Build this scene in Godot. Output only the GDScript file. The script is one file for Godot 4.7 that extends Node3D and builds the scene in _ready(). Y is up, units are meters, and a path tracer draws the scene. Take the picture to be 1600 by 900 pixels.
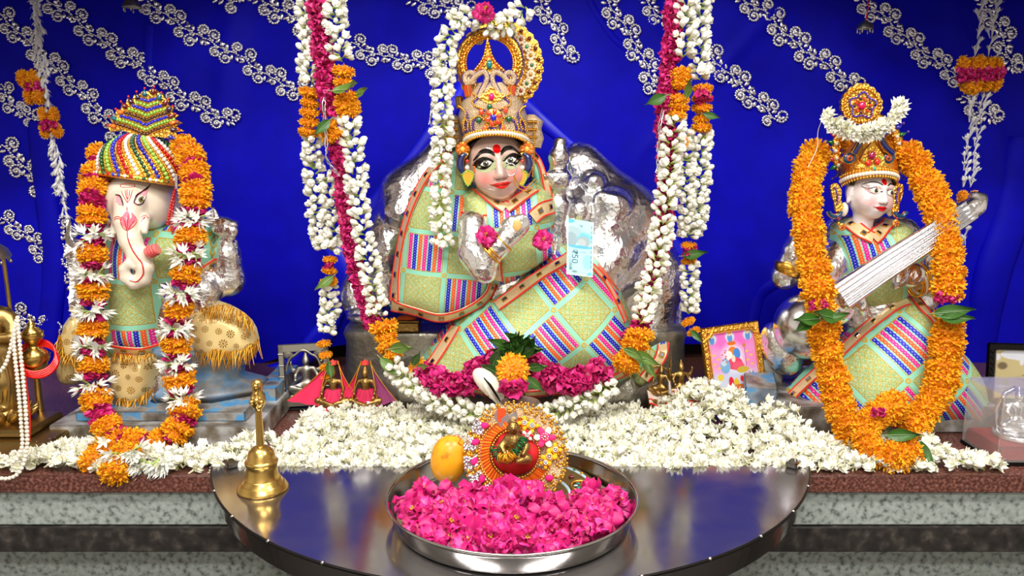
extends Node3D
# A temple altar: three dressed statues, garlands, offerings, a blue curtain.

const FOC := 1256.0
const TILT := -0.174533
const EYE := Vector3(0.0, 0.62, 1.85)
var rng := RandomNumberGenerator.new()
var M := {}
var used := {}
var env: Environment


class MB:
	var v := PackedVector3Array()
	var u := PackedVector2Array()
	var c := PackedColorArray()
	var ix := PackedInt32Array()
	var col := Color.WHITE
	func vert(p: Vector3, uv := Vector2.ZERO) -> int:
		v.append(p); u.append(uv); c.append(col)
		return v.size() - 1
	func tri(a: int, b: int, d: int) -> void:
		ix.append(a); ix.append(d); ix.append(b)
	func quad(a: int, b: int, d: int, e: int) -> void:
		tri(a, b, d); tri(a, d, e)
	# rows x cols of points, counter-clockwise seen from outside when rows go up and columns go right
	func sheet(rows: Array, wrap := false) -> int:
		var first := v.size()
		var m: int = rows[0].size()
		for r in rows.size():
			for k in m:
				vert(rows[r][k], Vector2(float(k) / (m - 1), float(r) / maxf(1.0, rows.size() - 1)))
		for r in rows.size() - 1:
			for k in (m if wrap else m - 1):
				var k2 := (k + 1) % m
				quad(first + r * m + k, first + r * m + k2, first + (r + 1) * m + k2, first + (r + 1) * m + k)
		return first
	func fan(center: Vector3, ring: Array) -> void:
		var a := vert(center)
		var b := v.size()
		for p in ring: vert(p)
		for k in ring.size(): tri(a, b + k, b + (k + 1) % ring.size())
	func tube(pts: Array, rad, sides := 8, closed := false, flat := 1.0) -> void:
		var n := pts.size()
		var rows := []
		var t0: Vector3 = (pts[1] - pts[0]).normalized()
		var up := Vector3(0, 0, 1) if absf(t0.z) < 0.9 else Vector3(0, 1, 0)
		var nn := (up - t0 * up.dot(t0)).normalized()
		for i in n:
			var a: Vector3 = pts[posmod(i - 1, n)] if closed or i > 0 else pts[0]
			var b: Vector3 = pts[(i + 1) % n] if closed or i < n - 1 else pts[n - 1]
			var t := (b - a).normalized()
			nn = (nn - t * nn.dot(t)).normalized()
			var bb := t.cross(nn)
			var r: float = rad[i] if rad is Array or rad is PackedFloat32Array else rad
			var row := []
			for k in sides:
				var w := TAU * k / sides
				row.append(pts[i] + (nn * cos(w) * flat + bb * sin(w)) * r)
			rows.append(row)
		if closed: rows.append(rows[0])
		sheet(rows, true)
		if not closed:
			var e: Array = rows[0].duplicate(); e.reverse()
			fan(pts[0], e)
			fan(pts[n - 1], rows[n - 1])
	func lathe(profile: Array, xf := Transform3D(), sides := 24, lobes := 0, depth := 0.0) -> void:
		var rows := []
		for p in profile:
			var row := []
			for k in sides:
				var w := TAU * k / sides
				var r: float = maxf(p.x, 0.00005) * (1.0 + (depth * cos(lobes * w) if lobes else 0.0))
				row.append(xf * Vector3(r * sin(w), p.y, r * cos(w)))
			rows.append(row)
		sheet(rows, true)
	func ball(ce: Vector3, r, seg := 10, ring := 6, b := Basis()) -> void:
		var rv: Vector3 = r if r is Vector3 else Vector3(r, r, r)
		var rows := []
		for j in ring + 1:
			var f := -PI / 2 + PI * j / ring
			var row := []
			for k in seg:
				var w := TAU * k / seg
				row.append(ce + b * Vector3(rv.x * cos(f) * sin(w), rv.y * sin(f), rv.z * cos(f) * cos(w)))
			rows.append(row)
		sheet(rows, true)
	# a box with chamfered edges, in the frame xf
	func box(xf: Transform3D, s: Vector3, ch := 0.0) -> void:
		var h := s / 2
		for ax in 3:
			for sg in [-1.0, 1.0]:
				var n := Vector3.ZERO; n[ax] = sg
				var e := Vector3.ZERO; e[(ax + 1) % 3] = 1.0
				var f := n.cross(e)
				var hn: float = h[ax]
				var he: float = absf((h * e).length())
				var hf: float = absf((h * f).length())
				var q := []
				for st in [[-1, -1], [1, -1], [1, 1], [-1, 1]]:
					q.append(vert(xf * (n * hn + e * st[0] * (he - ch) + f * st[1] * (hf - ch)), Vector2(st[0] * he, st[1] * hf)))
				quad(q[0], q[1], q[2], q[3])
				if ch > 0.0:
					for st in [-1.0, 1.0]:
						for dirs in [[e, he, f, hf], [f, hf, e, he]]:
							if (dirs[0] as Vector3)[(ax + 1) % 3] == 0.0 and sg < 3: pass
							var a0: Vector3 = n * hn + dirs[0] * st * (dirs[1] - ch)
							var a1: Vector3 = n * (hn - ch) + dirs[0] * st * dirs[1]
							var l: Vector3 = dirs[2] * (dirs[3] - ch)
							var w := [xf * (a0 - l), xf * (a0 + l), xf * (a1 + l), xf * (a1 - l)]
							var out: Vector3 = xf.basis * (n + dirs[0] * st)
							var nrm: Vector3 = (w[1] - w[0]).cross(w[2] - w[0])
							var i0 := vert(w[0]); var i1 := vert(w[1]); var i2 := vert(w[2]); var i3 := vert(w[3])
							if nrm.dot(out) > 0: quad(i0, i1, i2, i3)
							else: quad(i3, i2, i1, i0)
	# an extruded outline (x, y) between z = 0 and z = -th, top face bulging by dome
	func plate(poly: PackedVector2Array, xf: Transform3D, th: float) -> void:
		var idx := Geometry2D.triangulate_polygon(poly)
		var n := poly.size()
		var area := 0.0
		for k in n: area += poly[k].cross(poly[(k + 1) % n])
		var f0 := v.size()
		for p in poly: vert(xf * Vector3(p.x, p.y, 0), p)
		var b0 := v.size()
		for p in poly: vert(xf * Vector3(p.x, p.y, -th), p)
		for k in range(0, idx.size(), 3):
			var a := poly[idx[k]]; var b := poly[idx[k + 1]]; var d := poly[idx[k + 2]]
			if (b - a).cross(d - a) > 0:
				tri(f0 + idx[k], f0 + idx[k + 1], f0 + idx[k + 2]); tri(b0 + idx[k], b0 + idx[k + 2], b0 + idx[k + 1])
			else:
				tri(f0 + idx[k], f0 + idx[k + 2], f0 + idx[k + 1]); tri(b0 + idx[k], b0 + idx[k + 1], b0 + idx[k + 2])
		for k in n:
			var k2 := (k + 1) % n
			var w := [vert(xf * Vector3(poly[k].x, poly[k].y, 0)), vert(xf * Vector3(poly[k2].x, poly[k2].y, 0)), vert(xf * Vector3(poly[k2].x, poly[k2].y, -th)), vert(xf * Vector3(poly[k].x, poly[k].y, -th))]
			if area > 0: quad(w[3], w[2], w[1], w[0])
			else: quad(w[0], w[1], w[2], w[3])
	func add(o: MB, xf := Transform3D()) -> void:
		var f := v.size()
		for k in o.v.size():
			v.append(xf * o.v[k]); u.append(o.u[k]); c.append(o.c[k])
		for k in o.ix: ix.append(f + k)
	func mesh(shift := Vector3.ZERO) -> ArrayMesh:
		var n := PackedVector3Array(); n.resize(v.size())
		for k in range(0, ix.size(), 3):
			var a := v[ix[k]]
			var w := (v[ix[k + 2]] - a).cross(v[ix[k + 1]] - a)
			n[ix[k]] += w; n[ix[k + 1]] += w; n[ix[k + 2]] += w
		for k in n.size(): n[k] = n[k].normalized() if n[k].length_squared() > 1e-30 else Vector3.UP
		if shift != Vector3.ZERO:
			for k in v.size(): v[k] -= shift
		var arr := []; arr.resize(Mesh.ARRAY_MAX)
		arr[Mesh.ARRAY_VERTEX] = v; arr[Mesh.ARRAY_NORMAL] = n; arr[Mesh.ARRAY_TEX_UV] = u; arr[Mesh.ARRAY_COLOR] = c; arr[Mesh.ARRAY_INDEX] = ix
		var m := ArrayMesh.new()
		m.add_surface_from_arrays(Mesh.PRIMITIVE_TRIANGLES, arr)
		return m


# A signed distance field on a grid: tapered capsules and ellipsoids joined by a smooth minimum, meshed as surface nets
class Field:
	var o: Vector3
	var h: float
	var nx: int
	var ny: int
	var nz: int
	var d := PackedFloat32Array()
	func _init(lo: Vector3, hi: Vector3, cell: float) -> void:
		o = lo; h = cell
		nx = int((hi.x - lo.x) / cell) + 2; ny = int((hi.y - lo.y) / cell) + 2; nz = int((hi.z - lo.z) / cell) + 2
		d.resize(nx * ny * nz); d.fill(9.0)
	func span(lo: Vector3, hi: Vector3) -> Array:
		var a := (lo - o) / h; var b := (hi - o) / h
		return [clampi(int(a.x), 0, nx - 1), clampi(int(b.x) + 1, 0, nx - 1), clampi(int(a.y), 0, ny - 1), clampi(int(b.y) + 1, 0, ny - 1), clampi(int(a.z), 0, nz - 1), clampi(int(b.z) + 1, 0, nz - 1)]
	func cap(a: Vector3, b: Vector3, ra: float, rb: float, k := 0.01) -> void:
		var m := maxf(ra, rb) + k + 2.5 * h
		var mm := Vector3(m, m, m)
		var s := span(a.min(b) - mm, a.max(b) + mm)
		var ba := b - a
		var q := maxf(ba.length_squared(), 1e-9)
		var dr := rb - ra
		for z in range(s[4], s[5] + 1):
			for y in range(s[2], s[3] + 1):
				var i := (z * ny + y) * nx + int(s[0])
				var p := Vector3(o.x + s[0] * h, o.y + y * h, o.z + z * h) - a
				for x in range(s[0], s[1] + 1):
					var t := clampf(p.dot(ba) / q, 0.0, 1.0)
					var e := (p - ba * t).length() - ra - dr * t
					var f := d[i]
					var g := maxf(k - absf(e - f), 0.0)
					d[i] = minf(e, f) - g * g / (4.0 * k)
					i += 1
					p.x += h
	func chain(pts: Array, rad: Array, k := 0.01) -> void:
		for i in pts.size() - 1: cap(pts[i], pts[i + 1], rad[i], rad[i + 1], k)
	func ell(ce: Vector3, r: Vector3, k := 0.01, b := Basis(), carve := false) -> void:
		var m := maxf(r.x, maxf(r.y, r.z)) + k + 2.5 * h
		var mm := Vector3(m, m, m)
		var s := span(ce - mm, ce + mm)
		var bi := b.inverse()
		for z in range(s[4], s[5] + 1):
			for y in range(s[2], s[3] + 1):
				var i := (z * ny + y) * nx + int(s[0])
				for x in range(s[0], s[1] + 1):
					var p := bi * (Vector3(o.x + x * h, o.y + y * h, o.z + z * h) - ce) / r
					var k0 := p.length()
					var e := k0 * (k0 - 1.0) / maxf((p / r).length(), 1e-6)
					var f := d[i]
					if carve:
						var g := maxf(k - absf(e + f), 0.0)
						d[i] = maxf(f, -e) + g * g / (4.0 * k)
					else:
						var g := maxf(k - absf(e - f), 0.0)
						d[i] = minf(e, f) - g * g / (4.0 * k)
					i += 1
	func val(p: Vector3) -> float:
		var a := (p - o) / h
		var x := clampi(int(a.x), 0, nx - 2); var y := clampi(int(a.y), 0, ny - 2); var z := clampi(int(a.z), 0, nz - 2)
		var f := a - Vector3(x, y, z)
		var i := (z * ny + y) * nx + x
		var w := nx * ny
		return lerpf(lerpf(lerpf(d[i], d[i + 1], f.x), lerpf(d[i + nx], d[i + nx + 1], f.x), f.y), lerpf(lerpf(d[i + w], d[i + w + 1], f.x), lerpf(d[i + w + nx], d[i + w + nx + 1], f.x), f.y), f.z)
	func front(x: float, y: float) -> float:   # z of the first surface met from +z
		var z := o.z + (nz - 2) * h
		var last := val(Vector3(x, y, z))
		while z > o.z:
			var now := val(Vector3(x, y, z - h))
			if now < 0.0: return z - h * last / maxf(last - now, 1e-6)
			last = minf(now, 3.0 * h); z -= h
		return o.z
	func add_to(mb: MB, xf := Transform3D(), paint = null) -> void:
		var at := {}
		var w := nx * ny
		var offs := [0, 1, nx, nx + 1, w, w + 1, w + nx, w + nx + 1]
		var far := h * 2.0
		for z in nz - 1:
			for y in ny - 1:
				var i := (z * ny + y) * nx - 1
				for x in nx - 1:
					i += 1
					if absf(d[i]) > far: continue
					var neg := 0
					for k in 8:
						if d[i + offs[k]] < 0.0: neg += 1
					if neg == 0 or neg == 8: continue
					var sum := Vector3.ZERO
					var cnt := 0
					for e in [[0, 1], [2, 3], [4, 5], [6, 7], [0, 2], [1, 3], [4, 6], [5, 7], [0, 4], [1, 5], [2, 6], [3, 7]]:
						var a: float = d[i + offs[e[0]]]; var b: float = d[i + offs[e[1]]]
						if (a < 0.0) != (b < 0.0):
							var t := a / (a - b)
							var pa := Vector3(e[0] & 1, (e[0] >> 1) & 1, e[0] >> 2); var pb := Vector3(e[1] & 1, (e[1] >> 1) & 1, e[1] >> 2)
							sum += pa.lerp(pb, t); cnt += 1
					var p := o + (Vector3(x, y, z) + sum / cnt) * h
					if paint != null: mb.col = paint.call(p)
					at[i] = mb.vert(xf * p, Vector2(p.x, p.y))
		for i in at:
			var x: int = i % nx; var y: int = (i / nx) % ny; var z: int = i / w
			if x > 0 and y > 0 and (d[i] < 0.0) != (d[i + w] < 0.0): face(mb, at, i, i - 1, i - 1 - nx, i - nx, d[i] < 0.0)
			if y > 0 and z > 0 and (d[i] < 0.0) != (d[i + 1] < 0.0): face(mb, at, i, i - nx, i - nx - w, i - w, d[i] < 0.0)
			if x > 0 and z > 0 and (d[i] < 0.0) != (d[i + nx] < 0.0): face(mb, at, i, i - w, i - w - 1, i - 1, d[i] < 0.0)
	func face(mb: MB, at: Dictionary, a: int, b: int, e: int, f: int, inside: bool) -> void:
		if not (at.has(a) and at.has(b) and at.has(e) and at.has(f)): return
		if inside: mb.quad(at[a], at[b], at[e], at[f])
		else: mb.quad(at[f], at[e], at[b], at[a])


# A closed padded shape: an outline in the plane z0, swelling forward by fr and back by bk
class Pillow:
	var poly: PackedVector2Array
	var z0: float
	var fr: float
	var bk: float
	var w: float
	var bump = null
	func edge(p: Vector2) -> float:
		var best := 9.0
		var n := poly.size()
		for k in n:
			var q := Geometry2D.get_closest_point_to_segment(p, poly[k], poly[(k + 1) % n])
			best = minf(best, q.distance_squared_to(p))
		return sqrt(best)
	func rise(p: Vector2) -> float:
		var t := minf(edge(p) / w, 1.0)
		return sqrt(maxf(0.0, 1.0 - (1.0 - t) * (1.0 - t)))
	func top(p: Vector2) -> float:
		if not Geometry2D.is_point_in_polygon(p, poly): return z0
		var r := rise(p)
		return z0 + fr * r + (bump.call(p) * minf(1.0, r * 1.6) if bump != null else 0.0)
	func normal(p: Vector2) -> Vector3:
		var e := 0.006
		return Vector3(top(p - Vector2(e, 0)) - top(p + Vector2(e, 0)), top(p - Vector2(0, e)) - top(p + Vector2(0, e)), 2 * e).normalized()
	func build(mb: MB, step: float, uvrot := 0.0, uvscale := 1.0, uvo := Vector2.ZERO) -> void:
		var pts := PackedVector2Array()
		var n := poly.size()
		for k in n:
			var a := poly[k]; var b := poly[(k + 1) % n]
			var m := maxi(1, int(a.distance_to(b) / step))
			for j in m: pts.append(a.lerp(b, float(j) / m))
		var nb := pts.size()
		var lo := poly[0]; var hi := poly[0]
		for p in poly: lo = lo.min(p); hi = hi.max(p)
		var y := lo.y
		var row := 0
		while y < hi.y:
			var x := lo.x + (step * 0.5 if row % 2 else 0.0)
			while x < hi.x:
				var p := Vector2(x, y)
				if Geometry2D.is_point_in_polygon(p, poly) and edge(p) > step * 0.55: pts.append(p)
				x += step
			y += step * 0.866; row += 1
		var tr := Geometry2D.triangulate_delaunay(pts)
		var f := mb.v.size()
		for p in pts:
			var q := (p - uvo).rotated(uvrot) / uvscale
			mb.vert(Vector3(p.x, p.y, top(p)), q)
		var g := mb.v.size()
		for p in pts:
			mb.vert(Vector3(p.x, p.y, z0 - bk * rise(p)), (p - uvo).rotated(uvrot) / uvscale)
		for k in range(0, tr.size(), 3):
			var a := pts[tr[k]]; var b := pts[tr[k + 1]]; var e := pts[tr[k + 2]]
			if not Geometry2D.is_point_in_polygon((a + b + e) / 3.0, poly): continue
			var cc := [tr[k], tr[k + 1], tr[k + 2]]
			if (b - a).cross(e - a) < 0: cc = [tr[k], tr[k + 2], tr[k + 1]]
			mb.tri(f + cc[0], f + cc[1], f + cc[2])
			mb.tri(f_back(cc[0], nb, f, g), f_back(cc[2], nb, f, g), f_back(cc[1], nb, f, g))
	func f_back(k: int, nb: int, f: int, g: int) -> int:
		return f + k if k < nb else g + k


# pixel of the 1600 x 900 view -> direction, point on an upright plane z, point on a level plane y, metres per pixel there
func ray(x: float, y: float) -> Vector3:
	return Vector3((x - 800.0) / FOC, (450.0 - y) / FOC, -1.0).rotated(Vector3.RIGHT, TILT)
func P(x: float, y: float, z: float) -> Vector3:
	var r := ray(x, y)
	return EYE + r * ((z - EYE.z) / r.z)
func G(x: float, y: float, h: float) -> Vector3:
	var r := ray(x, y)
	return EYE + r * ((h - EYE.y) / r.y)
func mpp(x: float, y: float, z: float) -> float:
	return (z - EYE.z) / ray(x, y).z / FOC
func PP(a: Array, z: float) -> Array:   # flat list x, y, x, y ... on one plane
	var out := []
	for k in range(0, a.size(), 2): out.append(P(a[k], a[k + 1], z))
	return out
func P3(a: Array) -> Array:              # flat list x, y, z, x, y, z ...
	var out := []
	for k in range(0, a.size(), 3): out.append(P(a[k], a[k + 1], a[k + 2]))
	return out
func curve(pts: Array, step: float) -> Array:   # smooth even resampling
	var cv := Curve3D.new()
	cv.bake_interval = step * 0.5
	var n := pts.size()
	for i in n:
		var t: Vector3 = (pts[mini(i + 1, n - 1)] - pts[maxi(i - 1, 0)]) / 6.0
		cv.add_point(pts[i], -t, t)
	var ln := cv.get_baked_length()
	var m := maxi(1, int(round(ln / step)))
	var out := []
	for i in m + 1: out.append(cv.sample_baked(ln * i / m, true))
	return out
func pillow(a: Array, z0: float, fr: float, bk: float, w: float, smooth := true) -> Pillow:
	var q := Pillow.new()
	var pts := PP(a, z0)
	if smooth:
		pts.append(pts[0]); pts = curve(pts, 0.02); pts.pop_back()
	for p in pts: q.poly.append(Vector2(p.x, p.y))
	q.z0 = z0; q.fr = fr; q.bk = bk; q.w = w
	return q
func on(q: Pillow, x: float, y: float, off := 0.0) -> Vector3:   # where the ray of a pixel meets the padded shape
	var z := q.z0 + q.fr
	for i in 14:
		var p := P(x, y, z)
		z = lerpf(z, q.top(Vector2(p.x, p.y)) + off, 0.6)
	return P(x, y, z)
func frame(z: Vector3, up := Vector3.UP) -> Basis:   # +z along z
	var a := z.normalized()
	if absf(a.dot(up)) > 0.98: up = Vector3.RIGHT
	var x := up.cross(a).normalized()
	return Basis(x, a.cross(x), a)
func along(y: Vector3, spin := 0.0) -> Basis:        # +y along y
	var a := y.normalized()
	var s := Vector3(0, 0, 1) if absf(a.z) < 0.9 else Vector3.RIGHT
	var x := a.cross(s).normalized()
	return Basis(x, a, x.cross(a)).rotated(a, spin)
func rnd(a: float, b: float) -> float: return rng.randf_range(a, b)
func rdir() -> Vector3: return Vector3(rnd(-1, 1), rnd(-1, 1), rnd(-1, 1)).normalized()

# objects ------------------------------------------------------------------
func numbered(s: String) -> String:
	var k: int = used.get(s, -1) + 1
	used[s] = k
	return s if k == 0 else "%s_%03d" % [s, k]
func tag(o: Node, label: String, category: String, group := "", kind := "") -> void:
	if label: o.set_meta("label", label)
	if category: o.set_meta("category", category)
	if group: o.set_meta("group", group)
	if kind: o.set_meta("kind", kind)
func thing(called: String, label: String, category: String, base := Vector3.ZERO, group := "") -> Node3D:
	var o := Node3D.new()
	o.name = numbered(called); add_child(o); o.position = base
	tag(o, label, category, group)
	return o
func base_of(n: Node) -> Vector3:
	var p := Vector3.ZERO
	while n and n != self:
		p += n.position; n = n.get_parent()
	return p
func part(called: String, what, mat: Material, parent: Node, local := false) -> MeshInstance3D:
	var o := MeshInstance3D.new()
	o.name = called
	o.mesh = what.mesh(Vector3.ZERO if local else base_of(parent)) if what is MB else what
	o.material_override = mat
	parent.add_child(o, true)
	return o
func inst(called: String, m: Mesh, mat: Material, xf: Transform3D, parent: Node) -> MeshInstance3D:
	var o := MeshInstance3D.new()
	o.name = called; o.mesh = m; o.material_override = mat
	o.transform = Transform3D(xf.basis, xf.origin - base_of(parent))
	parent.add_child(o, true)
	return o
func solo(called: String, label: String, category: String, mb: MB, mat: Material, base := Vector3.ZERO, group := "") -> MeshInstance3D:
	var o := MeshInstance3D.new()
	o.name = numbered(called); o.mesh = mb.mesh(base); o.material_override = mat
	add_child(o); o.position = base
	tag(o, label, category, group)
	return o
func struct(called: String, mb: MB, mat: Material, parent: Node = self) -> MeshInstance3D:
	var o := part(called, mb, mat, parent)
	if parent == self: o.set_meta("kind", "structure")
	return o
func many(called: String, m: Mesh, mat: Material, xs: Array, parent: Node) -> MultiMeshInstance3D:
	var mm := MultiMesh.new()
	mm.transform_format = MultiMesh.TRANSFORM_3D
	mm.mesh = m
	mm.instance_count = xs.size()
	var off := base_of(parent)
	for k in xs.size():
		var t: Transform3D = xs[k]
		mm.set_instance_transform(k, Transform3D(t.basis, t.origin - off))
	var o := MultiMeshInstance3D.new()
	o.name = called; o.multimesh = mm; o.material_override = mat
	o.set_meta("kind", "stuff")
	parent.add_child(o, true)
	return o

# materials ------------------------------------------------------------------
func mat(key: String, col: Color, rough := 0.6, metal := 0.0) -> StandardMaterial3D:
	var m := StandardMaterial3D.new()
	m.resource_name = key; m.albedo_color = col; m.roughness = rough; m.metallic = metal
	M[key] = m
	return m
func vmat(key: String, rough := 0.6, metal := 0.0) -> StandardMaterial3D:
	var m := mat(key, Color.WHITE, rough, metal)
	m.vertex_color_use_as_albedo = true
	m.vertex_color_is_srgb = true
	return m
func noise_tex(freq: float, size := 256, oct := 4, kind := FastNoiseLite.TYPE_SIMPLEX_SMOOTH, ramp: Gradient = null, normal := false, strength := 4.0, sd := 1) -> NoiseTexture2D:
	var t := NoiseTexture2D.new()
	var n := FastNoiseLite.new()
	n.noise_type = kind; n.frequency = freq; n.fractal_octaves = oct; n.seed = sd
	t.width = size; t.height = size; t.seamless = true; t.noise = n
	if ramp: t.color_ramp = ramp
	if normal: t.as_normal_map = true; t.bump_strength = strength
	return t
func ramp(stops: Array) -> Gradient:
	var g := Gradient.new()
	var o := PackedFloat32Array(); var c := PackedColorArray()
	for s in stops: o.append(s[0]); c.append(s[1])
	g.offsets = o; g.colors = c
	return g
func tri(m: StandardMaterial3D, s: float, world := false) -> void:
	m.uv1_triplanar = true; m.uv1_world_triplanar = world; m.uv1_scale = Vector3(s, s, s)
func rgb(r: int, g: int, b: int) -> Color: return Color(r / 255.0, g / 255.0, b / 255.0)

func cloth_images() -> Array:
	var n := 768
	var im := Image.create(n, n, false, Image.FORMAT_RGB8)
	var hm := Image.create(n, n, false, Image.FORMAT_L8)
	var mint := rgb(150, 224, 196); var gold := rgb(214, 176, 62)
	var stripes := [rgb(238, 22, 150), rgb(22, 22, 200), rgb(250, 96, 30)]
	var seq := [rgb(110, 186, 130), rgb(178, 208, 130), rgb(250, 248, 222), rgb(150, 184, 96), rgb(158, 224, 184), rgb(206, 190, 96)]
	var r := RandomNumberGenerator.new()
	r.seed = 5
	var dots := []
	for k in 4096: dots.append([seq[r.randi() % 6], r.randf()])
	for y in n:
		for x in n:
			var fx := float(x) / n * 2.0; var fy := float(y) / n * 2.0
			var cx := int(fx); var cy := int(fy)
			var a := fx - cx; var b := fy - cy
			var ea := minf(a, 1.0 - a); var eb := minf(b, 1.0 - b)
			var e := minf(ea, eb)
			var c: Color
			var hh := 0.4
			if ea < 0.075 and eb < 0.075:
				var q := Vector2(ea, eb).length()
				var ring := absf(q - 0.045) < 0.016 or q < 0.014
				c = gold if ring or e > 0.06 else mint
				hh = 0.8 if ring else 0.45
			elif e < 0.075:
				var g := e > 0.056
				c = gold if g else mint
				hh = 0.65 if g else 0.4
				if g and int((a + b) * 60.0) % 2 == 0: c = rgb(170, 150, 60); hh = 0.5
			elif (cx + cy) % 2 == 0:
				var k := (int(x / 3.0) * 73 + int(y / 3.0) * 151 + (int(x / 3.0) * int(y / 3.0)) % 37) % 4096
				c = dots[k][0]
				hh = 0.3 + 0.6 * float(dots[k][1])
				var la := absf(fposmod((a + b) * 7.0, 1.0) - 0.5); var lb := absf(fposmod((a - b) * 7.0, 1.0) - 0.5)
				if la < 0.07 or lb < 0.07: c = c.lerp(gold, 0.75); hh = 0.95
			else:
				var s := (a - 0.075) / 0.85 * 7.0
				var k := int(s)
				var f := s - k - 0.5
				var link := fposmod(b * 15.0, 1.0) - 0.5
				var wide := 0.43 - 0.18 * absf(link) * 1.6
				if absf(f) < wide:
					c = stripes[(k + cx) % 3]
					hh = 0.85 - absf(f)
					if absf(f) < 0.09 and absf(link) < 0.13: c = c.lerp(Color.WHITE, 0.75); hh = 0.5
				else:
					c = mint
			im.set_pixel(x, y, c)
			hm.set_pixel(x, y, Color(hh, hh, hh))
	return [ImageTexture.create_from_image(im), ImageTexture.create_from_image(hm)]

func satin_tex() -> ImageTexture:   # cream satin printed with small gold flowers
	var n := 256
	var im := Image.create(n, n, false, Image.FORMAT_RGB8)
	im.fill(rgb(238, 214, 150))
	var r := RandomNumberGenerator.new(); r.seed = 9
	for row in 4:
		for k in 4:
			var ce := Vector2(k * 64 + (32 if row % 2 else 0) + r.randf_range(-6, 6), row * 64 + 32 + r.randf_range(-6, 6))
			var rad := r.randf_range(14, 24)
			var col := rgb(120, 86, 20).lerp(rgb(200, 150, 50), r.randf())
			for y in range(-26, 27):
				for x in range(-26, 27):
					var p := Vector2(x, y)
					var l := p.length()
					var pet := 0.5 + 0.5 * cos(p.angle() * 9.0)
					if l < rad and (l < rad * 0.25 or pet > 0.45) and not (l > rad * 0.25 and l < rad * 0.38):
						im.set_pixel(posmod(int(ce.x) + x, n), posmod(int(ce.y) + y, n), col)
	return ImageTexture.create_from_image(im)

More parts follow.
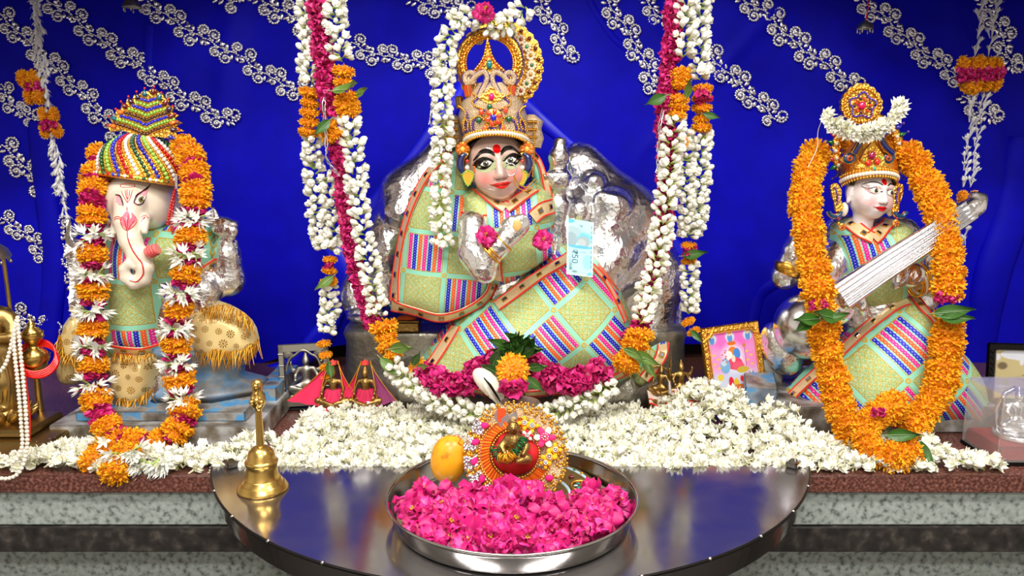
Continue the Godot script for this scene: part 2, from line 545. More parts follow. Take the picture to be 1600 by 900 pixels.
func make_materials() -> void:
	var ct := cloth_images()
	var m := mat("patchwork_cloth", Color.WHITE, 0.5, 0.12)
	m.albedo_texture = ct[0]; m.heightmap_enabled = true; m.heightmap_texture = ct[1]; m.heightmap_scale = 0.12
	m = mat("foil", Color(0.96, 0.96, 0.97), 0.23, 1.0)
	m.heightmap_enabled = true; m.heightmap_scale = 0.3
	var fr := FastNoiseLite.new()
	fr.noise_type = FastNoiseLite.TYPE_SIMPLEX; fr.frequency = 0.016; fr.fractal_type = FastNoiseLite.FRACTAL_RIDGED; fr.fractal_octaves = 4; fr.seed = 3
	var ft := NoiseTexture2D.new(); ft.width = 512; ft.height = 512; ft.seamless = true; ft.noise = fr
	m.heightmap_texture = ft; tri(m, 2.2)
	m = mat("dull_foil", Color(0.74, 0.73, 0.7), 0.36, 0.85)
	m.heightmap_enabled = true; m.heightmap_scale = 0.16; m.heightmap_texture = ft; tri(m, 2.4)
	m.albedo_texture = noise_tex(0.012, 256, 4, FastNoiseLite.TYPE_SIMPLEX_SMOOTH, ramp([[0.0, rgb(150, 145, 130)], [0.5, rgb(215, 215, 210)], [1.0, rgb(240, 240, 240)]]), false, 1, 8)
	mat("silver", Color(0.9, 0.9, 0.92), 0.2, 1.0)
	mat("tinsel", Color(0.92, 0.92, 0.95), 0.24, 1.0)
	mat("old_silver", Color(0.62, 0.61, 0.58), 0.38, 1.0)
	mat("gold", Color(0.98, 0.74, 0.3), 0.27, 1.0)
	m = mat("gold_relief", Color(0.98, 0.74, 0.32), 0.3, 1.0)
	m.heightmap_enabled = true; m.heightmap_scale = 0.25
	m.heightmap_texture = noise_tex(0.05, 256, 2, FastNoiseLite.TYPE_CELLULAR, null, false, 1, 4); tri(m, 12.0); m.heightmap_flip_texture = true
	m = mat("pearl_mesh", Color(0.86, 0.76, 0.62), 0.35, 0.55)
	m.heightmap_enabled = true; m.heightmap_scale = 0.3
	m.heightmap_texture = noise_tex(0.09, 256, 1, FastNoiseLite.TYPE_CELLULAR, null, false, 1, 2); tri(m, 20.0); m.heightmap_flip_texture = true
	mat("dull_brass", Color(0.68, 0.57, 0.35), 0.36, 1.0)
	mat("brass", Color(0.8, 0.66, 0.37), 0.27, 1.0)
	m = mat("old_brass", Color(0.62, 0.5, 0.29), 0.4, 1.0)
	m.heightmap_enabled = true; m.heightmap_scale = 0.15
	m.heightmap_texture = noise_tex(0.05, 256, 3, FastNoiseLite.TYPE_SIMPLEX_SMOOTH, null, false, 1, 6); tri(m, 8.0)
	m = mat("gold_ribbon", Color(0.93, 0.83, 0.64), 0.36, 0.35)
	m.heightmap_enabled = true; m.heightmap_scale = 0.1; m.heightmap_texture = noise_tex(0.06, 128, 2); tri(m, 14.0)
	mat("gold_thread", Color(0.85, 0.62, 0.2), 0.35, 0.75)
	mat("red_piping", rgb(232, 38, 20), 0.55)
	mat("mirror", Color(0.55, 0.57, 0.66), 0.06, 1.0)
	mat("pearl", rgb(236, 228, 212), 0.2)
	m = mat("satin", Color.WHITE, 0.34, 0.25)
	m.albedo_texture = satin_tex(); m.rim_enabled = true; m.rim = 0.3
	# flowers, leaves, fruit
	for q in [["jasmine", 0.5, Color(0.3, 0.3, 0.26)], ["marigold", 0.7, Color(0.35, 0.2, 0.05)], ["rose", 0.5, Color(0.25, 0.05, 0.15)], ["leaf", 0.4, Color(0.1, 0.2, 0.05)]]:
		m = vmat(q[0], q[1])
		m.backlight_enabled = true; m.backlight = q[2]
	vmat("paint", 0.3)
	vmat("gloss_paint", 0.16)
	vmat("gem", 0.08)
	M.gem.clearcoat_enabled = true; M.gem.clearcoat = 1.0; M.gem.clearcoat_roughness = 0.05
	vmat("skin_marble", 0.2)
	M.skin_marble.clearcoat_enabled = true; M.skin_marble.clearcoat = 0.6; M.skin_marble.clearcoat_roughness = 0.08
	vmat("cloth_plain", 0.75)
	vmat("shiny_thread", 0.35, 0.4)
	# curtain
	m = mat("blue_satin", rgb(6, 3, 198), 0.6)
	m.metallic_specular = 0.25
	m.albedo_texture = noise_tex(0.02, 256, 4, FastNoiseLite.TYPE_SIMPLEX_SMOOTH, ramp([[0.0, rgb(215, 215, 225)], [1.0, rgb(255, 255, 255)]]), false, 1, 12); tri(m, 1.5)
	m = mat("sash_satin", rgb(8, 14, 235), 0.42)
	m.rim_enabled = true; m.rim = 0.4; m.rim_tint = 1.0
	# stone
	var sp := FastNoiseLite.TYPE_SIMPLEX_SMOOTH
	m = mat("red_granite", Color.WHITE, 0.32)
	m.albedo_texture = noise_tex(0.11, 512, 4, sp, ramp([[0.0, rgb(46, 26, 24)], [0.45, rgb(92, 54, 47)], [0.62, rgb(116, 72, 62)], [1.0, rgb(160, 118, 106)]]), false, 1, 21); tri(m, 2.2)
	m = mat("grey_granite", Color.WHITE, 0.4)
	m.albedo_texture = noise_tex(0.07, 512, 5, sp, ramp([[0.0, rgb(76, 82, 80)], [0.24, rgb(112, 120, 117)], [0.36, rgb(142, 152, 148)], [0.6, rgb(160, 169, 166)], [1.0, rgb(178, 185, 181)]]), false, 1, 22); tri(m, 1.6)
	m = mat("dark_stone", Color.WHITE, 0.5)
	m.albedo_texture = noise_tex(0.06, 256, 4, sp, ramp([[0.0, rgb(18, 17, 17)], [0.6, rgb(48, 44, 42)], [1.0, rgb(90, 84, 78)]]), false, 1, 23); tri(m, 2.0)
	m = mat("painted_stone", Color.WHITE, 0.45)
	m.albedo_texture = noise_tex(0.012, 512, 5, sp, ramp([[0.0, rgb(70, 62, 54)], [0.4, rgb(134, 130, 124)], [0.53, rgb(150, 154, 158)], [0.6, rgb(96, 150, 192)], [0.8, rgb(72, 146, 206)], [1.0, rgb(92, 160, 215)]]), false, 1, 29); tri(m, 2.0)
	m = mat("grey_stone", Color.WHITE, 0.3)
	m.albedo_texture = noise_tex(0.014, 512, 5, sp, ramp([[0.0, rgb(66, 58, 50)], [0.35, rgb(120, 112, 100)], [0.6, rgb(160, 160, 158)], [1.0, rgb(196, 200, 204)]]), false, 1, 31); tri(m, 2.0)
	m = mat("plaster", rgb(226, 222, 214), 0.85)
	m = mat("steel", Color(0.66, 0.65, 0.66), 0.13, 0.94)
	m.roughness_texture = noise_tex(0.01, 512, 4, sp, ramp([[0.0, Color(0.5, 0.5, 0.5)], [1.0, Color(1, 1, 1)]]), false, 1, 41)
	m.roughness = 0.2; tri(m, 2.0)
	mat("steel_plain", Color(0.72, 0.71, 0.7), 0.14, 1.0)
	mat("dark_metal", Color(0.09, 0.08, 0.08), 0.4, 0.6)
	m = mat("clear_plastic", Color(1, 1, 1, 0.1), 0.05); m.transparency = BaseMaterial3D.TRANSPARENCY_ALPHA
	mat("white_diffuser", rgb(250, 250, 245), 0.6)
	M.white_diffuser.emission_enabled = true; M.white_diffuser.emission = Color(1, 0.98, 0.95); M.white_diffuser.emission_energy_multiplier = 3.0


func _ready() -> void:
	rng.seed = 77
	# camera, surroundings, light, exposure
	var cam := Camera3D.new()
	cam.name = "camera"; cam.position = EYE; cam.rotation.x = TILT
	cam.fov = rad_to_deg(2.0 * atan(450.0 / FOC)); cam.near = 0.02; cam.far = 30.0
	add_child(cam); cam.current = true
	env = Environment.new()
	env.background_mode = Environment.BG_COLOR
	env.background_color = Color(0.02, 0.02, 0.02)
	env.tonemap_mode = Environment.TONE_MAPPER_LINEAR
	env.tonemap_exposure = 1.0
	env.sdfgi_enabled = true; env.ssao_enabled = true; env.ssil_enabled = true
	var we := WorldEnvironment.new()
	we.name = "environment"; we.environment = env; add_child(we)
	make_materials()
	make_flowers()
	lamp("ceiling_light", Vector3(-0.75, 1.86, 1.25), Vector2(0.9, 0.22), 3.3, "flat white ceiling light panel over the left half of the altar")
	lamp("ceiling_light", Vector3(0.75, 1.86, 1.25), Vector2(0.9, 0.22), 3.3, "flat white ceiling light panel over the right half of the altar")
	lamp("ceiling_light", Vector3(0.0, 1.86, 2.5), Vector2(1.2, 0.3), 5.2, "flat white ceiling light panel further back in the hall")
	make_room()
	make_curtain()
	make_table()
	make_goddess()
	make_elephant_god()
	make_veena_goddess()
	make_offerings()
	make_small_items()
	make_garlands()
	make_flower_bed()

func lamp(called: String, at: Vector3, size: Vector2, energy: float, label: String) -> void:
	var t := thing(called, label, "light", at, "ceiling light panels of the hall")
	var a := MB.new()
	a.box(Transform3D(Basis(), at + Vector3(0, 0.02, 0)), Vector3(size.x + 0.04, 0.05, size.y + 0.04), 0.006)
	part("housing", a, M.steel_plain, t)
	a = MB.new()
	a.box(Transform3D(Basis(), at + Vector3(0, -0.008, 0)), Vector3(size.x, 0.012, size.y))
	part("diffuser", a, M.white_diffuser, t)
	var l := AreaLight3D.new()
	l.name = "panel_light"; l.area_size = size; l.light_energy = energy; l.light_color = Color(1.0, 0.98, 0.95)
	l.area_range = 12.0
	l.shadow_enabled = true
	l.position = Vector3(0, -0.03, 0); l.rotation.x = -PI / 2
	t.add_child(l)

func make_room() -> void:
	var b := func(called: String, c: Vector3, s: Vector3, m: Material) -> void:
		var a := MB.new(); a.box(Transform3D(Basis(), c), s); struct(called, a, m)
	b.call("floor", Vector3(0, -0.85, 1.2), Vector3(5.2, 0.1, 4.6), M.dark_stone)
	b.call("ceiling", Vector3(0, 1.97, 1.2), Vector3(5.2, 0.1, 4.6), M.plaster)
	b.call("wall_back", Vector3(0, 0.55, -0.75), Vector3(5.2, 2.9, 0.1), M.plaster)
	b.call("wall_front", Vector3(0, 0.55, 3.45), Vector3(5.2, 2.9, 0.1), M.plaster)
	b.call("wall_left", Vector3(-2.55, 0.55, 1.2), Vector3(0.1, 2.9, 4.6), M.plaster)
	b.call("wall_right", Vector3(2.55, 0.55, 1.2), Vector3(0.1, 2.9, 4.6), M.plaster)
	# the front of the niche: a wall with an arched opening, above the frame
	var ar := PackedVector2Array([Vector2(-2.5, 1.92), Vector2(-2.5, 0.93)])
	for k in 41:
		var w := PI * k / 40.0
		ar.append(Vector2(-1.3 * cos(w), 0.94 + 0.36 * pow(cos(PI / 2 * cos(w)), 2.0)))
	ar.append(Vector2(2.5, 0.93)); ar.append(Vector2(2.5, 1.92))
	var lin := MB.new(); lin.plate(ar, Transform3D(Basis(), Vector3(0, 0, 0.16)), 0.12)
	struct("wall_lintel", lin, M.plaster)
	# the stepped stone ledge: slabs and risers
	var t := Node3D.new(); t.name = "trim_1"; add_child(t); t.set_meta("kind", "structure")
	var zf := 0.40
	var st := func(called: String, x0: float, x1: float, y0: float, y1: float, z: float, m: Material) -> void:
		var a := MB.new(); a.box(Transform3D(Basis(), Vector3((x0 + x1) / 2, (y0 + y1) / 2, (z - 0.7) / 2)), Vector3(x1 - x0, y1 - y0, z + 0.7), 0.002); part(called, a, m, t)
	for side in [[-2.5, 2.5]]:
		st.call("slab", side[0], side[1], -0.035, 0.0, zf, M.red_granite)
		st.call("riser", side[0], side[1], -0.107, -0.036, zf - 0.012, M.grey_granite)
		st.call("slab", side[0], side[1], -0.160, -0.108, zf - 0.005, M.dark_stone)
		st.call("riser", side[0], side[1], -0.255, -0.161, zf - 0.075, M.grey_granite)
		st.call("slab", side[0], side[1], -0.300, -0.256, zf - 0.05, M.red_granite)
		st.call("base", side[0], side[1], -0.8, -0.301, zf - 0.06, M.dark_stone)

func curtain_z(x: float, y: float) -> float:
	return -0.42 + 0.010 * sin(7.0 * x + 1.3 * y + 0.6) + 0.007 * sin(17.0 * x - 2.0 * y) * (0.4 + 0.6 * absf(sin(1.7 * x))) + 0.006 * sin(5.0 * y + 3.0 * x) + 0.012 * exp(-pow((x - 0.55 + 0.5 * (y - 0.6)) / 0.03, 2.0)) + 0.012 * exp(-pow((x + 0.9 - 0.15 * y) / 0.035, 2.0)) + 0.01 * exp(-pow((x - 0.5 - 0.9 * (y - 0.75)) / 0.02, 2.0)) * smoothstep(0.55, 0.7, y) + 0.014 * exp(-pow((x - 1.28 - 0.1 * sin(4.0 * y)) / 0.04, 2.0)) + 0.006 * sin(31.0 * x + 4.0 * y) * smoothstep(0.5, 0.1, y)

func make_curtain() -> void:
	var t := thing("curtain", "bright blue satin curtain with rows of silver scroll embroidery hanging behind the three statues", "curtain", Vector3(0, 0.0, -0.42))
	var low := func(x: float) -> float: return 0.03 + 0.05 * sin(2.1 * x + 1.0) + 0.02 * sin(9.0 * x)
	var rows := []
	var ny := 60; var nx := 220
	for back in 2:
		rows = []
		for j in ny + 1:
			var row := []
			for i in nx + 1:
				var x := -1.75 + 3.5 * i / nx
				var y0: float = low.call(x)
				var y := lerpf(y0, 1.62, float(j) / ny)
				row.append(Vector3(x, y, curtain_z(x, y) - 0.003 * back))
			if back: row.reverse()
			rows.append(row)
		var a := MB.new(); a.sheet(rows)
		if back == 0: part("satin_panel", a, M.blue_satin, t)
		else: part("lining", a, M.blue_satin, t)
	# folded edges of overlapping panels
	for e in [[[1605, 215, 1590, 300, 1575, 360, 1555, 420, 1540, 500, 1530, 590], 0.055], [[60, 190, 64, 260, 72, 330, 80, 400, 78, 480, 70, 560, 30, 620], 0.035], [[238, 40, 236, 120, 246, 200, 258, 300], 0.016], [[920, 0, 960, 60, 1010, 95, 1060, 130], 0.012], [[1260, 420, 1200, 450, 1180, 490, 1170, 560], 0.02]]:
		var pts := []
		for p in curve(PP(e[0], -0.42), 0.02): pts.append(Vector3(p.x, p.y, curtain_z(p.x, p.y) - 0.004))
		var a := MB.new(); a.tube(pts, e[1], 10, false, 0.6)
		part("fold", a, M.blue_satin, t)
	# twisted sashes along the sides of the throne
	var sl := ["bright blue satin sash slanting down the left side of the tall central crown", "long bright blue satin sash bordering the right edge of the silver throne", "bright blue satin sash looped low between the relief plaque and the throne"]
	var si := 0
	for e in [[[570, 345, -0.2, 610, 290, -0.2, 655, 232, -0.2, 705, 168, -0.22, 730, 120, -0.26], 0.02], [[806, 150, -0.22, 850, 192, -0.2, 905, 238, -0.19, 965, 292, -0.18, 1025, 345, -0.17, 1062, 400, -0.17, 1070, 480, -0.2, 1068, 530, -0.24], 0.017], [[520, 380, -0.28, 545, 430, -0.26, 520, 500, -0.3, 470, 560, -0.36, 390, 600, -0.4], 0.03]]:
		var pts := curve(P3(e[0]), 0.015)
		var rad := []
		for k in pts.size(): rad.append(e[1] * (1.0 + 0.2 * sin(k * 0.35)))
		var a := MB.new(); a.tube(pts, rad, 14, false, 0.7)
		solo("sash", sl[si], "cloth", a, M.sash_satin, pts[pts.size() - 1]); si += 1
	# silver scroll embroidery: a stem of beads with curls and leaves, repeated
	var units := []
	for s in [1.0, -1.0]:
		var a := MB.new()
		var stem := []
		for k in 9: stem.append(Vector3(-0.5 + k / 8.0, s * 0.06 * sin(k * 0.78), 0.04))
		for k in 8: a.ball(stem[k].lerp(stem[k + 1], 0.5), Vector3(0.08, 0.065, 0.065), 5, 3)
		for q in [[-0.2, 1.0, 0.36, 1.0], [0.15, -1.0, 0.31, 1.0]]:
			for k in 19:
				var w := k / 18.0 * TAU * 1.3
				var rr: float = q[2] * (1.0 - 0.7 * k / 18.0)
				var ce := Vector2(q[0] + 0.12, q[1] * s * (0.12 + q[2]))
				a.ball(Vector3(ce.x - rr * sin(w), ce.y - q[1] * s * rr * cos(w), 0.05), 0.082 if k % 3 else 0.098, 5, 3, Basis(Vector3(0, 0, 1), k * 1.1))
			a.ball(Vector3(q[0] + 0.12, q[1] * s * (0.12 + q[2]), 0.06), 0.12, 6, 3)
		for q in [[0.3, 1.0, 0.9], [-0.35, -1.0, 2.3], [0.42, 0.5, 0.3], [-0.1, -1.0, 2.2], [0.1, 1.0, 1.3]]:
			var w: float = q[2]
			var dirv := Vector2(cos(w), sin(w) * signf(q[1]) * s)
			var ce := Vector2(q[0], 0) + dirv * 0.26
			a.ball(Vector3(ce.x, ce.y, 0.04), Vector3(0.2, 0.09, 0.07), 6, 3, Basis(Vector3(0, 0, 1), dirv.angle()))
		units.append(a.mesh())
	var sprays := [[60, -8, 110, 22, 150, 58, 190, 84, 236, 112, 285, 150, 330, 176, 362, 188], [222, -8, 270, 30, 330, 66, 372, 86, 430, 126, 478, 142], [392, -8, 440, 16, 478, 42], [-6, 20, 40, 62, 88, 108, 130, 150, 160, 186, 182, 214],
		[546, 66, 598, 88, 640, 92, 682, 108], [838, -6, 868, 40, 886, 88], [944, -6, 984, 50, 1012, 100, 1034, 148], [1104, 80, 1140, 116, 1180, 152, 1214, 186], [1148, -6, 1200, 22, 1236, 62, 1282, 96, 1330, 136], [1332, -6, 1382, 30, 1432, 72, 1488, 112, 1510, 130],
		[1532, -4, 1560, 36, 1582, 104], [-4, 130, 20, 172, 48, 186], [-4, 226, 30, 256, 64, 300], [-4, 342, 38, 366, 76, 412], [20, 488, 58, 504, 92, 532], [36, 592, 62, 612, 96, 600], [1502, 150, 1528, 168, 1546, 186], [640, -2, 690, 10, 730, 20], [1006, -6, 1040, 34], [80, 338, 96, 396, 108, 452], [340, -4, 372, 2]]
	for q in sprays:
		var g := Node3D.new(); g.name = "silver_spray"; t.add_child(g, true)
		var pts := curve(PP(q, -0.412), 0.05)
		for k in pts.size() - 1:
			var a: Vector3 = pts[k]; var b: Vector3 = pts[k + 1]
			var c := (a + b) / 2
			c.z = curtain_z(c.x, c.y) + 0.003
			var w := Vector2(b.x - a.x, b.y - a.y)
			var sc := w.length()
			var bs := Basis(Vector3(0, 0, 1), w.angle() + rnd(-0.08, 0.08)).scaled_local(Vector3(sc * 1.05, sc * rnd(0.85, 1.0), sc * 0.8))
			inst("scroll", units[k % 2], M.tinsel, Transform3D(bs, c), g)
		# the rolled tip
		var e: Vector3 = pts[pts.size() - 1]; var d: Vector3 = (e - pts[pts.size() - 2]).normalized()
		var tip := []
		for k in 16:
			var w := k / 15.0 * TAU * 1.2
			var rr := 0.018 * (1.0 - 0.6 * k / 15.0)
			var c0 := e + d * 0.006 + Vector3(-d.y, d.x, 0) * 0.018
			tip.append(Vector3(c0.x, c0.y, curtain_z(e.x, e.y) + 0.005) + d * rr * sin(w) - Vector3(-d.y, d.x, 0) * rr * cos(w))
		var a2 := MB.new()
		for k in 16: a2.ball(tip[k], 0.0048, 5, 3, Basis(Vector3(0, 0, 1), k * 1.3))
		a2.ball(tip[15], 0.0065, 6, 3)
		part("curl", a2, M.tinsel, g)

func make_table() -> void:
	var y := 0.02
	var t := thing("table", "half round polished steel table pushed against the front of the stone ledge", "table", Vector3(0, -0.8, 0.4))
	var poly := PackedVector2Array()
	var r := 0.592; var zc := 0.236
	var lim := asin((0.402 - zc) / r)
	for k in 65:
		var w := lim + (PI - 2 * lim) * k / 64.0
		poly.append(Vector2(r * cos(w) - 0.003, -(zc + r * sin(w))))
	var xf := Transform3D(Basis(Vector3.RIGHT, -PI / 2), Vector3(0, y, 0))
	var a := MB.new(); a.plate(poly, xf, 0.004)
	part("tabletop", a, M.steel, t)
	# rolled rim band under the edge, with a dark seam
	var outer := []; var inner := []
	for p in poly:
		outer.append(Vector3(p.x, y - 0.004, -p.y)); inner.append(Vector3(p.x, y - 0.05, -p.y))
	a = MB.new()
	for k in poly.size() - 1:
		var d := Vector3(0, 0, 0)
		var ce := Vector3(-0.003, 0, zc)
		var o1: Vector3 = outer[k]; var o2: Vector3 = outer[k + 1]
		var i1: Vector3 = inner[k]; var i2: Vector3 = inner[k + 1]
		var n1 := (o1 - ce); n1.y = 0; n1 = n1.normalized() * 0.012
		var n2 := (o2 - ce); n2.y = 0; n2 = n2.normalized() * 0.012
		a.quad(a.vert(o2), a.vert(o1), a.vert(i1 - n1), a.vert(i2 - n2))
		a.quad(a.vert(i2 - n2), a.vert(i1 - n1), a.vert(i1 - n1 * 2), a.vert(i2 - n2 * 2))
	part("rim_band", a, M.steel_plain, t)
	a = MB.new()
	var edge := []
	for p in outer: edge.append(p + Vector3(0, 0.002, 0))
	a.tube(edge, 0.0026, 8)
	part("edge_bead", a, M.dark_metal, t)
	for k in range(4, 62, 5):
		a = MB.new(); a.ball(edge[k] + Vector3(0, 0.001, 0.0), 0.0035, 8, 5)
		part("rivet", a, M.steel_plain, t)
	for s in [-1.0, 1.0]:
		a = MB.new(); a.box(Transform3D(Basis(Vector3.UP, s * 0.9), Vector3(s * 0.535, y + 0.006, 0.404)), Vector3(0.03, 0.012, 0.022), 0.003)
		part("bracket", a, M.steel_plain, t)
		a = MB.new(); a.box(Transform3D(Basis(), Vector3(s * 0.5, y - 0.05, 0.43)), Vector3(0.04, 0.09, 0.03), 0.003)
		part("bracket", a, M.dark_metal, t)
		a = MB.new(); a.tube([Vector3(s * 0.36, -0.8, 0.6), Vector3(s * 0.36, y - 0.01, 0.55)], 0.016, 12)
		part("leg", a, M.dark_metal, t)

# shared builders for the dressed figures ------------------------------------------------
func bead(a: MB, x: float, y: float, z: float, rp: float, col := Color.WHITE, flat := 1.0) -> void:
	a.col = col
	var r := rp * mpp(x, y, z)
	a.ball(P(x, y, z), Vector3(r, r, r * flat), 8, 6)

func ribbon(q: Pillow, px: Array, width: float, parent: Node, mirror_step := 0.05, off := 0.004) -> void:
	var pts := []
	for k in range(0, px.size(), 2): pts.append(on(q, px[k], px[k + 1], off))
	pts = curve(pts, 0.012)
	var rows := []; var e0 := []; var e1 := []
	var since := mirror_step * 0.5
	for i in pts.size():
		var p: Vector3 = pts[i]
		p.z = maxf(p.z, q.top(Vector2(p.x, p.y)) + off)
		pts[i] = p
	for i in pts.size():
		var p: Vector3 = pts[i]
		var t: Vector3 = (pts[mini(i + 1, pts.size() - 1)] - pts[maxi(i - 1, 0)]).normalized()
		var n := q.normal(Vector2(p.x, p.y))
		n = (n - t * n.dot(t)).normalized()
		var s := t.cross(n).normalized() * width / 2
		rows.append([p - s - n * 0.003, p - s + n * 0.0012, p + s + n * 0.0012, p + s - n * 0.003])
		e0.append(p - s + n * 0.0008); e1.append(p + s + n * 0.0008)
		if i > 0: since += p.distance_to(pts[i - 1])
		if since >= mirror_step and i < pts.size() - 1:
			since = 0.0
			var b := Basis(t, s.normalized(), t.cross(s).normalized())
			var m := MB.new(); m.box(Transform3D(b, p + n * 0.002), Vector3(0.0125, 0.0125, 0.003), 0.001)
			var fr := part("mirror_frame", m, M.gold_thread, parent)
			m = MB.new(); m.box(Transform3D(b, p + n * 0.003), Vector3(0.0085, 0.0085, 0.0025), 0.0006)
			part("mirror", m, M.mirror, fr)
	var a := MB.new()
	for i in rows.size(): rows[i].reverse()
	a.sheet(rows)
	part("gold_ribbon", a, M.gold_ribbon, parent)
	for e in [e0, e1]:
		a = MB.new(); a.tube(e, 0.0021, 6); part("red_piping", a, M.red_piping, parent)

# elliptical rings one above the other: [left x, right x, y at the sides, y in the middle, half depth]
func shell_pt(l: Array, zc: float, t: float, w: float, off := 0.0) -> Vector3:
	w = wrapf(w, -PI, PI)
	var k := clampi(int(t), 0, l.size() - 2)
	var f := t - k
	var r := []
	for j in 5: r.append(lerpf(l[k][j], l[k + 1][j], f))
	var mid: float = (r[0] + r[1]) / 2.0; var half: float = (r[1] - r[0]) / 2.0
	var y: float = r[3] + (r[2] - r[3]) * (1.0 - cos(w)) if absf(w) < PI / 2 else r[2]
	var z: float = zc + (r[4] + off) * cos(w)
	var p := P(mid + half * sin(w), y, zc)
	return Vector3(p.x + off * sin(w), p.y, z)
func shell(a: MB, l: Array, zc: float, fine := 3) -> void:
	var rows := []
	var n := (l.size() - 1) * fine
	for j in n + 1:
		var row := []
		for k in 40: row.append(shell_pt(l, zc, float(j) / fine, TAU * k / 40.0))
		rows.append(row)
	a.sheet(rows, true)
	a.fan((rows[n][0] + rows[n][20]) / 2.0, rows[n])

func make_head(xf: Transform3D, root: Node, st: Dictionary) -> void:
	var f := Field.new(Vector3(-1.5, -1.9, -1.5), Vector3(1.5, 1.7, 1.6), 0.046)
	f.ell(Vector3(0, 0.25, -0.15), Vector3(1.0, 1.15, 1.05), 0.1)
	f.ell(Vector3(0, -0.28, 0.12), Vector3(0.86, 0.75, 0.86), 0.25)
	f.ell(Vector3(0, -0.72, 0.42), Vector3(0.4, 0.34, 0.42), 0.25)
	for s in [-1.0, 1.0]:
		f.ell(Vector3(s * 0.48, -0.3, 0.56), Vector3(0.34, 0.34, 0.3), 0.25)
		f.ell(Vector3(s * 0.42, 0.24, 0.92), Vector3(0.3, 0.13, 0.16), 0.1, Basis(), true)
		f.ell(Vector3(s * 0.41, 0.21, 0.76), Vector3(0.26, 0.16, 0.14), 0.06)
		f.cap(Vector3(s * 0.15, 0.45, 0.86), Vector3(s * 0.66, 0.47, 0.68), 0.09, 0.06, 0.16)
		f.ell(Vector3(s * 0.14, -0.27, 0.99), Vector3(0.1, 0.09, 0.12), 0.07)
		f.ell(Vector3(s * 1.02, 0.02, -0.1), Vector3(0.1, 0.34, 0.2), 0.06)
		f.ell(Vector3(s * 1.04, -0.34, -0.06), Vector3(0.09, 0.16, 0.1), 0.08)
	f.cap(Vector3(0, 0.38, 0.86), Vector3(0, -0.2, 1.12), 0.1, 0.14, 0.14)
	f.ell(Vector3(0, -0.56, 0.8), Vector3(0.3, 0.2, 0.16), 0.16)
	f.ell(Vector3(0, -0.505, 0.96), Vector3(0.25, 0.06, 0.09), 0.05)
	f.ell(Vector3(0, -0.635, 0.94), Vector3(0.2, 0.07, 0.09), 0.05)
	f.cap(Vector3(0, -0.6, -0.15), Vector3(0, -1.7, -0.2), 0.46, 0.5, 0.2)
	var skin: Color = st.skin; var blush: Color = st.blush
	var paint := func(p: Vector3) -> Color:
		var c := skin
		if p.z > 0.2:
			for s in [-1.0, 1.0]:
				var d := Vector2((p.x - s * 0.52) / 0.36, (p.y + 0.28) / 0.34).length()
				c = c.lerp(blush, clampf(1.15 - d, 0.0, 1.0) * st.blush_on)
		return c
	var a := MB.new()
	f.add_to(a, xf, paint)
	part("head", a, M.skin_marble, root)
	var head: Node = root.get_child(root.get_child_count() - 1)
	var dab := func(called: String, pts: Array, off: float, col: Color, m: Material = M.gloss_paint) -> void:
		var b := MB.new(); b.col = col
		var ce := Vector2.ZERO
		for p in pts: ce += p / pts.size()
		var n := pts.size()
		var ring := []
		for t in [0.0, 0.4, 0.75, 1.0]:
			var row := []
			for p in pts:
				var q: Vector2 = ce.lerp(p, t)
				row.append(xf * Vector3(q.x, q.y, f.front(q.x, q.y) + off))
			row.append(row[0])
			ring.append(row)
		b.sheet(ring)
		part(called, b, m, head)
	var line := func(called: String, pts: Array, r: float, off: float, col: Color) -> void:
		var w := []; var rad := []
		var sm := []
		for p in pts: sm.append(Vector3(p.x, p.y, 0))
		sm = curve(sm, 0.05)
		for i in sm.size():
			var t := float(i) / (sm.size() - 1)
			w.append(xf * Vector3(sm[i].x, sm[i].y, f.front(sm[i].x, sm[i].y) + off))
			rad.append(r * xf.basis.x.length() * (0.35 + 0.65 * sin(PI * minf(1.0, t * 0.75 + 0.25))))
		var b := MB.new(); b.col = col; b.tube(w, rad, 6)
		part(called, b, M.gloss_paint, head)
	var oval := func(cx: float, cy: float, rx: float, ry: float, tip := 0.0) -> Array:
		var out := []
		for k in 20:
			var w := TAU * k / 20.0
			out.append(Vector2(cx + rx * cos(w), cy + ry * sin(w) * (1.0 - tip * absf(cos(w)) * absf(cos(w))) + tip * 0.03 * cos(w)))
		return out
	var ink: Color = st.ink
	for s in [-1.0, 1.0]:
		var ex: float = s * 0.42 + st.look * 0.02; var ey := 0.22
		if st.kohl:
			dab.call("eye_tint", oval.call(ex + s * 0.02, ey - 0.06, 0.42, 0.25, 0.4), 0.008, rgb(150, 190, 120).lerp(skin, 0.45))
			dab.call("eye_shadow", oval.call(ex + s * 0.09, ey + 0.02, 0.36, 0.215, 0.6), 0.03, ink)
			for k in 3: line.call("eyebrow", [Vector2(s * 0.1, 0.44 + k * 0.05), Vector2(s * 0.3, 0.57 + k * 0.055), Vector2(s * 0.55, 0.56 + k * 0.045), Vector2(s * 0.82, 0.34 + k * 0.02)], 0.026, 0.012, ink)
		else:
			dab.call("eye_tint", oval.call(ex, ey + 0.02, 0.34, 0.19, 0.5), 0.008, blush.lerp(skin, 0.5))
			line.call("eyelid_line", [Vector2(ex - s * 0.3, ey - 0.02), Vector2(ex, ey + 0.13), Vector2(ex + s * 0.28, ey + 0.06), Vector2(ex + s * 0.44, ey + 0.14)], 0.032, 0.014, ink)
			line.call("eyelid_line", [Vector2(ex - s * 0.28, ey - 0.03), Vector2(ex, ey - 0.1), Vector2(ex + s * 0.3, ey + 0.03)], 0.018, 0.014, ink)
			line.call("eyebrow", [Vector2(s * 0.13, 0.5), Vector2(s * 0.35, 0.6), Vector2(s * 0.6, 0.58), Vector2(s * 0.84, 0.42)], 0.034, 0.01, ink)
		dab.call("eye_white", oval.call(ex, ey, st.eye_w, st.eye_w * 0.5, 0.5), 0.042, rgb(238, 236, 230))
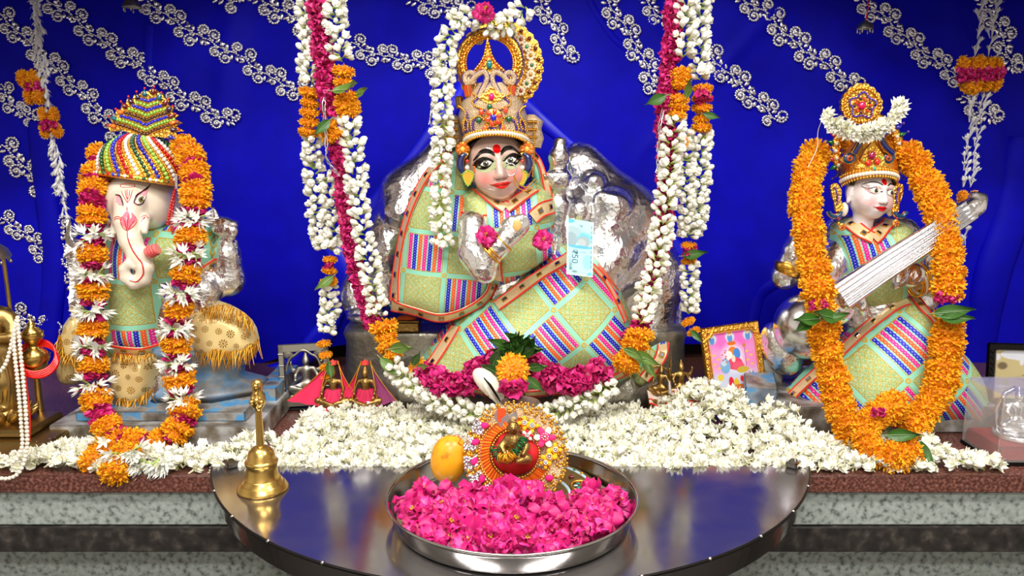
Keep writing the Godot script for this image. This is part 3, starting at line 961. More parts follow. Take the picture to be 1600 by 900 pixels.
		dab.call("iris", oval.call(ex + st.look * 0.05, ey + 0.005, 0.1, 0.1), 0.05, st.iris)
		dab.call("pupil", oval.call(ex + st.look * 0.05, ey + 0.005, 0.055, 0.055), 0.057, rgb(8, 8, 8))
		dab.call("eye_glint", oval.call(ex + st.look * 0.05 + 0.03, ey + 0.03, 0.02, 0.02), 0.064, rgb(250, 250, 250))
		line.call("nostril", [Vector2(s * 0.06, -0.33), Vector2(s * 0.14, -0.35), Vector2(s * 0.21, -0.3)], 0.018, 0.004, rgb(120, 60, 50))
	dab.call("bindi", oval.call(0.0, 0.66, 0.135, 0.15), 0.012, rgb(225, 12, 16))
	var up := []; var lo := []
	for k in 17:
		var t := -1.0 + k / 8.0
		up.append(Vector2(t * 0.33, -0.545 + (0.1 * (1.0 - t * t) - 0.03 * exp(-t * t * 40.0)) + 0.035 * t * t))
		lo.append(Vector2(t * 0.33, -0.55 + 0.035 * t * t))
	var u2 := lo.duplicate(); u2.reverse()
	dab.call("upper_lip", up + u2, 0.012, st.lips)
	var lo2 := []
	for k in 17:
		var t := 1.0 - k / 8.0
		lo2.append(Vector2(t * 0.3, -0.555 - 0.13 * (1.0 - t * t) + 0.03 * t * t))
	dab.call("lower_lip", lo + lo2, 0.012, st.lips)
	line.call("mouth_line", [Vector2(-0.38, -0.5), Vector2(-0.2, -0.545), Vector2(0, -0.555), Vector2(0.2, -0.545), Vector2(0.38, -0.5)], 0.016, 0.02, rgb(120, 10, 10))
	# black hair cap under the crown
	var hp := []
	for k in 25:
		var w := PI * k / 24.0
		hp.append(xf * Vector3(-1.03 * cos(w), 0.35 + 0.78 * sin(w), f.front(-0.96 * cos(w), 0.34 + 0.74 * sin(w)) * 0.8 - 0.1))
	var hb := MB.new(); hb.col = rgb(14, 12, 12); hb.tube(hp, 0.11 * xf.basis.x.length(), 8)
	part("hair", hb, M.paint, root)

func flower_jewel(called: String, x: float, y: float, z: float, rp: float, petals: int, pc: Color, cc: Color, parent: Node) -> void:
	var g := MB.new()
	var s := mpp(x, y, z)
	g.ball(P(x, y, z), Vector3(rp, rp, rp * 0.3) * s, 16, 6)
	var o := part(called, g, M.gold, parent)
	var b := MB.new(); b.col = pc
	for k in petals:
		var w := TAU * k / petals + 0.3
		b.ball(P(x, y, z) + Vector3(cos(w), sin(w), 0.35) * rp * 0.62 * s, Vector3(rp * 0.36, rp * 0.26, rp * 0.2) * s, 8, 5, Basis(Vector3(0, 0, 1), w))
	part("petal_gems", b, M.gem, o)
	b = MB.new(); b.col = cc
	b.ball(P(x, y, z) + Vector3(0, 0, rp * 0.4 * s), Vector3(rp * 0.34, rp * 0.34, rp * 0.22) * s, 10, 6)
	part("gem", b, M.gem, o)

func bead_line(called: String, pts: Array, rp: float, col: Color, m: Material, parent: Node) -> void:
	var a := MB.new(); a.col = col
	var step := rp * 1.9 * 0.0014
	for p in curve(pts, step): a.ball(p, rp * 0.0014, 6, 4)
	part(called, a, m, parent)

func hand(f: Field, wrist: Vector3, fwd: Vector3, side: Vector3, s: float, curl: float) -> void:   # palm, four fingers, thumb; side points to the thumb
	var n := fwd.cross(side).normalized()
	fwd = fwd.normalized(); side = side.normalized()
	f.ell(wrist + fwd * 0.045 * s, Vector3(0.034, 0.048, 0.016) * s, 0.008, Basis(side, fwd, side.cross(fwd)))
	for k in 4:
		var b := wrist + fwd * (0.085 - 0.004 * absf(k - 1.0)) * s + side * (0.027 - 0.018 * k) * s
		var ln: float = [0.066, 0.074, 0.068, 0.052][k] * s
		var d1 := (fwd + side * (0.10 - 0.06 * k)).normalized()
		var d2 := (d1 * cos(curl) + n * sin(curl)).normalized()
		var d3 := (d1 * cos(curl * 2.0) + n * sin(curl * 2.0)).normalized()
		f.chain([b - fwd * 0.02 * s, b, b + d2 * ln * 0.5, b + d2 * ln * 0.5 + d3 * ln * 0.5], [0.0095 * s, 0.0095 * s, 0.0085 * s, 0.007 * s], 0.004)
	var tb := wrist + fwd * 0.03 * s + side * 0.03 * s
	f.chain([tb - side * 0.012 * s, tb + (fwd * 0.6 + side * 0.8) * 0.03 * s, tb + (fwd * 0.95 + side * 0.5 + n * 0.3) * 0.055 * s], [0.013 * s, 0.0105 * s, 0.0085 * s], 0.006)

func px_plate(a: MB, px: Array, z: float, th: float, smooth := true) -> void:
	var pts := PP(px, z)
	if smooth:
		pts.append(pts[0]); pts = curve(pts, 0.004); pts.pop_back()
	var pl := PackedVector2Array()
	for p in pts: pl.append(Vector2(p.x, p.y))
	a.plate(pl, Transform3D(Basis(), Vector3(0, 0, z)), th)

func P2(x: float, y: float, z: float) -> Vector2:
	var p := P(x, y, z)
	return Vector2(p.x, p.y)
func weave(x: float, y: float, z: float, rot: float, s: float, cu := 0.25, cv := 0.25) -> Vector2:   # cloth origin that puts a panel's middle there
	return P2(x, y, z) - (Vector2(cu, cv) * s).rotated(-rot)

func make_goddess() -> void:
	var root := thing("goddess_statue", "goddess statue with dark kohl-rimmed eyes and green patchwork dress seated on the silver foil throne", "statue", Vector3(0, 0, -0.1))
	# throne
	var a := MB.new()
	var rows := []
	for v in [[0.0, 0.99], [0.012, 1.0], [0.15, 0.985], [0.168, 1.0], [0.18, 0.99], [0.186, 0.96], [0.186, 0.3]]:
		var row := []
		for k in 64:
			var w := TAU * k / 64.0
			var e := 0.34
			var cx := signf(sin(w)) * pow(absf(sin(w)), e); var cz := signf(cos(w)) * pow(absf(cos(w)), e)
			row.append(Vector3(0.008 + 0.425 * v[1] * cx, v[0], -0.16 + 0.15 * v[1] * cz))
		rows.append(row)
	a.sheet(rows, true)
	var throne := part("throne", a, M.dull_foil, root)
	var f := Field.new(Vector3(-0.4, -0.01, -0.12), Vector3(0.44, 0.16, 0.14), 0.0085)
	for q in [[640, 618, 0.03, 0.045], [610, 600, 0.0, 0.04], [690, 630, 0.04, 0.045], [760, 640, 0.04, 0.05], [850, 640, 0.04, 0.05], [920, 628, 0.04, 0.048], [975, 620, 0.03, 0.042], [1010, 610, 0.0, 0.04], [655, 590, 0.0, 0.05], [960, 590, 0.0, 0.05]]:
		f.ell(P(q[0], q[1], q[2]), Vector3(q[3] * 1.25, q[3], q[3]), 0.03)
	a = MB.new(); f.add_to(a)
	part("footing", a, M.dull_foil, throne)
	for q in [[560, 445, -0.15, 580, 515, -0.12, 0.04, 0.045], [1030, 430, -0.16, 1035, 540, -0.14, 0.055, 0.06]]:
		f = Field.new(P(q[0], q[1], q[2]) - Vector3(0.13, 0.16, 0.1), P(q[0], q[1], q[2]) + Vector3(0.14, 0.11, 0.12), 0.0075)
		f.cap(P(q[0], q[1], q[2]), P(q[3], q[4], q[5]), q[6], q[7], 0.03)
		f.ell(P(q[0] - 8, q[1] + 20, q[2] + 0.02), Vector3(0.035, 0.045, 0.035), 0.02)
		f.ell(P(q[3] - 5, q[4] - 22, q[5] + 0.03), Vector3(0.055, 0.016, 0.05), 0.015)
		a = MB.new(); f.add_to(a); part("arm_rest", a, M.foil, throne)
	# foil-wrapped body with its many arms
	f = Field.new(Vector3(-0.38, 0.1, -0.24), Vector3(0.44, 0.64, 0.12), 0.0082)
	f.chain([P(905, 262, -0.14), P(975, 345, -0.13), P(1015, 430, -0.13), P(1010, 510, -0.13)], [0.062, 0.085, 0.075, 0.075], 0.05)
	f.ell(P(930, 400, -0.12), Vector3(0.11, 0.16, 0.07), 0.05)
	f.ell(P(900, 470, -0.1), Vector3(0.14, 0.14, 0.08), 0.05)
	f.chain([P(690, 245, -0.12), P(640, 305, -0.12), P(612, 375, -0.12), P(606, 450, -0.12)], [0.045, 0.062, 0.055, 0.05], 0.05)
	f.cap(P(790, 330, -0.06), P(800, 520, -0.04), 0.07, 0.11, 0.05)
	f.cap(P(720, 320, -0.06), P(850, 312, -0.06), 0.055, 0.055, 0.05)
	# raised fist and the mace it holds
	f.chain([P(850, 330, -0.06), P(866, 420, -0.01), P(869, 330, 0.0), P(871, 300, 0.0)], [0.05, 0.036, 0.026, 0.022], 0.02)
	f.ell(P(872, 280, 0.0), Vector3(0.033, 0.03, 0.03), 0.012)
	for k in 4: f.cap(P(858 + k * 9, 272, 0.032), P(857 + k * 9, 290, 0.03), 0.0085, 0.008, 0.006)
	f.ell(P(872, 318, 0.0), Vector3(0.034, 0.012, 0.03), 0.008)
	f.ell(P(873, 246, 0.0), Vector3(0.027, 0.026, 0.026), 0.012)
	f.ell(P(875, 225, 0.0), Vector3(0.016, 0.018, 0.016), 0.008)
	f.cap(P(875, 222, 0.0), P(875, 217, 0.0), 0.011, 0.01, 0.006)
	# hands behind
	f.ell(P(928, 284, -0.06), Vector3(0.026, 0.024, 0.026), 0.012)
	for k in 4: f.chain([P(946 + k * 12, 330 + k * 3, -0.05), P(938 + k * 11, 306 + k * 4, -0.03), P(944 + k * 10, 296 + k * 5, -0.06)], [0.013, 0.013, 0.009], 0.006)
	f.chain([P(958, 325, -0.06), P(945, 375, -0.05), P(905, 400, -0.05)], [0.045, 0.04, 0.05], 0.02)
	f.chain([P(1000, 350, -0.08), P(965, 395, -0.04), P(925, 440, -0.02)], [0.03, 0.04, 0.045], 0.02)
	f.chain([P(990, 420, -0.07), P(950, 450, -0.03), P(915, 470, -0.02)], [0.04, 0.035, 0.04], 0.02)
	f.ell(P(905, 330, -0.06), Vector3(0.03, 0.04, 0.04), 0.02)
	f.ell(P(625, 330, -0.06), Vector3(0.04, 0.035, 0.03), 0.02)
	f.ell(P(605, 390, -0.07), Vector3(0.03, 0.04, 0.03), 0.02)
	a = MB.new(); f.add_to(a)
	part("body", a, M.foil, root)
	# dress
	var skirt := pillow([742, 474, 790, 440, 835, 412, 890, 378, 930, 402, 962, 442, 990, 500, 1002, 548, 988, 582, 930, 604, 850, 618, 765, 620, 700, 606, 655, 578, 672, 540, 700, 505], 0.0, 0.155, 0.07, 0.17)
	skirt.bump = func(p: Vector2) -> float: return 0.006 * sin(p.x * 26.0 + p.y * 14.0) + 0.004 * sin(p.x * 11.0 - p.y * 33.0)
	a = MB.new(); skirt.build(a, 0.014, -0.73, 0.195, weave(816, 483, 0.14, -0.73, 0.195))
	var sk := part("skirt", a, M.patchwork_cloth, root)
	var shawl := pillow([722, 218, 692, 238, 662, 270, 638, 316, 622, 370, 613, 425, 608, 480, 650, 494, 690, 504, 730, 492, 762, 474, 778, 440, 774, 380, 756, 330, 742, 290, 735, 250], 0.0, 0.085, 0.05, 0.07)
	shawl.bump = func(p: Vector2) -> float: return 0.006 * sin(p.x * 42.0 + p.y * 9.0)
	a = MB.new(); shawl.build(a, 0.013, 0.1, 0.185, weave(660, 457, 0.07, 0.1, 0.185))
	var sh := part("shawl", a, M.patchwork_cloth, root)
	var right_shawl := pillow([812, 222, 840, 240, 855, 275, 866, 312, 852, 340, 835, 300, 820, 262], 0.0, 0.05, 0.04, 0.03)
	a = MB.new(); right_shawl.build(a, 0.01, 0.1, 0.225, Vector2(0.05, 0.5))
	var rs := part("shawl", a, M.patchwork_cloth, root)
	var blouse := pillow([718, 300, 748, 286, 790, 300, 835, 284, 864, 306, 868, 336, 858, 372, 868, 392, 830, 424, 785, 446, 756, 430, 738, 380, 720, 350], 0.03, 0.09, 0.08, 0.08)
	a = MB.new(); blouse.build(a, 0.012, -0.08, 0.2, weave(800, 322, 0.1, -0.08, 0.2, 0.75, 0.25))
	var bl := part("blouse", a, M.patchwork_cloth, root)
	ribbon(shawl, [702, 238, 668, 272, 644, 318, 628, 370, 619, 425, 616, 470], 0.028, sh, 0.045)
	ribbon(shawl, [612, 476, 652, 488, 690, 497, 730, 485, 762, 462, 772, 432], 0.028, sh, 0.045)
	ribbon(right_shawl, [824, 235, 842, 252, 852, 285, 860, 318], 0.022, rs, 0.04)
	ribbon(skirt, [776, 478, 812, 452, 852, 424, 893, 399], 0.032, sk, 0.042)
	ribbon(skirt, [900, 396, 930, 420, 955, 452, 978, 502], 0.018, sk, 0.05)
	ribbon(skirt, [712, 510, 692, 542, 672, 572], 0.032, sk, 0.05)
	ribbon(skirt, [672, 584, 720, 606, 780, 614, 860, 612, 930, 600, 984, 576], 0.024, sk, 0.06)
	ribbon(blouse, [748, 294, 770, 312, 790, 324], 0.03, bl, 0.03)
	ribbon(blouse, [790, 324, 812, 310, 834, 294], 0.03, bl, 0.03)
	ribbon(blouse, [722, 342, 745, 347, 762, 347], 0.03, bl, 0.032)
	ribbon(blouse, [832, 340, 846, 328, 864, 322], 0.03, bl, 0.03)
	ribbon(blouse, [774, 400, 776, 425, 777, 438], 0.026, bl, 0.03)
	# loose hem hanging at the lower right
	var hem := pillow([1000, 552, 1040, 532, 1046, 545, 1030, 580, 1000, 605, 985, 590], 0.03, 0.03, 0.01, 0.02)
	a = MB.new(); hem.build(a, 0.01, 0.5, 0.2)
	var he := part("hem", a, M.patchwork_cloth, root)
	ribbon(hem, [1036, 538, 1030, 562, 1006, 592], 0.024, he, 0.035)
	# the arm laid across the lap and its hand
	f = Field.new(P(730, 440, 0.16) - Vector3(0.05, 0.04, 0.14), P(830, 330, 0.16) + Vector3(0.03, 0.03, 0.08), 0.004)
	f.chain([P(738, 352, 0.12), P(742, 395, 0.15), P(757, 424, 0.17)], [0.032, 0.033, 0.024], 0.015)
	f.ell(P(757, 422, 0.17), Vector3(0.016, 0.026, 0.02), 0.015, Basis(Vector3(0, 0, 1), 0.6))
	f.chain([P(752, 412, 0.17), P(778, 385, 0.18), P(792, 370, 0.18)], [0.03, 0.023, 0.02], 0.015)
	hand(f, P(789, 374, 0.18), P(815, 346, 0.17) - P(789, 374, 0.18), P(772, 354, 0.19) - P(789, 374, 0.18), 0.44, 0.4)
	f.ell(P(804, 358, 0.18), Vector3(0.024, 0.03, 0.018), 0.015, Basis(Vector3(0, 0, 1), -0.75))
	a = MB.new(); f.add_to(a)
	var arm := part("arm", a, M.foil, root)
	a = MB.new(); a.col = rgb(226, 178, 110); a.ball(P(808, 352, 0.199), Vector3(0.010, 0.013, 0.004), 10, 6); part("palm_mark", a, M.paint, arm)
	for k in 5:
		var c := P(766 + k * 5.0, 395 - k * 4.6, 0.178)
		var d := (P(786, 377, 0.178) - P(766, 395, 0.178)).normalized()
		var b := along(d)
		var ring := []
		for j in 24: ring.append(c + b * Vector3(cos(TAU * j / 24.0), 0, sin(TAU * j / 24.0)) * (0.0265 - 0.0008 * k))
		a = MB.new(); a.col = rgb(70, 40, 150); a.tube(ring, 0.0034 if k != 2 else 0.0024, 6, true)
		part("bangle", a, M.gold if k != 2 else M.gem, arm)
	# head
	var hx := Transform3D(Basis(Vector3.UP, 0.10) * Basis(Vector3(0, 0, 1), 0.13) * Basis.from_scale(Vector3.ONE * 0.0625), P(777, 262, 0.075))
	make_head(hx, root, {"skin": rgb(208, 176, 164), "blush": rgb(232, 120, 112), "blush_on": 0.75, "ink": rgb(24, 22, 20), "kohl": true, "eye_w": 0.19, "iris": rgb(90, 84, 70), "look": -0.3, "lips": rgb(222, 30, 10)})
	# nose ring and its chain, ear ornaments
	var ring := []
	for j in 20: ring.append(P(798 + 8.5 * cos(TAU * j / 20.0), 265 + 9.5 * sin(TAU * j / 20.0), 0.155))
	a = MB.new(); a.tube(ring, 0.0014, 6, true); part("nose_ring", a, M.silver, root)
	bead_line("nose_chain", P3([803, 272, 0.15, 808, 285, 0.14, 822, 292, 0.13, 836, 280, 0.1]), 1.0, Color.WHITE, M.gold_thread, root)
	bead_line("nose_chain", P3([803, 273, 0.152, 806, 290, 0.14, 824, 298, 0.13, 840, 282, 0.1]), 1.0, Color.WHITE, M.gold_thread, root)
	for s in [[726, 1.0], [820, -1.0]]:
		var x: float = s[0]
		flower_jewel("ear_flower", x - 3 * s[1], 233, 0.1, 12, 8, rgb(235, 120, 30), rgb(240, 200, 90), root)
		var arc := []
		for j in 14:
			var w := PI * 0.62 - j / 13.0 * PI * 1.25
			arc.append(P(x + s[1] * (-9 * cos(w) + 2), 256 - 15 * sin(w), 0.105))
		var rr := []
		for j in 14: rr.append(0.0075 * sin(PI * (j + 1.5) / 16.0))
		a = MB.new(); a.tube(arc, 0.0085, 8); var eo := part("earring", a, M.gold, root)
		for j in arc.size(): arc[j] += Vector3(0, 0, 0.006)
		a = MB.new(); a.col = rgb(16, 36, 90); a.tube(arc, rr, 8); part("enamel", a, M.gem, eo)
		a = MB.new(); bead(a, x + 4 * s[1], 262, 0.115, 4, rgb(230, 225, 215)); bead(a, x + 4 * s[1], 252, 0.115, 3, rgb(210, 40, 30)); part("gem", a, M.gem, eo)
		a = MB.new(); px_plate(a, [x - 8 + 5 * s[1], 272, x + 5 * s[1], 268, x + 8 + 5 * s[1], 272, x + 6 + 5 * s[1], 282, x + 5 * s[1], 289, x - 6 + 5 * s[1], 282], 0.116, 0.008)
		part("pendant", a, M.gold, eo)
		bead_line("green_beads", PP([x - 9 + 5 * s[1], 273, x + 5 * s[1], 267, x + 9 + 5 * s[1], 273, x + 5 * s[1], 290, x - 9 + 5 * s[1], 273], 0.116), 1.7, rgb(150, 190, 60), M.gem, eo)
	bead_line("bead_strand", P3([740, 235, 0.09, 742, 262, 0.11, 750, 290, 0.12]), 3.0, rgb(240, 110, 30), M.gem, root)

	# crown
	var cr := thing("crown", "tall gold and pearl crown with studded halo ring on the kohl-eyed goddess", "crown", P(770, 215, 0.08))
	var sl := [[729, 823, 228, 211, 0.07], [722, 825, 205, 196, 0.07], [716, 824, 182, 178, 0.066], [720, 817, 162, 160, 0.056], [736, 803, 144, 143, 0.04], [746, 792, 130, 130, 0.028]]
	a = MB.new(); shell(a, sl, 0.08)
	var body := part("crown_body", a, M.pearl_mesh, cr)
	for lv in [[0.0, 2.4, M.gold, "gold_beads"], [0.22, 3.4, M.pearl, "brim_pearls"], [0.45, 2.2, M.gold, "gold_beads"]]:
		a = MB.new()
		for j in 41:
			var w := -PI * 0.55 + PI * 1.1 * j / 40.0
			a.ball(shell_pt(sl, 0.08, lv[0], w, 0.003), lv[1] * 0.0014, 8, 5)
		part(lv[3], a, lv[2], body)
	# purple bead outlines of the two elephants, gold inlay
	for s in [-1.0, 1.0]:
		for q in [[[0.6, 0.15, 1.2, 0.2, 1.6, 0.35, 1.35, 0.6, 0.6, 0.7], 1.5], [[0.7, 1.1, 1.3, 0.9, 1.9, 0.75, 2.4, 0.95, 2.6, 1.2], 1.5], [[2.2, 0.2, 2.5, 0.45, 2.9, 0.55, 3.3, 0.45, 3.6, 0.7], 1.5], [[0.7, 0.85, 1.2, 0.75, 1.5, 0.85, 1.2, 1.0, 0.7, 0.98], 1.3]]:
			var pts := []
			for k in range(0, q[0].size(), 2): pts.append(shell_pt(sl, 0.08, q[0][k], s * q[0][k + 1], 0.0025))
			bead_line("purple_beads", pts, q[1], rgb(74, 40, 160), M.gem, body)
			for k in pts.size(): pts[k] += Vector3(0.004 * s, 0.003, 0.0)
			bead_line("gold_beads", pts, 1.8, Color.WHITE, M.gold, body)
		# curled trunks
		var cx: float = 765.0 + s * 30.0
		var tr := []
		for j in 22:
			var w := j / 21.0 * TAU * 1.05
			tr.append(P(cx + s * (9.5 * (1.0 - 0.4 * j / 21.0)) * cos(w - 1.2), 122 - 10.0 * (1.0 - 0.35 * j / 21.0) * sin(w - 1.2), 0.1))
		tr.reverse()
		tr.append(P(765 + s * 19, 117, 0.105)); tr.append(P(765 + s * 8, 113, 0.108)); tr.append(P(765 + s * 4, 122, 0.11)); tr.append(P(765 + s * 7, 132, 0.112)); tr.append(P(765 + s * 12, 142, 0.118)); tr.append(P(765 + s * 16, 152, 0.125))
		tr = curve(tr, 0.004)
		a = MB.new()
		for j in tr.size(): a.ball(tr[j], 0.0058, 7, 5)
		var tk := part("trunk", a, M.pearl_mesh, cr)
		var ed := []
		for p in tr: ed.append(p + Vector3(0, 0, -0.003))
		a = MB.new(); a.col = rgb(74, 40, 160); a.tube(ed, 0.0072, 6); part("outline", a, M.gem, tk)
		# striped side blocks
		for q in [[765 + s * 34, 142, 0.10, rgb(190, 40, 30), 0.0], [765 + s * 47, 160, 0.07, rgb(80, 40, 20), 0.3]]:
			a = MB.new(); a.box(Transform3D(Basis(Vector3(0, 0, 1), -s * 0.15) * Basis(Vector3.UP, s * 0.5), P(q[0], q[1], q[2])), Vector3(0.016, 0.026, 0.012), 0.002)
			var bk := part("side_block", a, M.gold, cr)
			a = MB.new(); a.col = q[3]
			for k in 3: a.box(Transform3D(Basis(Vector3(0, 0, 1), -s * 0.15) * Basis(Vector3.UP, s * 0.5), P(q[0] - 4 + 4 * k, q[1], q[2] + 0.005)), Vector3(0.0022, 0.022, 0.006), 0.0)
			part("stripe", a, M.gem, bk)
		# gold side pillars with pearls
		var sx: float = 768.0 + s * 62.0
		var pr := [[sx - 15, sx + 15, 232, 230, 0.022], [sx - 20, sx + 20, 216, 214, 0.028], [sx - 16, sx + 16, 202, 200, 0.024], [sx - 19, sx + 19, 190, 188, 0.026], [sx - 7, sx + 7, 180, 179, 0.012]]
		a = MB.new(); shell(a, pr, 0.04, 2); var sp := part("side_ornament", a, M.pearl_mesh, cr)
		for k in 3:
			a = MB.new(); a.box(Transform3D(Basis(), P(sx, 190 + k * 12, 0.068)), Vector3(0.03, 0.005, 0.006), 0.002); part("gold_bar", a, M.gold, sp)
		bead_line("bead_strand", P3([sx + s * 4, 190, 0.07, sx + s * 5, 230, 0.075, sx + s * 2, 275, 0.09]), 1.7, Color.WHITE, M.gold_thread, cr)
	# halo ring with studs
	var halo := []
	for j in 48: halo.append(P(765 + 45 * cos(TAU * j / 48.0), 98 - 46 * sin(TAU * j / 48.0), 0.05))
	a = MB.new(); a.tube(halo, 0.0125, 10, true, 0.5)
	var hr := part("halo_ring", a, M.gold_relief, cr)
	for j in 30:
		var w := -0.6 + (PI + 1.2) * j / 29.0
		a = MB.new(); bead(a, 765 + 45 * cos(w), 98 - 46 * sin(w), 0.058, 3.4); part("stud", a, M.gold, hr)
	for rr in [37.0, 53.5]:
		var pts := []
		for j in 37:
			var w := -0.7 + (PI + 1.4) * j / 36.0
			pts.append(P(765 + rr * cos(w), 98 - rr * 1.02 * sin(w), 0.056))
		bead_line("bead_ring", pts, 1.7 if rr < 40 else 1.3, rgb(70, 50, 150), M.gold if rr < 40 else M.gem, hr)
	# scalloped disc behind it
	var dr := [[], [], [], [], []]
	for j in 141:
		var w := TAU * j / 140.0
		var r := 66.0 + 3.0 * absf(sin(w * 15.0))
		var pi := P(769 + 46 * cos(w), 98 - 47 * sin(w), 0.02); var po := P(781 + r * cos(w), 102 - r * sin(w) * 1.06, 0.02)
		var th := Vector3(0, 0, 0.012)
		dr[0].append(pi - th); dr[1].append(pi); dr[2].append(po); dr[3].append(po - th); dr[4].append(pi - th)
	for row in dr: row.reverse()
	a = MB.new(); a.sheet(dr)
	var dk := part("rosette_disc", a, M.gold_relief, cr)
	for j in 22:
		var w := TAU * j / 22.0
		var x := 781 + 50 * cos(w); var y := 102 - 53 * sin(w)
		if y > 178 or x < 745: continue
		flower_jewel("medallion", x, y, 0.024, 8.5, 9, rgb(245, 225, 190), [rgb(40, 110, 60), rgb(190, 130, 50), rgb(60, 150, 80), rgb(150, 50, 30)][j % 4], dk)
		a = MB.new(); bead(a, 781 + 61 * cos(w + 0.14), 102 - 64 * sin(w + 0.14), 0.024, 3.4, rgb(96, 18, 16)); part("gem", a, M.gem, dk)
	# spire with its teal gem
	a = MB.new(); px_plate(a, [738, 113, 750, 98, 756, 86, 759, 76, 762, 62, 765, 76, 769, 86, 776, 97, 789, 110, 778, 116, 750, 117], 0.092, 0.012, false)
	var spire := part("spire", a, M.gold_relief, cr)
	bead_line("gold_beads", PP([740, 112, 751, 98, 757, 86, 762, 66, 768, 86, 775, 98, 787, 110], 0.094), 2.4, Color.WHITE, M.gold, spire)
	a = MB.new(); a.tube(P3([760.5, 76, 0.09, 762, 60, 0.088]), [0.004, 0.0016], 8); part("tip", a, M.gold, spire)
	a = MB.new(); a.col = rgb(0, 120, 120); a.ball(P(764.5, 101, 0.1), Vector3(0.0065, 0.0095, 0.006), 10, 7); part("gem", a, M.gem, spire)
	bead_line("red_beads", PP([750, 108, 758, 94, 764, 89, 771, 95, 778, 107], 0.098), 1.5, rgb(230, 90, 30), M.gem, spire)
	# gems of the front
	flower_jewel("flower_jewel", 771, 184, 0.152, 15, 6, rgb(226, 62, 20), rgb(10, 20, 190), cr)
	for q in [[765, 167, rgb(10, 90, 50)], [748, 188, rgb(10, 90, 50)], [795, 186, rgb(10, 90, 50)], [771, 203, rgb(20, 30, 180)], [758, 200, rgb(235, 110, 40)], [785, 199, rgb(235, 110, 40)], [752, 175, rgb(230, 80, 40)], [790, 172, rgb(230, 80, 40)]]:
		a = MB.new(); a.col = q[2]; a.ball(P(q[0], q[1], 0.148), Vector3(0.006, 0.007, 0.005), 8, 6); part("gem", a, M.gem, cr)
	a = MB.new(); px_plate(a, [748, 152, 760, 142, 768, 136, 776, 142, 788, 150, 776, 160, 768, 164, 758, 160], 0.138, 0.012)
	var pl := part("lotus_plate", a, M.gold_relief, cr)
	a = MB.new(); a.col = rgb(236, 20, 110); a.ball(P(768, 151, 0.142), Vector3(0.0065, 0.008, 0.006), 10, 7); part("gem", a, M.gem, pl)

func onf(f: Field, x: float, y: float, off := 0.0) -> Vector3:
	var z := f.o.z + f.nz * f.h * 0.7
	for i in 10:
		var p := P(x, y, z)
		z = lerpf(z, f.front(p.x, p.y) + off, 0.7)
	return P(x, y, z)

func fringe(called: String, pts: Array, ln: float, m: Material, parent: Node, spread := 0.3) -> void:
	var a := MB.new()
	for p in curve(pts, 0.0022):
		var d := (Vector3(0, -1, 0.25) + rdir() * spread).normalized() * ln * rnd(0.75, 1.15)
		a.tube([p + rdir() * 0.002, p + d * 0.5 + Vector3(0, 0, 0.003), p + d], [0.0013, 0.0011, 0.0005], 4)
	part(called, a, m, parent)

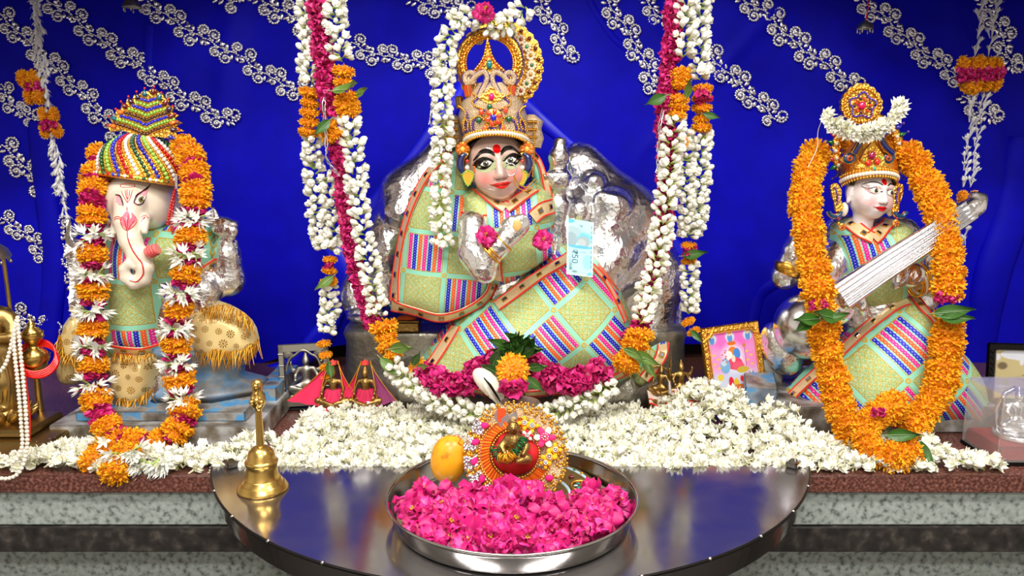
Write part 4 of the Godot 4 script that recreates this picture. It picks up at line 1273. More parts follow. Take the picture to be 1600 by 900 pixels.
func make_elephant_god() -> void:
	var root := thing("elephant_god_statue", "white elephant-headed statue in a jewelled turban and patchwork tunic, seated beside the pearl-draped brass figure", "statue", Vector3(-0.72, 0, 0.06))
	# stone pedestal of two slabs and a block
	var a := MB.new()
	a.box(Transform3D(Basis(), Vector3(-0.75, 0.0225, 0.06)), Vector3(0.44, 0.045, 0.37), 0.003)
	var ped := part("pedestal", a, M.grey_stone, root)
	a = MB.new(); a.box(Transform3D(Basis(), Vector3(-0.745, 0.055, 0.09)), Vector3(0.36, 0.022, 0.26), 0.003); part("slab", a, M.painted_stone, ped)
	a = MB.new(); a.box(Transform3D(Basis(Vector3.UP, 0.0), Vector3(-0.565, 0.05, -0.02)), Vector3(0.05, 0.05, 0.2), 0.002); part("slab", a, M.painted_stone, ped)
	a = MB.new(); a.lathe([Vector2(0.0, 0.065), Vector2(0.15, 0.065), Vector2(0.13, 0.085), Vector2(0.09, 0.1), Vector2(0.095, 0.13), Vector2(0.125, 0.165), Vector2(0.125, 0.18), Vector2(0.0, 0.19)], Transform3D(Basis(Vector3.UP, 0.39).scaled(Vector3(1.1, 1, 0.8)), Vector3(-0.72, 0, 0.05)), 8)
	part("seat_block", a, M.painted_stone, ped)
	# silver body, arms and legs
	var f := Field.new(Vector3(-1.0, 0.06, -0.12), Vector3(-0.48, 0.52, 0.22), 0.0075)
	f.ell(P(232, 470, 0.04), Vector3(0.12, 0.13, 0.1), 0.03)
	f.cap(P(180, 380, 0.02), P(290, 370, 0.02), 0.055, 0.055, 0.03)
	f.chain([P(310, 380, 0.02), P(335, 425, 0.04), P(356, 440, 0.06)], [0.05, 0.04, 0.033], 0.02)
	f.chain([P(358, 436, 0.06), P(354, 395, 0.07), P(351, 375, 0.07)], [0.036, 0.029, 0.021], 0.012)
	f.ell(P(355, 378, 0.07), Vector3(0.026, 0.008, 0.026), 0.006)
	f.ell(P(351, 356, 0.07), Vector3(0.026, 0.026, 0.022), 0.01)
	f.chain([P(338, 352, 0.08), P(336, 336, 0.085), P(333, 326, 0.085)], [0.011, 0.0095, 0.007], 0.005)
	for k in 3: f.chain([P(350 + k * 9, 345 + k * 3, 0.09), P(347 + k * 9, 356 + k * 3, 0.1), P(349 + k * 8, 366 + k * 2, 0.09)], [0.01, 0.01, 0.008], 0.005)
	f.chain([P(345, 362, 0.09), P(338, 358, 0.1), P(335, 350, 0.095)], [0.011, 0.01, 0.008], 0.005)
	f.chain([P(300, 430, 0.08), P(315, 455, 0.1), P(318, 478, 0.1)], [0.045, 0.036, 0.033], 0.02)
	f.chain([P(165, 380, 0.02), P(118, 430, 0.02), P(112, 470, 0.04)], [0.045, 0.036, 0.04], 0.02)
	f.chain([P(112, 440, 0.03), P(105, 395, 0.04), P(100, 372, 0.04)], [0.034, 0.028, 0.024], 0.012)
	f.ell(P(98, 362, 0.04), Vector3(0.024, 0.03, 0.024), 0.01)
	for k in 3: f.cap(P(90 + k * 9, 355, 0.05), P(89 + k * 9, 340 + k * 2, 0.05), 0.009, 0.007, 0.005)
	for s in [-1.0, 1.0]: f.chain([P(232 + s * 15, 520, 0.03), P(232 + s * 80, 535, 0.06), P(232 + s * 24, 575, 0.08)], [0.05, 0.05, 0.045], 0.03)
	f.chain([P(225, 555, 0.09), P(235, 600, 0.11), P(232, 640, 0.12)], [0.04, 0.036, 0.036], 0.02)
	a = MB.new(); f.add_to(a)
	part("body", a, M.foil, root)
	# head, trunk and tusks
	f = Field.new(P(160, 450, 0.12) - Vector3(0, 0, 0.14), P(290, 270, 0.12) + Vector3(0, 0.02, 0.14), 0.0042)
	f.ell(P(219, 308, 0.08), Vector3(0.063, 0.062, 0.075), 0.03)
	f.ell(P(232, 326, 0.09), Vector3(0.046, 0.046, 0.055), 0.03)
	f.ell(P(200, 318, 0.12), Vector3(0.04, 0.045, 0.045), 0.03)
	f.chain([P(203, 318, 0.15), P(199, 346, 0.17), P(204, 376, 0.18), P(215, 400, 0.185), P(227, 418, 0.19)], [0.034, 0.027, 0.0225, 0.0205, 0.018], 0.007)
	f.chain([P(227, 418, 0.19), P(224, 435, 0.19), P(210, 442, 0.193), P(197, 434, 0.197), P(194, 420, 0.2), P(201, 411, 0.202), P(208, 417, 0.202)], [0.018, 0.0165, 0.0145, 0.0125, 0.0108, 0.0088, 0.006], 0.0025)
	f.cap(P(226, 400, 0.185), P(236, 393, 0.19), 0.016, 0.014, 0.01)
	for s in [[184, 346, 174, 368], [226, 342, 226, 362]]:
		f.ell(P(s[0], s[1], 0.15), Vector3(0.013, 0.013, 0.014), 0.01)
		f.cap(P(s[0], s[1], 0.16), P(s[2], s[3], 0.18), 0.0115, 0.0065, 0.004)
	for s in [[1.0, 272, 330], [-1.0, 166, 330]]:
		f.ell(P(s[1], s[2], 0.04), Vector3(0.022, 0.06, 0.03), 0.02, Basis(Vector3(0, 0, 1), s[0] * 0.2))
	a = MB.new(); a.col = rgb(226, 216, 198)
	var tip := P(243, 390, 0.19)
	var pink := func(p: Vector3) -> Color: return rgb(226, 216, 198).lerp(rgb(240, 130, 130), clampf(1.5 - p.distance_to(tip) / 0.014, 0.0, 1.0))
	f.add_to(a, Transform3D(), pink)
	var head := part("head", a, M.skin_marble, root)
	var line := func(called: String, px: Array, r: float, col: Color, off := 0.0004) -> void:
		var pts := []
		for k in range(0, px.size(), 2): pts.append(onf(f, px[k], px[k + 1]))
		pts = curve(pts, 0.004)
		var out := []; var rad := []
		for i in pts.size():
			out.append(Vector3(pts[i].x, pts[i].y, f.front(pts[i].x, pts[i].y) + off))
			rad.append(r * (0.5 + 0.5 * sin(PI * (i + 0.5) / pts.size())))
		var b := MB.new(); b.col = col; b.tube(out, rad, 5); part(called, b, M.gloss_paint, head)
	var dab := func(called: String, px: Array, col: Color, off: float) -> void:
		var ce := Vector2.ZERO
		for k in range(0, px.size(), 2): ce += Vector2(px[k], px[k + 1]) / (px.size() / 2.0)
		var rows := []
		for t in [0.02, 0.5, 1.0]:
			var row := []
			for k in range(px.size() - 2, -1, -2):
				var q: Vector2 = ce.lerp(Vector2(px[k], px[k + 1]), t)
				row.append(onf(f, q.x, q.y, off))
			row.append(row[0]); rows.append(row)
		var b := MB.new(); b.col = col; b.sheet(rows); part(called, b, M.gloss_paint, head)
	var red := rgb(214, 30, 36)
	dab.call("eye_tint", [208, 316, 212, 304, 222, 297, 234, 290, 228, 308, 220, 318, 212, 321], rgb(240, 160, 170), 0.0012)
	dab.call("eye_white", [211, 315, 216, 307, 223, 303, 229, 302, 227, 311, 221, 317, 215, 319], rgb(238, 236, 226), 0.0022)
	dab.call("iris", [216, 312, 218, 307, 222, 306, 225, 309, 224, 314, 220, 317, 217, 315], rgb(120, 112, 70), 0.003)
	dab.call("pupil", [219, 312, 220, 309, 222, 309, 223, 312, 221, 314], rgb(10, 10, 10), 0.0038)
	line.call("eyelid_line", [210, 317, 214, 306, 222, 300, 232, 292], 0.0018, rgb(16, 12, 12), 0.002)
	line.call("eyelid_line", [211, 317, 217, 320, 224, 317, 229, 306], 0.0012, rgb(16, 12, 12), 0.002)
	for k in 3: line.call("eyelash", [225, 302 - k * 2, 230 + k, 297 - k * 2, 233 + k, 290 - k], 0.0008, rgb(16, 12, 12), 0.001)
	dab.call("eye_tint", [181, 315, 182, 304, 187, 303, 191, 312, 192, 321, 186, 320], rgb(240, 160, 170), 0.0012)
	line.call("eyelid_line", [181, 304, 188, 306, 192, 316, 193, 321], 0.0016, rgb(16, 12, 12), 0.002)
	for q in [[189, 288, 198, 287, 210, 288], [189, 292, 198, 293, 210, 292], [190, 298, 194, 308, 199, 317], [208, 297, 204, 308, 199, 317], [199, 296, 199, 306, 199, 316], [196, 297, 197, 306, 199, 312], [203, 297, 202, 306, 199, 312], [189, 288, 188, 290, 189, 292], [210, 288, 211, 290, 210, 292]]: line.call("forehead_mark", q, 0.0009, red)
	dab.call("painted_flower", [191, 338, 196, 330, 205, 331, 212, 338, 212, 346, 206, 352, 202, 358, 196, 356, 190, 350], rgb(240, 120, 140), 0.001)
	for q in [[198, 360, 196, 348, 193, 340], [199, 360, 200, 346, 202, 334], [200, 360, 206, 350, 211, 344], [191, 338, 189, 346, 192, 354, 198, 360], [212, 338, 214, 346, 208, 354, 199, 360], [199, 323, 199, 326, 199, 329]]: line.call("flower_outline", q, 0.0009, red, 0.0015)
	line.call("trunk_line", [199, 361, 200, 372, 206, 388, 215, 402, 223, 414, 224, 428, 214, 440, 202, 438], 0.0017, red)
	for q in [[178, 341, 184, 338, 190, 341], [178, 344, 184, 341, 190, 344], [220, 340, 227, 336, 233, 341], [220, 343, 227, 339, 233, 344]]: line.call("tusk_band", q, 0.0009, red)
	a = MB.new(); a.col = rgb(236, 120, 120); a.tube(P3([232, 395, 0.2, 240, 391, 0.205, 247, 388, 0.205]), [0.0125, 0.0125, 0.0115], 14)
	var tt := part("trunk_tip", a, M.skin_marble, head)
	for k in 3:
		a = MB.new(); a.col = red
		var ring := []
		var ax := (P(247, 388, 0.205) - P(234, 394, 0.205)).normalized()
		for j in 16: ring.append(P(235 + k * 4, 393.5 - k * 1.7, 0.205) + along(ax) * Vector3(cos(TAU * j / 16.0), 0, sin(TAU * j / 16.0)) * 0.0126)
		a.tube(ring, 0.0007, 5, true); part("ring_line", a, M.gloss_paint, tt)
	# tunic and satin drapes
	var tun := pillow([168, 392, 184, 356, 200, 346, 255, 346, 300, 340, 330, 340, 346, 372, 344, 414, 318, 426, 296, 436, 286, 490, 270, 545, 225, 556, 178, 552, 166, 480], 0.05, 0.115, 0.08, 0.09)
	tun.bump = func(p: Vector2) -> float: return 0.004 * sin(p.x * 60.0)
	a = MB.new(); tun.build(a, 0.012, 0.03, 0.2, weave(207, 474, 0.14, 0.03, 0.2))
	var tn := part("tunic", a, M.patchwork_cloth, root)
	ribbon(tun, [176, 546, 205, 549, 240, 547, 268, 538], 0.026, tn, 0.03)
	ribbon(tun, [298, 430, 320, 420, 342, 406], 0.026, tn, 0.03)
	for q in [[[304, 478, 340, 470, 372, 482, 396, 502, 405, 528, 400, 552, 352, 562, 312, 548, 300, 516], 0.09, 0.06], [[128, 482, 106, 498, 96, 530, 98, 590, 128, 598, 142, 560, 142, 500], 0.06, 0.05], [[176, 554, 238, 552, 248, 590, 240, 622, 214, 636, 188, 622, 176, 590], 0.13, 0.05]]:
		var dp := pillow(q[0], q[1], q[2], 0.03, 0.04)
		dp.bump = func(p: Vector2) -> float: return 0.005 * sin(p.x * 50.0 + p.y * 20.0)
		a = MB.new(); dp.build(a, 0.011, 0.2, 0.105)
		part("satin_drape", a, M.satin, root)
	var drapes := root.find_children("satin_drape*", "", false, false)
	fringe("gold_fringe", P3([314, 484, 0.13, 345, 476, 0.15, 375, 486, 0.15, 396, 504, 0.12]), 0.034, M.gold_thread, drapes[0], 0.4)
	fringe("gold_fringe", P3([306, 536, 0.13, 350, 548, 0.16, 385, 544, 0.14, 404, 530, 0.1]), 0.042, M.gold_thread, drapes[0], 0.35)
	fringe("gold_fringe", P3([92, 520, 0.1, 100, 550, 0.12, 128, 560, 0.12]), 0.04, M.gold_thread, drapes[1], 0.5)
	fringe("gold_fringe", P3([178, 552, 0.17, 210, 556, 0.18, 240, 552, 0.17]), 0.02, M.gold_thread, drapes[2], 0.5)
	fringe("gold_fringe", P3([184, 618, 0.17, 205, 626, 0.18, 240, 606, 0.17]), 0.03, M.gold_thread, drapes[2], 0.5)
	# turban with strings of gems
	var tb := thing("turban", "domed turban striped with strings of coloured gems on the elephant head", "turban", P(221, 285, 0.08))
	var bs := Basis(Vector3(0, 0, 1), -0.14) * Basis(Vector3.RIGHT, -0.12)
	var tc := P(222, 272, 0.075)
	var rd := Vector3(0.092, 0.085, 0.085)
	var dome := func(la: float, lo: float, off: float) -> Vector3: return tc + bs * Vector3((rd.x + off) * cos(la) * sin(lo), (rd.y + off) * sin(la), (rd.z + off) * cos(la) * cos(lo))
	var rows := []
	for j in 11:
		var row := []
		for k in 36: row.append(dome.call(-0.12 + (PI / 2 + 0.12) * j / 10.0, TAU * k / 36.0, 0.0))
		rows.append(row)
	a = MB.new(); a.sheet(rows, true); var cap := part("turban_cap", a, M.gold_relief, tb)
	var gc := [rgb(200, 16, 30), rgb(226, 230, 240), rgb(10, 90, 50), rgb(150, 205, 80), rgb(30, 40, 210), rgb(190, 20, 26), rgb(232, 236, 244), rgb(14, 84, 60), rgb(20, 30, 190), rgb(150, 205, 90), rgb(226, 230, 240)]
	for k in 17:
		var lo0 := -1.75 + k * 0.215
		var pts := []; var rope := []
		for j in 13:
			var la := -0.02 + 1.42 * j / 12.0
			pts.append(dome.call(la, lo0 + 0.75 * (1.0 - la / 1.4) * cos(la), 0.002))
			rope.append(dome.call(la, lo0 + 0.107 + 0.75 * (1.0 - la / 1.4) * cos(la), 0.001))
		bead_line("gem_string", pts, 3.4, gc[k % 11], M.gem, cap)
		bead_line("gold_rope", rope, 1.7, Color.WHITE, M.gold, cap)
	var br := []
	for k in 30: br.append(dome.call(-0.13, -PI * 0.6 + PI * 1.2 * k / 29.0, 0.003))
	a = MB.new(); a.tube(br, 0.006, 8); part("brim", a, M.gold_relief, tb)
	for k in 28:
		a = MB.new(); a.col = gc[(k * 4) % 11]
		a.ball(br[k + 1] + Vector3(0, 0.001, 0.004), 0.0042, 8, 5); part("brim_gem", a, M.gem, tb)
	# fan shaped plume plate on top
	var fan := thing("plume_crown", "fan shaped gold crown plate set with teardrop gems above the striped turban", "crown", P(228, 214, 0.1))
	var tips := [[168, 198, 0], [176, 196, 0], [172, 186, 1], [179, 184, 1], [181, 174, 0], [188, 174, 0], [190, 163, 2], [196, 163, 2], [199, 154, 3], [206, 156, 3], [210, 148, 3], [216, 149, 1], [222, 143, 1], [230, 143, 2], [239, 137, 2], [246, 143, 1], [254, 146, 1], [256, 153, 2], [264, 157, 2], [262, 164, 3], [272, 168, 3], [268, 175, 2], [279, 180, 2], [272, 186, 0], [284, 192, 0], [274, 197, 3], [287, 205, 3], [274, 206, 4], [278, 220, 4]]
	var fo := []
	for q in tips: fo.append(q[0]); fo.append(q[1])
	for q in [[262, 216], [244, 213], [224, 216], [206, 209], [190, 203], [172, 206]]: fo.append(q[0]); fo.append(q[1])
	a = MB.new(); px_plate(a, fo, 0.1, 0.008, false); var fp := part("gold_plate", a, M.gold_relief, fan)
	var tg := [[176, 197, 0], [178, 185, 1], [187, 175, 0], [194, 165, 2], [204, 158, 3], [215, 151, 3], [226, 146, 1], [239, 143, 2], [249, 152, 1], [258, 161, 2], [264, 171, 3], [267, 182, 2], [270, 192, 0], [271, 203, 3], [268, 215, 4]]
	var tcol := [rgb(236, 110, 20), rgb(0, 96, 120), rgb(110, 14, 20), rgb(50, 10, 60), rgb(40, 30, 150)]
	for q in tg:
		var dirv := (Vector2(q[0], q[1]) - Vector2(226, 205)).normalized()
		a = MB.new(); a.col = tcol[q[2]]
		var c := P(q[0], q[1], 0.103)
		var b := along(Vector3(dirv.x, -dirv.y, 0))
		a.lathe([Vector2(0, -0.007), Vector2(0.0048, -0.005), Vector2(0.0056, -0.001), Vector2(0.003, 0.005), Vector2(0, 0.0095)], Transform3D(b, c), 10)
		part("teardrop_gem", a, M.gem, fp)
		a = MB.new(); a.col = rgb(225, 40, 30); a.ball(P(q[0] + dirv.x * 8.0, q[1] + dirv.y * 8.0, 0.101), 0.0026, 6, 4); part("red_bead", a, M.gem, fp)
	var rc := [rgb(30, 40, 210), rgb(150, 205, 80), rgb(30, 40, 210), rgb(150, 205, 80), rgb(80, 50, 20), rgb(30, 40, 210), rgb(150, 205, 80), rgb(90, 40, 24)]
	for k in 8:
		var hw := 10.0 + k * 5.7
		var pts := []; var rope := []
		for j in 9:
			var t := -1.0 + j / 4.0
			var y := 158.0 + k * 7.4 - absf(t) * (3.0 + k * 3.0) + (t * t * k * 0.9)
			pts.append(P(231 + t * hw - k * 0.6, y, 0.1025))
			rope.append(P(231 + t * hw - k * 0.6, y + 3.4, 0.1015))
		bead_line("gem_row", pts, 2.6, rc[k], M.gem, fp)
		bead_line("gold_rope", rope, 1.2, Color.WHITE, M.gold, fp)
	# bead strings hanging from the turban beside the face
	for q in [[276, 275, 0.11, 272, 310, 0.11, 268, 345, 0.13, 272, 375, 0.13], [272, 300, 0.11, 266, 325, 0.12, 262, 350, 0.14], [168, 285, 0.12, 170, 320, 0.13, 172, 350, 0.13, 178, 380, 0.14], [164, 270, 0.1, 165, 300, 0.12]]:
		bead_line("bead_strand", P3(q), 2.6, [rgb(200, 40, 30), rgb(225, 190, 90)][int(q[0]) % 2], M.gem, tb)
	for q in [[166, 292], [168, 312], [171, 345]]:
		a = MB.new(); bead(a, q[0], q[1], 0.13, 5); part("pearl", a, M.pearl, tb)
	a = MB.new(); a.box(Transform3D(Basis(Vector3(0, 0, 1), -0.05), P(276, 283, 0.12)), Vector3(0.007, 0.034, 0.005), 0.001); part("side_clip", a, M.silver, tb)


func make_veena_goddess() -> void:
	var root := thing("veena_player_statue", "white-faced seated goddess statue playing a silver veena behind a plain orange marigold garland", "statue", Vector3(0.72, 0, 0.05))
	var a := MB.new()
	a.box(Transform3D(Basis(), Vector3(0.81, 0.03, 0.0)), Vector3(0.52, 0.06, 0.34), 0.004)
	var ped := part("pedestal", a, M.grey_stone, root)
	a = MB.new(); a.box(Transform3D(Basis(Vector3.UP, -0.25), Vector3(0.575, 0.045, 0.05)), Vector3(0.07, 0.09, 0.16), 0.003); part("slab", a, M.painted_stone, ped)
	a = MB.new(); a.box(Transform3D(Basis(), Vector3(0.6, 0.08, -0.06)), Vector3(0.1, 0.08, 0.1), 0.003); part("slab", a, M.grey_stone, ped)
	# silver body and arms
	var f := Field.new(P(1195, 560, 0.0) - Vector3(0.03, 0.06, 0.14), P(1480, 320, 0.08) + Vector3(0.05, 0.05, 0.16), 0.0075)
	f.cap(P(1360, 400, 0.0), P(1370, 540, 0.0), 0.075, 0.1, 0.04)
	f.cap(P(1320, 365, -0.01), P(1405, 368, -0.01), 0.045, 0.045, 0.03)
	f.chain([P(1310, 372, -0.02), P(1262, 410, -0.03), P(1226, 432, 0.0)], [0.045, 0.036, 0.031], 0.015)
	f.chain([P(1228, 428, 0.0), P(1242, 390, 0.02), P(1250, 366, 0.02)], [0.031, 0.026, 0.022], 0.01)
	f.ell(P(1252, 352, 0.02), Vector3(0.025, 0.028, 0.022), 0.01)
	for k in 3: f.chain([P(1243 + k * 8, 346, 0.03), P(1246 + k * 8, 334 + k * 2, 0.03)], [0.0095, 0.007], 0.005)
	f.chain([P(1310, 400, 0.03), P(1285, 450, 0.08), P(1310, 468, 0.14)], [0.04, 0.035, 0.026], 0.015)
	f.ell(P(1322, 462, 0.17), Vector3(0.03, 0.032, 0.02), 0.012)
	for k in 4: f.chain([P(1328 + k * 2, 450 + k * 9, 0.175), P(1342 + k * 2, 458 + k * 8, 0.19), P(1350, 470 + k * 7, 0.175)], [0.0095, 0.0095, 0.007], 0.005)
	f.chain([P(1420, 385, 0.0), P(1468, 440, 0.04), P(1440, 438, 0.11)], [0.042, 0.034, 0.024], 0.015)
	f.ell(P(1425, 430, 0.14), Vector3(0.03, 0.028, 0.022), 0.012)
	for k in 4: f.chain([P(1418 - k * 2, 418 + k * 7, 0.15), P(1404 - k, 420 + k * 8, 0.16), P(1398, 428 + k * 7, 0.15)], [0.009, 0.009, 0.007], 0.005)
	f.ell(P(1430, 470, 0.02), Vector3(0.05, 0.03, 0.05), 0.02)
	# lotus petals and the swan's back at the left
	f.ell(P(1222, 545, 0.0), Vector3(0.045, 0.07, 0.05), 0.02, Basis(Vector3(0, 0, 1), 0.5))
	a = MB.new(); f.add_to(a)
	part("body", a, M.foil, root)
	# arm cuff
	a = MB.new(); a.lathe([Vector2(0.02, -0.012), Vector2(0.032, -0.006), Vector2(0.036, 0.006), Vector2(0.038, 0.014), Vector2(0.034, 0.013), Vector2(0.025, 0.0)], Transform3D(Basis(Vector3(0, 0, 1), -0.35), P(1232, 424, 0.01)), 24)
	part("arm_cuff", a, M.gold, root)
	for k in 5:
		var ring := []
		var c := P(1427 + k * 3.4, 441 - k * 1.5, 0.125)
		for j in 24: ring.append(c + Basis(Vector3(0, 0, 1), 0.25) * Vector3(0.006 * cos(TAU * j / 24.0), 0.033 * sin(TAU * j / 24.0), 0.028 * cos(TAU * j / 24.0)))
		a = MB.new(); a.tube(ring, 0.0028, 6, true); part("bangle", a, M.gold if k != 2 else M.pearl, root)
	# clothes
	var skirt := pillow([1198, 656, 1222, 618, 1260, 578, 1308, 532, 1350, 494, 1392, 464, 1424, 456, 1450, 486, 1490, 536, 1520, 576, 1530, 626, 1527, 662, 1440, 676, 1340, 684, 1250, 676], 0.05, 0.15, 0.1, 0.16)
	skirt.bump = func(p: Vector2) -> float: return 0.006 * sin(p.x * 24.0 + p.y * 18.0)
	a = MB.new(); skirt.build(a, 0.014, -0.74, 0.195, weave(1366, 591, 0.18, -0.74, 0.195))
	var sk := part("skirt", a, M.patchwork_cloth, root)
	var top := pillow([1298, 352, 1332, 338, 1362, 348, 1398, 342, 1428, 362, 1440, 400, 1434, 450, 1400, 474, 1340, 484, 1310, 446, 1296, 400], 0.02, 0.09, 0.07, 0.08)
	a = MB.new(); top.build(a, 0.012, -0.3, 0.2, weave(1362, 392, 0.1, -0.3, 0.2, 0.75, 0.25))
	var tp := part("blouse", a, M.patchwork_cloth, root)
	ribbon(skirt, [1212, 654, 1236, 620, 1275, 583, 1317, 546, 1355, 511, 1396, 480, 1420, 470], 0.03, sk, 0.042)
	ribbon(skirt, [1430, 466, 1450, 490, 1474, 520], 0.018, sk, 0.05)
	ribbon(skirt, [1206, 660, 1228, 668, 1252, 671], 0.026, sk, 0.04)
	ribbon(top, [1324, 346, 1346, 362, 1364, 372], 0.03, tp, 0.03)
	ribbon(top, [1364, 372, 1380, 356, 1392, 343], 0.03, tp, 0.03)
	# head
	var hx := Transform3D(Basis(Vector3.UP, 0.22) * Basis(Vector3(0, 0, 1), -0.12) * Basis.from_scale(Vector3.ONE * 0.0475), P(1359, 305, 0.06))
	make_head(hx, root, {"skin": rgb(226, 218, 218), "blush": rgb(236, 150, 150), "blush_on": 0.6, "ink": rgb(26, 22, 20), "kohl": false, "eye_w": 0.27, "iris": rgb(90, 80, 40), "look": 0.4, "lips": rgb(210, 20, 34)})
	for s in [[1305, 1.0], [1405, -1.0]]:
		var x: float = s[0]; var g: float = s[1]
		a = MB.new(); px_plate(a, [x - 7 * g, 290, x + 2 * g, 286, x + 10 * g, 298, x + 9 * g, 312, x + 13 * g, 322, x + 7 * g, 333, x + 1 * g, 330, x - 1 * g, 318, x - 5 * g, 306], 0.075, 0.008)
		var eo := part("earring", a, M.gold_relief, root)
		bead_line("purple_beads", PP([x, 294, x + 4 * g, 306, x + 3 * g, 318], 0.077), 1.6, rgb(80, 50, 170), M.gem, eo)
		var arc := []
		for j in 12: arc.append(P(x - 1 * g + 9 * cos(PI + PI * j / 11.0) * g, 330 - 9 * sin(PI + PI * j / 11.0) * 0.9, 0.08))
		a = MB.new(); a.tube(arc, 0.0058, 8); part("gold_arc", a, M.gold, eo)
		for j in arc.size(): arc[j] += Vector3(0, 0, 0.004)
		a = MB.new(); a.col = rgb(6, 70, 110); a.tube(arc, 0.0042, 8); part("enamel", a, M.gem, eo)
		a = MB.new(); bead(a, x + 4 * g, 341, 0.08, 4.5, rgb(70, 40, 150)); bead(a, x + 4 * g, 341, 0.086, 2.4, rgb(150, 30, 30)); part("gem", a, M.gem, eo)
		a = MB.new(); bead(a, x + 5 * g, 349, 0.08, 3); part("gold_drop", a, M.gold, eo)
		a = MB.new(); a.ball(P(x + 14 * g, 327, 0.06), Vector3(0.009, 0.016, 0.01), 10, 7); part("ear_pearl", a, M.pearl, eo)
		flower_jewel("shoulder_jewel", 1316 if g > 0 else 1400, 355 if g > 0 else 349, 0.1, 6, 6, rgb(200, 110, 40), rgb(170, 60, 30), root)

	# the veena
	var ve := thing("veena", "long fluted silver veena with round gourd held diagonally across the marigold-garlanded goddess", "instrument", P(1320, 470, 0.15))
	var axis := P3([1312, 464, 0.19, 1380, 418, 0.185, 1450, 372, 0.17, 1512, 330, 0.15])
	axis = curve(axis, 0.012)
	var rows := []
	for i in axis.size():
		var t: Vector3 = (axis[mini(i + 1, axis.size() - 1)] - axis[maxi(i - 1, 0)]).normalized()
		var n := (Vector3(0, 0.35, 1) - t * Vector3(0, 0.35, 1).dot(t)).normalized()
		var s := t.cross(n)
		var w := 0.031 - 0.007 * float(i) / axis.size()
		var row := []
		for k in 61:
			var v := float(k) / 60.0
			var rib := absf(sin(v * PI * 6.0))
			row.append(axis[i] + s * w * (1.0 - 2.0 * v) + n * (0.009 + 0.006 * rib + 0.008 * sin(PI * v)) * (0.2 if k == 0 or k == 60 else 1.0))
		for k in 12: row.append(axis[i] - s * w * (1.0 - 2.0 * (k + 0.5) / 12.0) - n * 0.016 * sin(PI * (k + 0.5) / 12.0))
		row.reverse()
		rows.append(row)
	a = MB.new(); a.sheet(rows, true); a.fan(axis[axis.size() - 1], rows[rows.size() - 1]); var e0: Array = rows[0].duplicate(); e0.reverse(); a.fan(axis[0], e0)
	part("fluted_neck", a, M.silver, ve)
	f = Field.new(P(1490, 350, 0.14) - Vector3(0.02, 0.02, 0.05), P(1545, 300, 0.14) + Vector3(0.02, 0.02, 0.05), 0.005)
	f.chain([P(1508, 333, 0.15), P(1524, 322, 0.145), P(1530, 312, 0.14), P(1522, 306, 0.14)], [0.024, 0.02, 0.015, 0.01], 0.008)
	a = MB.new(); f.add_to(a); part("scroll_head", a, M.foil, ve)
	a = MB.new(); a.ball(P(1258, 510, 0.05), Vector3(0.072, 0.076, 0.07), 28, 18); part("gourd", a, M.silver, ve)
	a = MB.new(); a.ball(P(1300, 478, 0.14), Vector3(0.05, 0.045, 0.04), 20, 12); part("bridge_end", a, M.foil, ve)
	for k in 4:
		var pts := []
		for p in axis: pts.append(p + Vector3(0.0, 0.012 - 0.008 * k, 0.0265))
		a = MB.new(); a.tube(pts, 0.0006, 4); part("string", a, M.silver, ve)
	# crown
	var cr := thing("crown", "gold crown with blue enamel peacocks and a pearl brim on the veena-playing goddess", "crown", P(1355, 275, 0.06))
	var sl := [[1317, 1396, 290, 274, 0.056], [1312, 1400, 268, 256, 0.055], [1318, 1396, 246, 240, 0.05], [1332, 1386, 226, 224, 0.04], [1342, 1376, 208, 208, 0.028]]
	a = MB.new(); shell(a, sl, 0.055); var bd := part("crown_body", a, M.gold_relief, cr)
	for lv in [[0.0, 2.2, M.gold, "gold_beads"], [0.3, 3.6, M.pearl, "brim_pearls"], [0.6, 2.0, M.gold, "gold_beads"]]:
		a = MB.new()
		for j in 29: a.ball(shell_pt(sl, 0.055, lv[0], -PI * 0.5 + PI * j / 28.0, 0.002), lv[1] * 0.0014, 8, 5)
		part(lv[3], a, lv[2], bd)
	for s in [-1.0, 1.0]:
		var ex := 1327.0 if s < 0 else 1388.0
		a = MB.new(); px_plate(a, [ex - 12 * s * -1 - 4, 250, ex, 238, ex + 11, 236, ex + 11, 246, ex + 5, 255, ex - 4, 256], 0.104, 0.006)
		var pk := part("peacock_feather", a, M.gold, cr)
		a = MB.new(); a.col = rgb(8, 60, 90); a.ball(P(ex + 1, 247, 0.106), Vector3(0.014, 0.0115, 0.003), 14, 6, Basis(Vector3(0, 0, 1), 0.4)); part("enamel", a, M.gem, pk)
		a = MB.new(); a.col = rgb(190, 70, 20); a.ball(P(ex + 1, 247, 0.109), Vector3(0.007, 0.007, 0.0025), 12, 6); part("enamel", a, M.gem, pk)
		a = MB.new(); a.col = rgb(10, 10, 30); a.ball(P(ex + 1, 247, 0.111), Vector3(0.003, 0.003, 0.002), 8, 5); part("gem", a, M.gem, pk)
		var nk := P3([ex + 6, 240, 0.107, ex + 13 * (1.0 if s < 0 else -0.6), 228, 0.11, ex + 17 * (1.0 if s < 0 else -0.7), 216, 0.11, ex + 16 * (1.0 if s < 0 else -0.6), 208, 0.11])
		a = MB.new(); a.tube(curve(nk, 0.004), 0.0078, 8); part("gold_neck", a, M.gold, pk)
		for j in nk.size(): nk[j] += Vector3(0, 0, 0.004)
		a = MB.new(); a.col = rgb(16, 30, 100); a.tube(curve(nk, 0.004), 0.0058, 8); part("enamel", a, M.gem, pk)
	a = MB.new(); px_plate(a, [1345, 250, 1350, 238, 1358, 228, 1364, 222, 1371, 230, 1378, 240, 1382, 252, 1372, 259, 1356, 260], 0.11, 0.01)
	var hp := part("front_plate", a, M.gold_relief, cr)
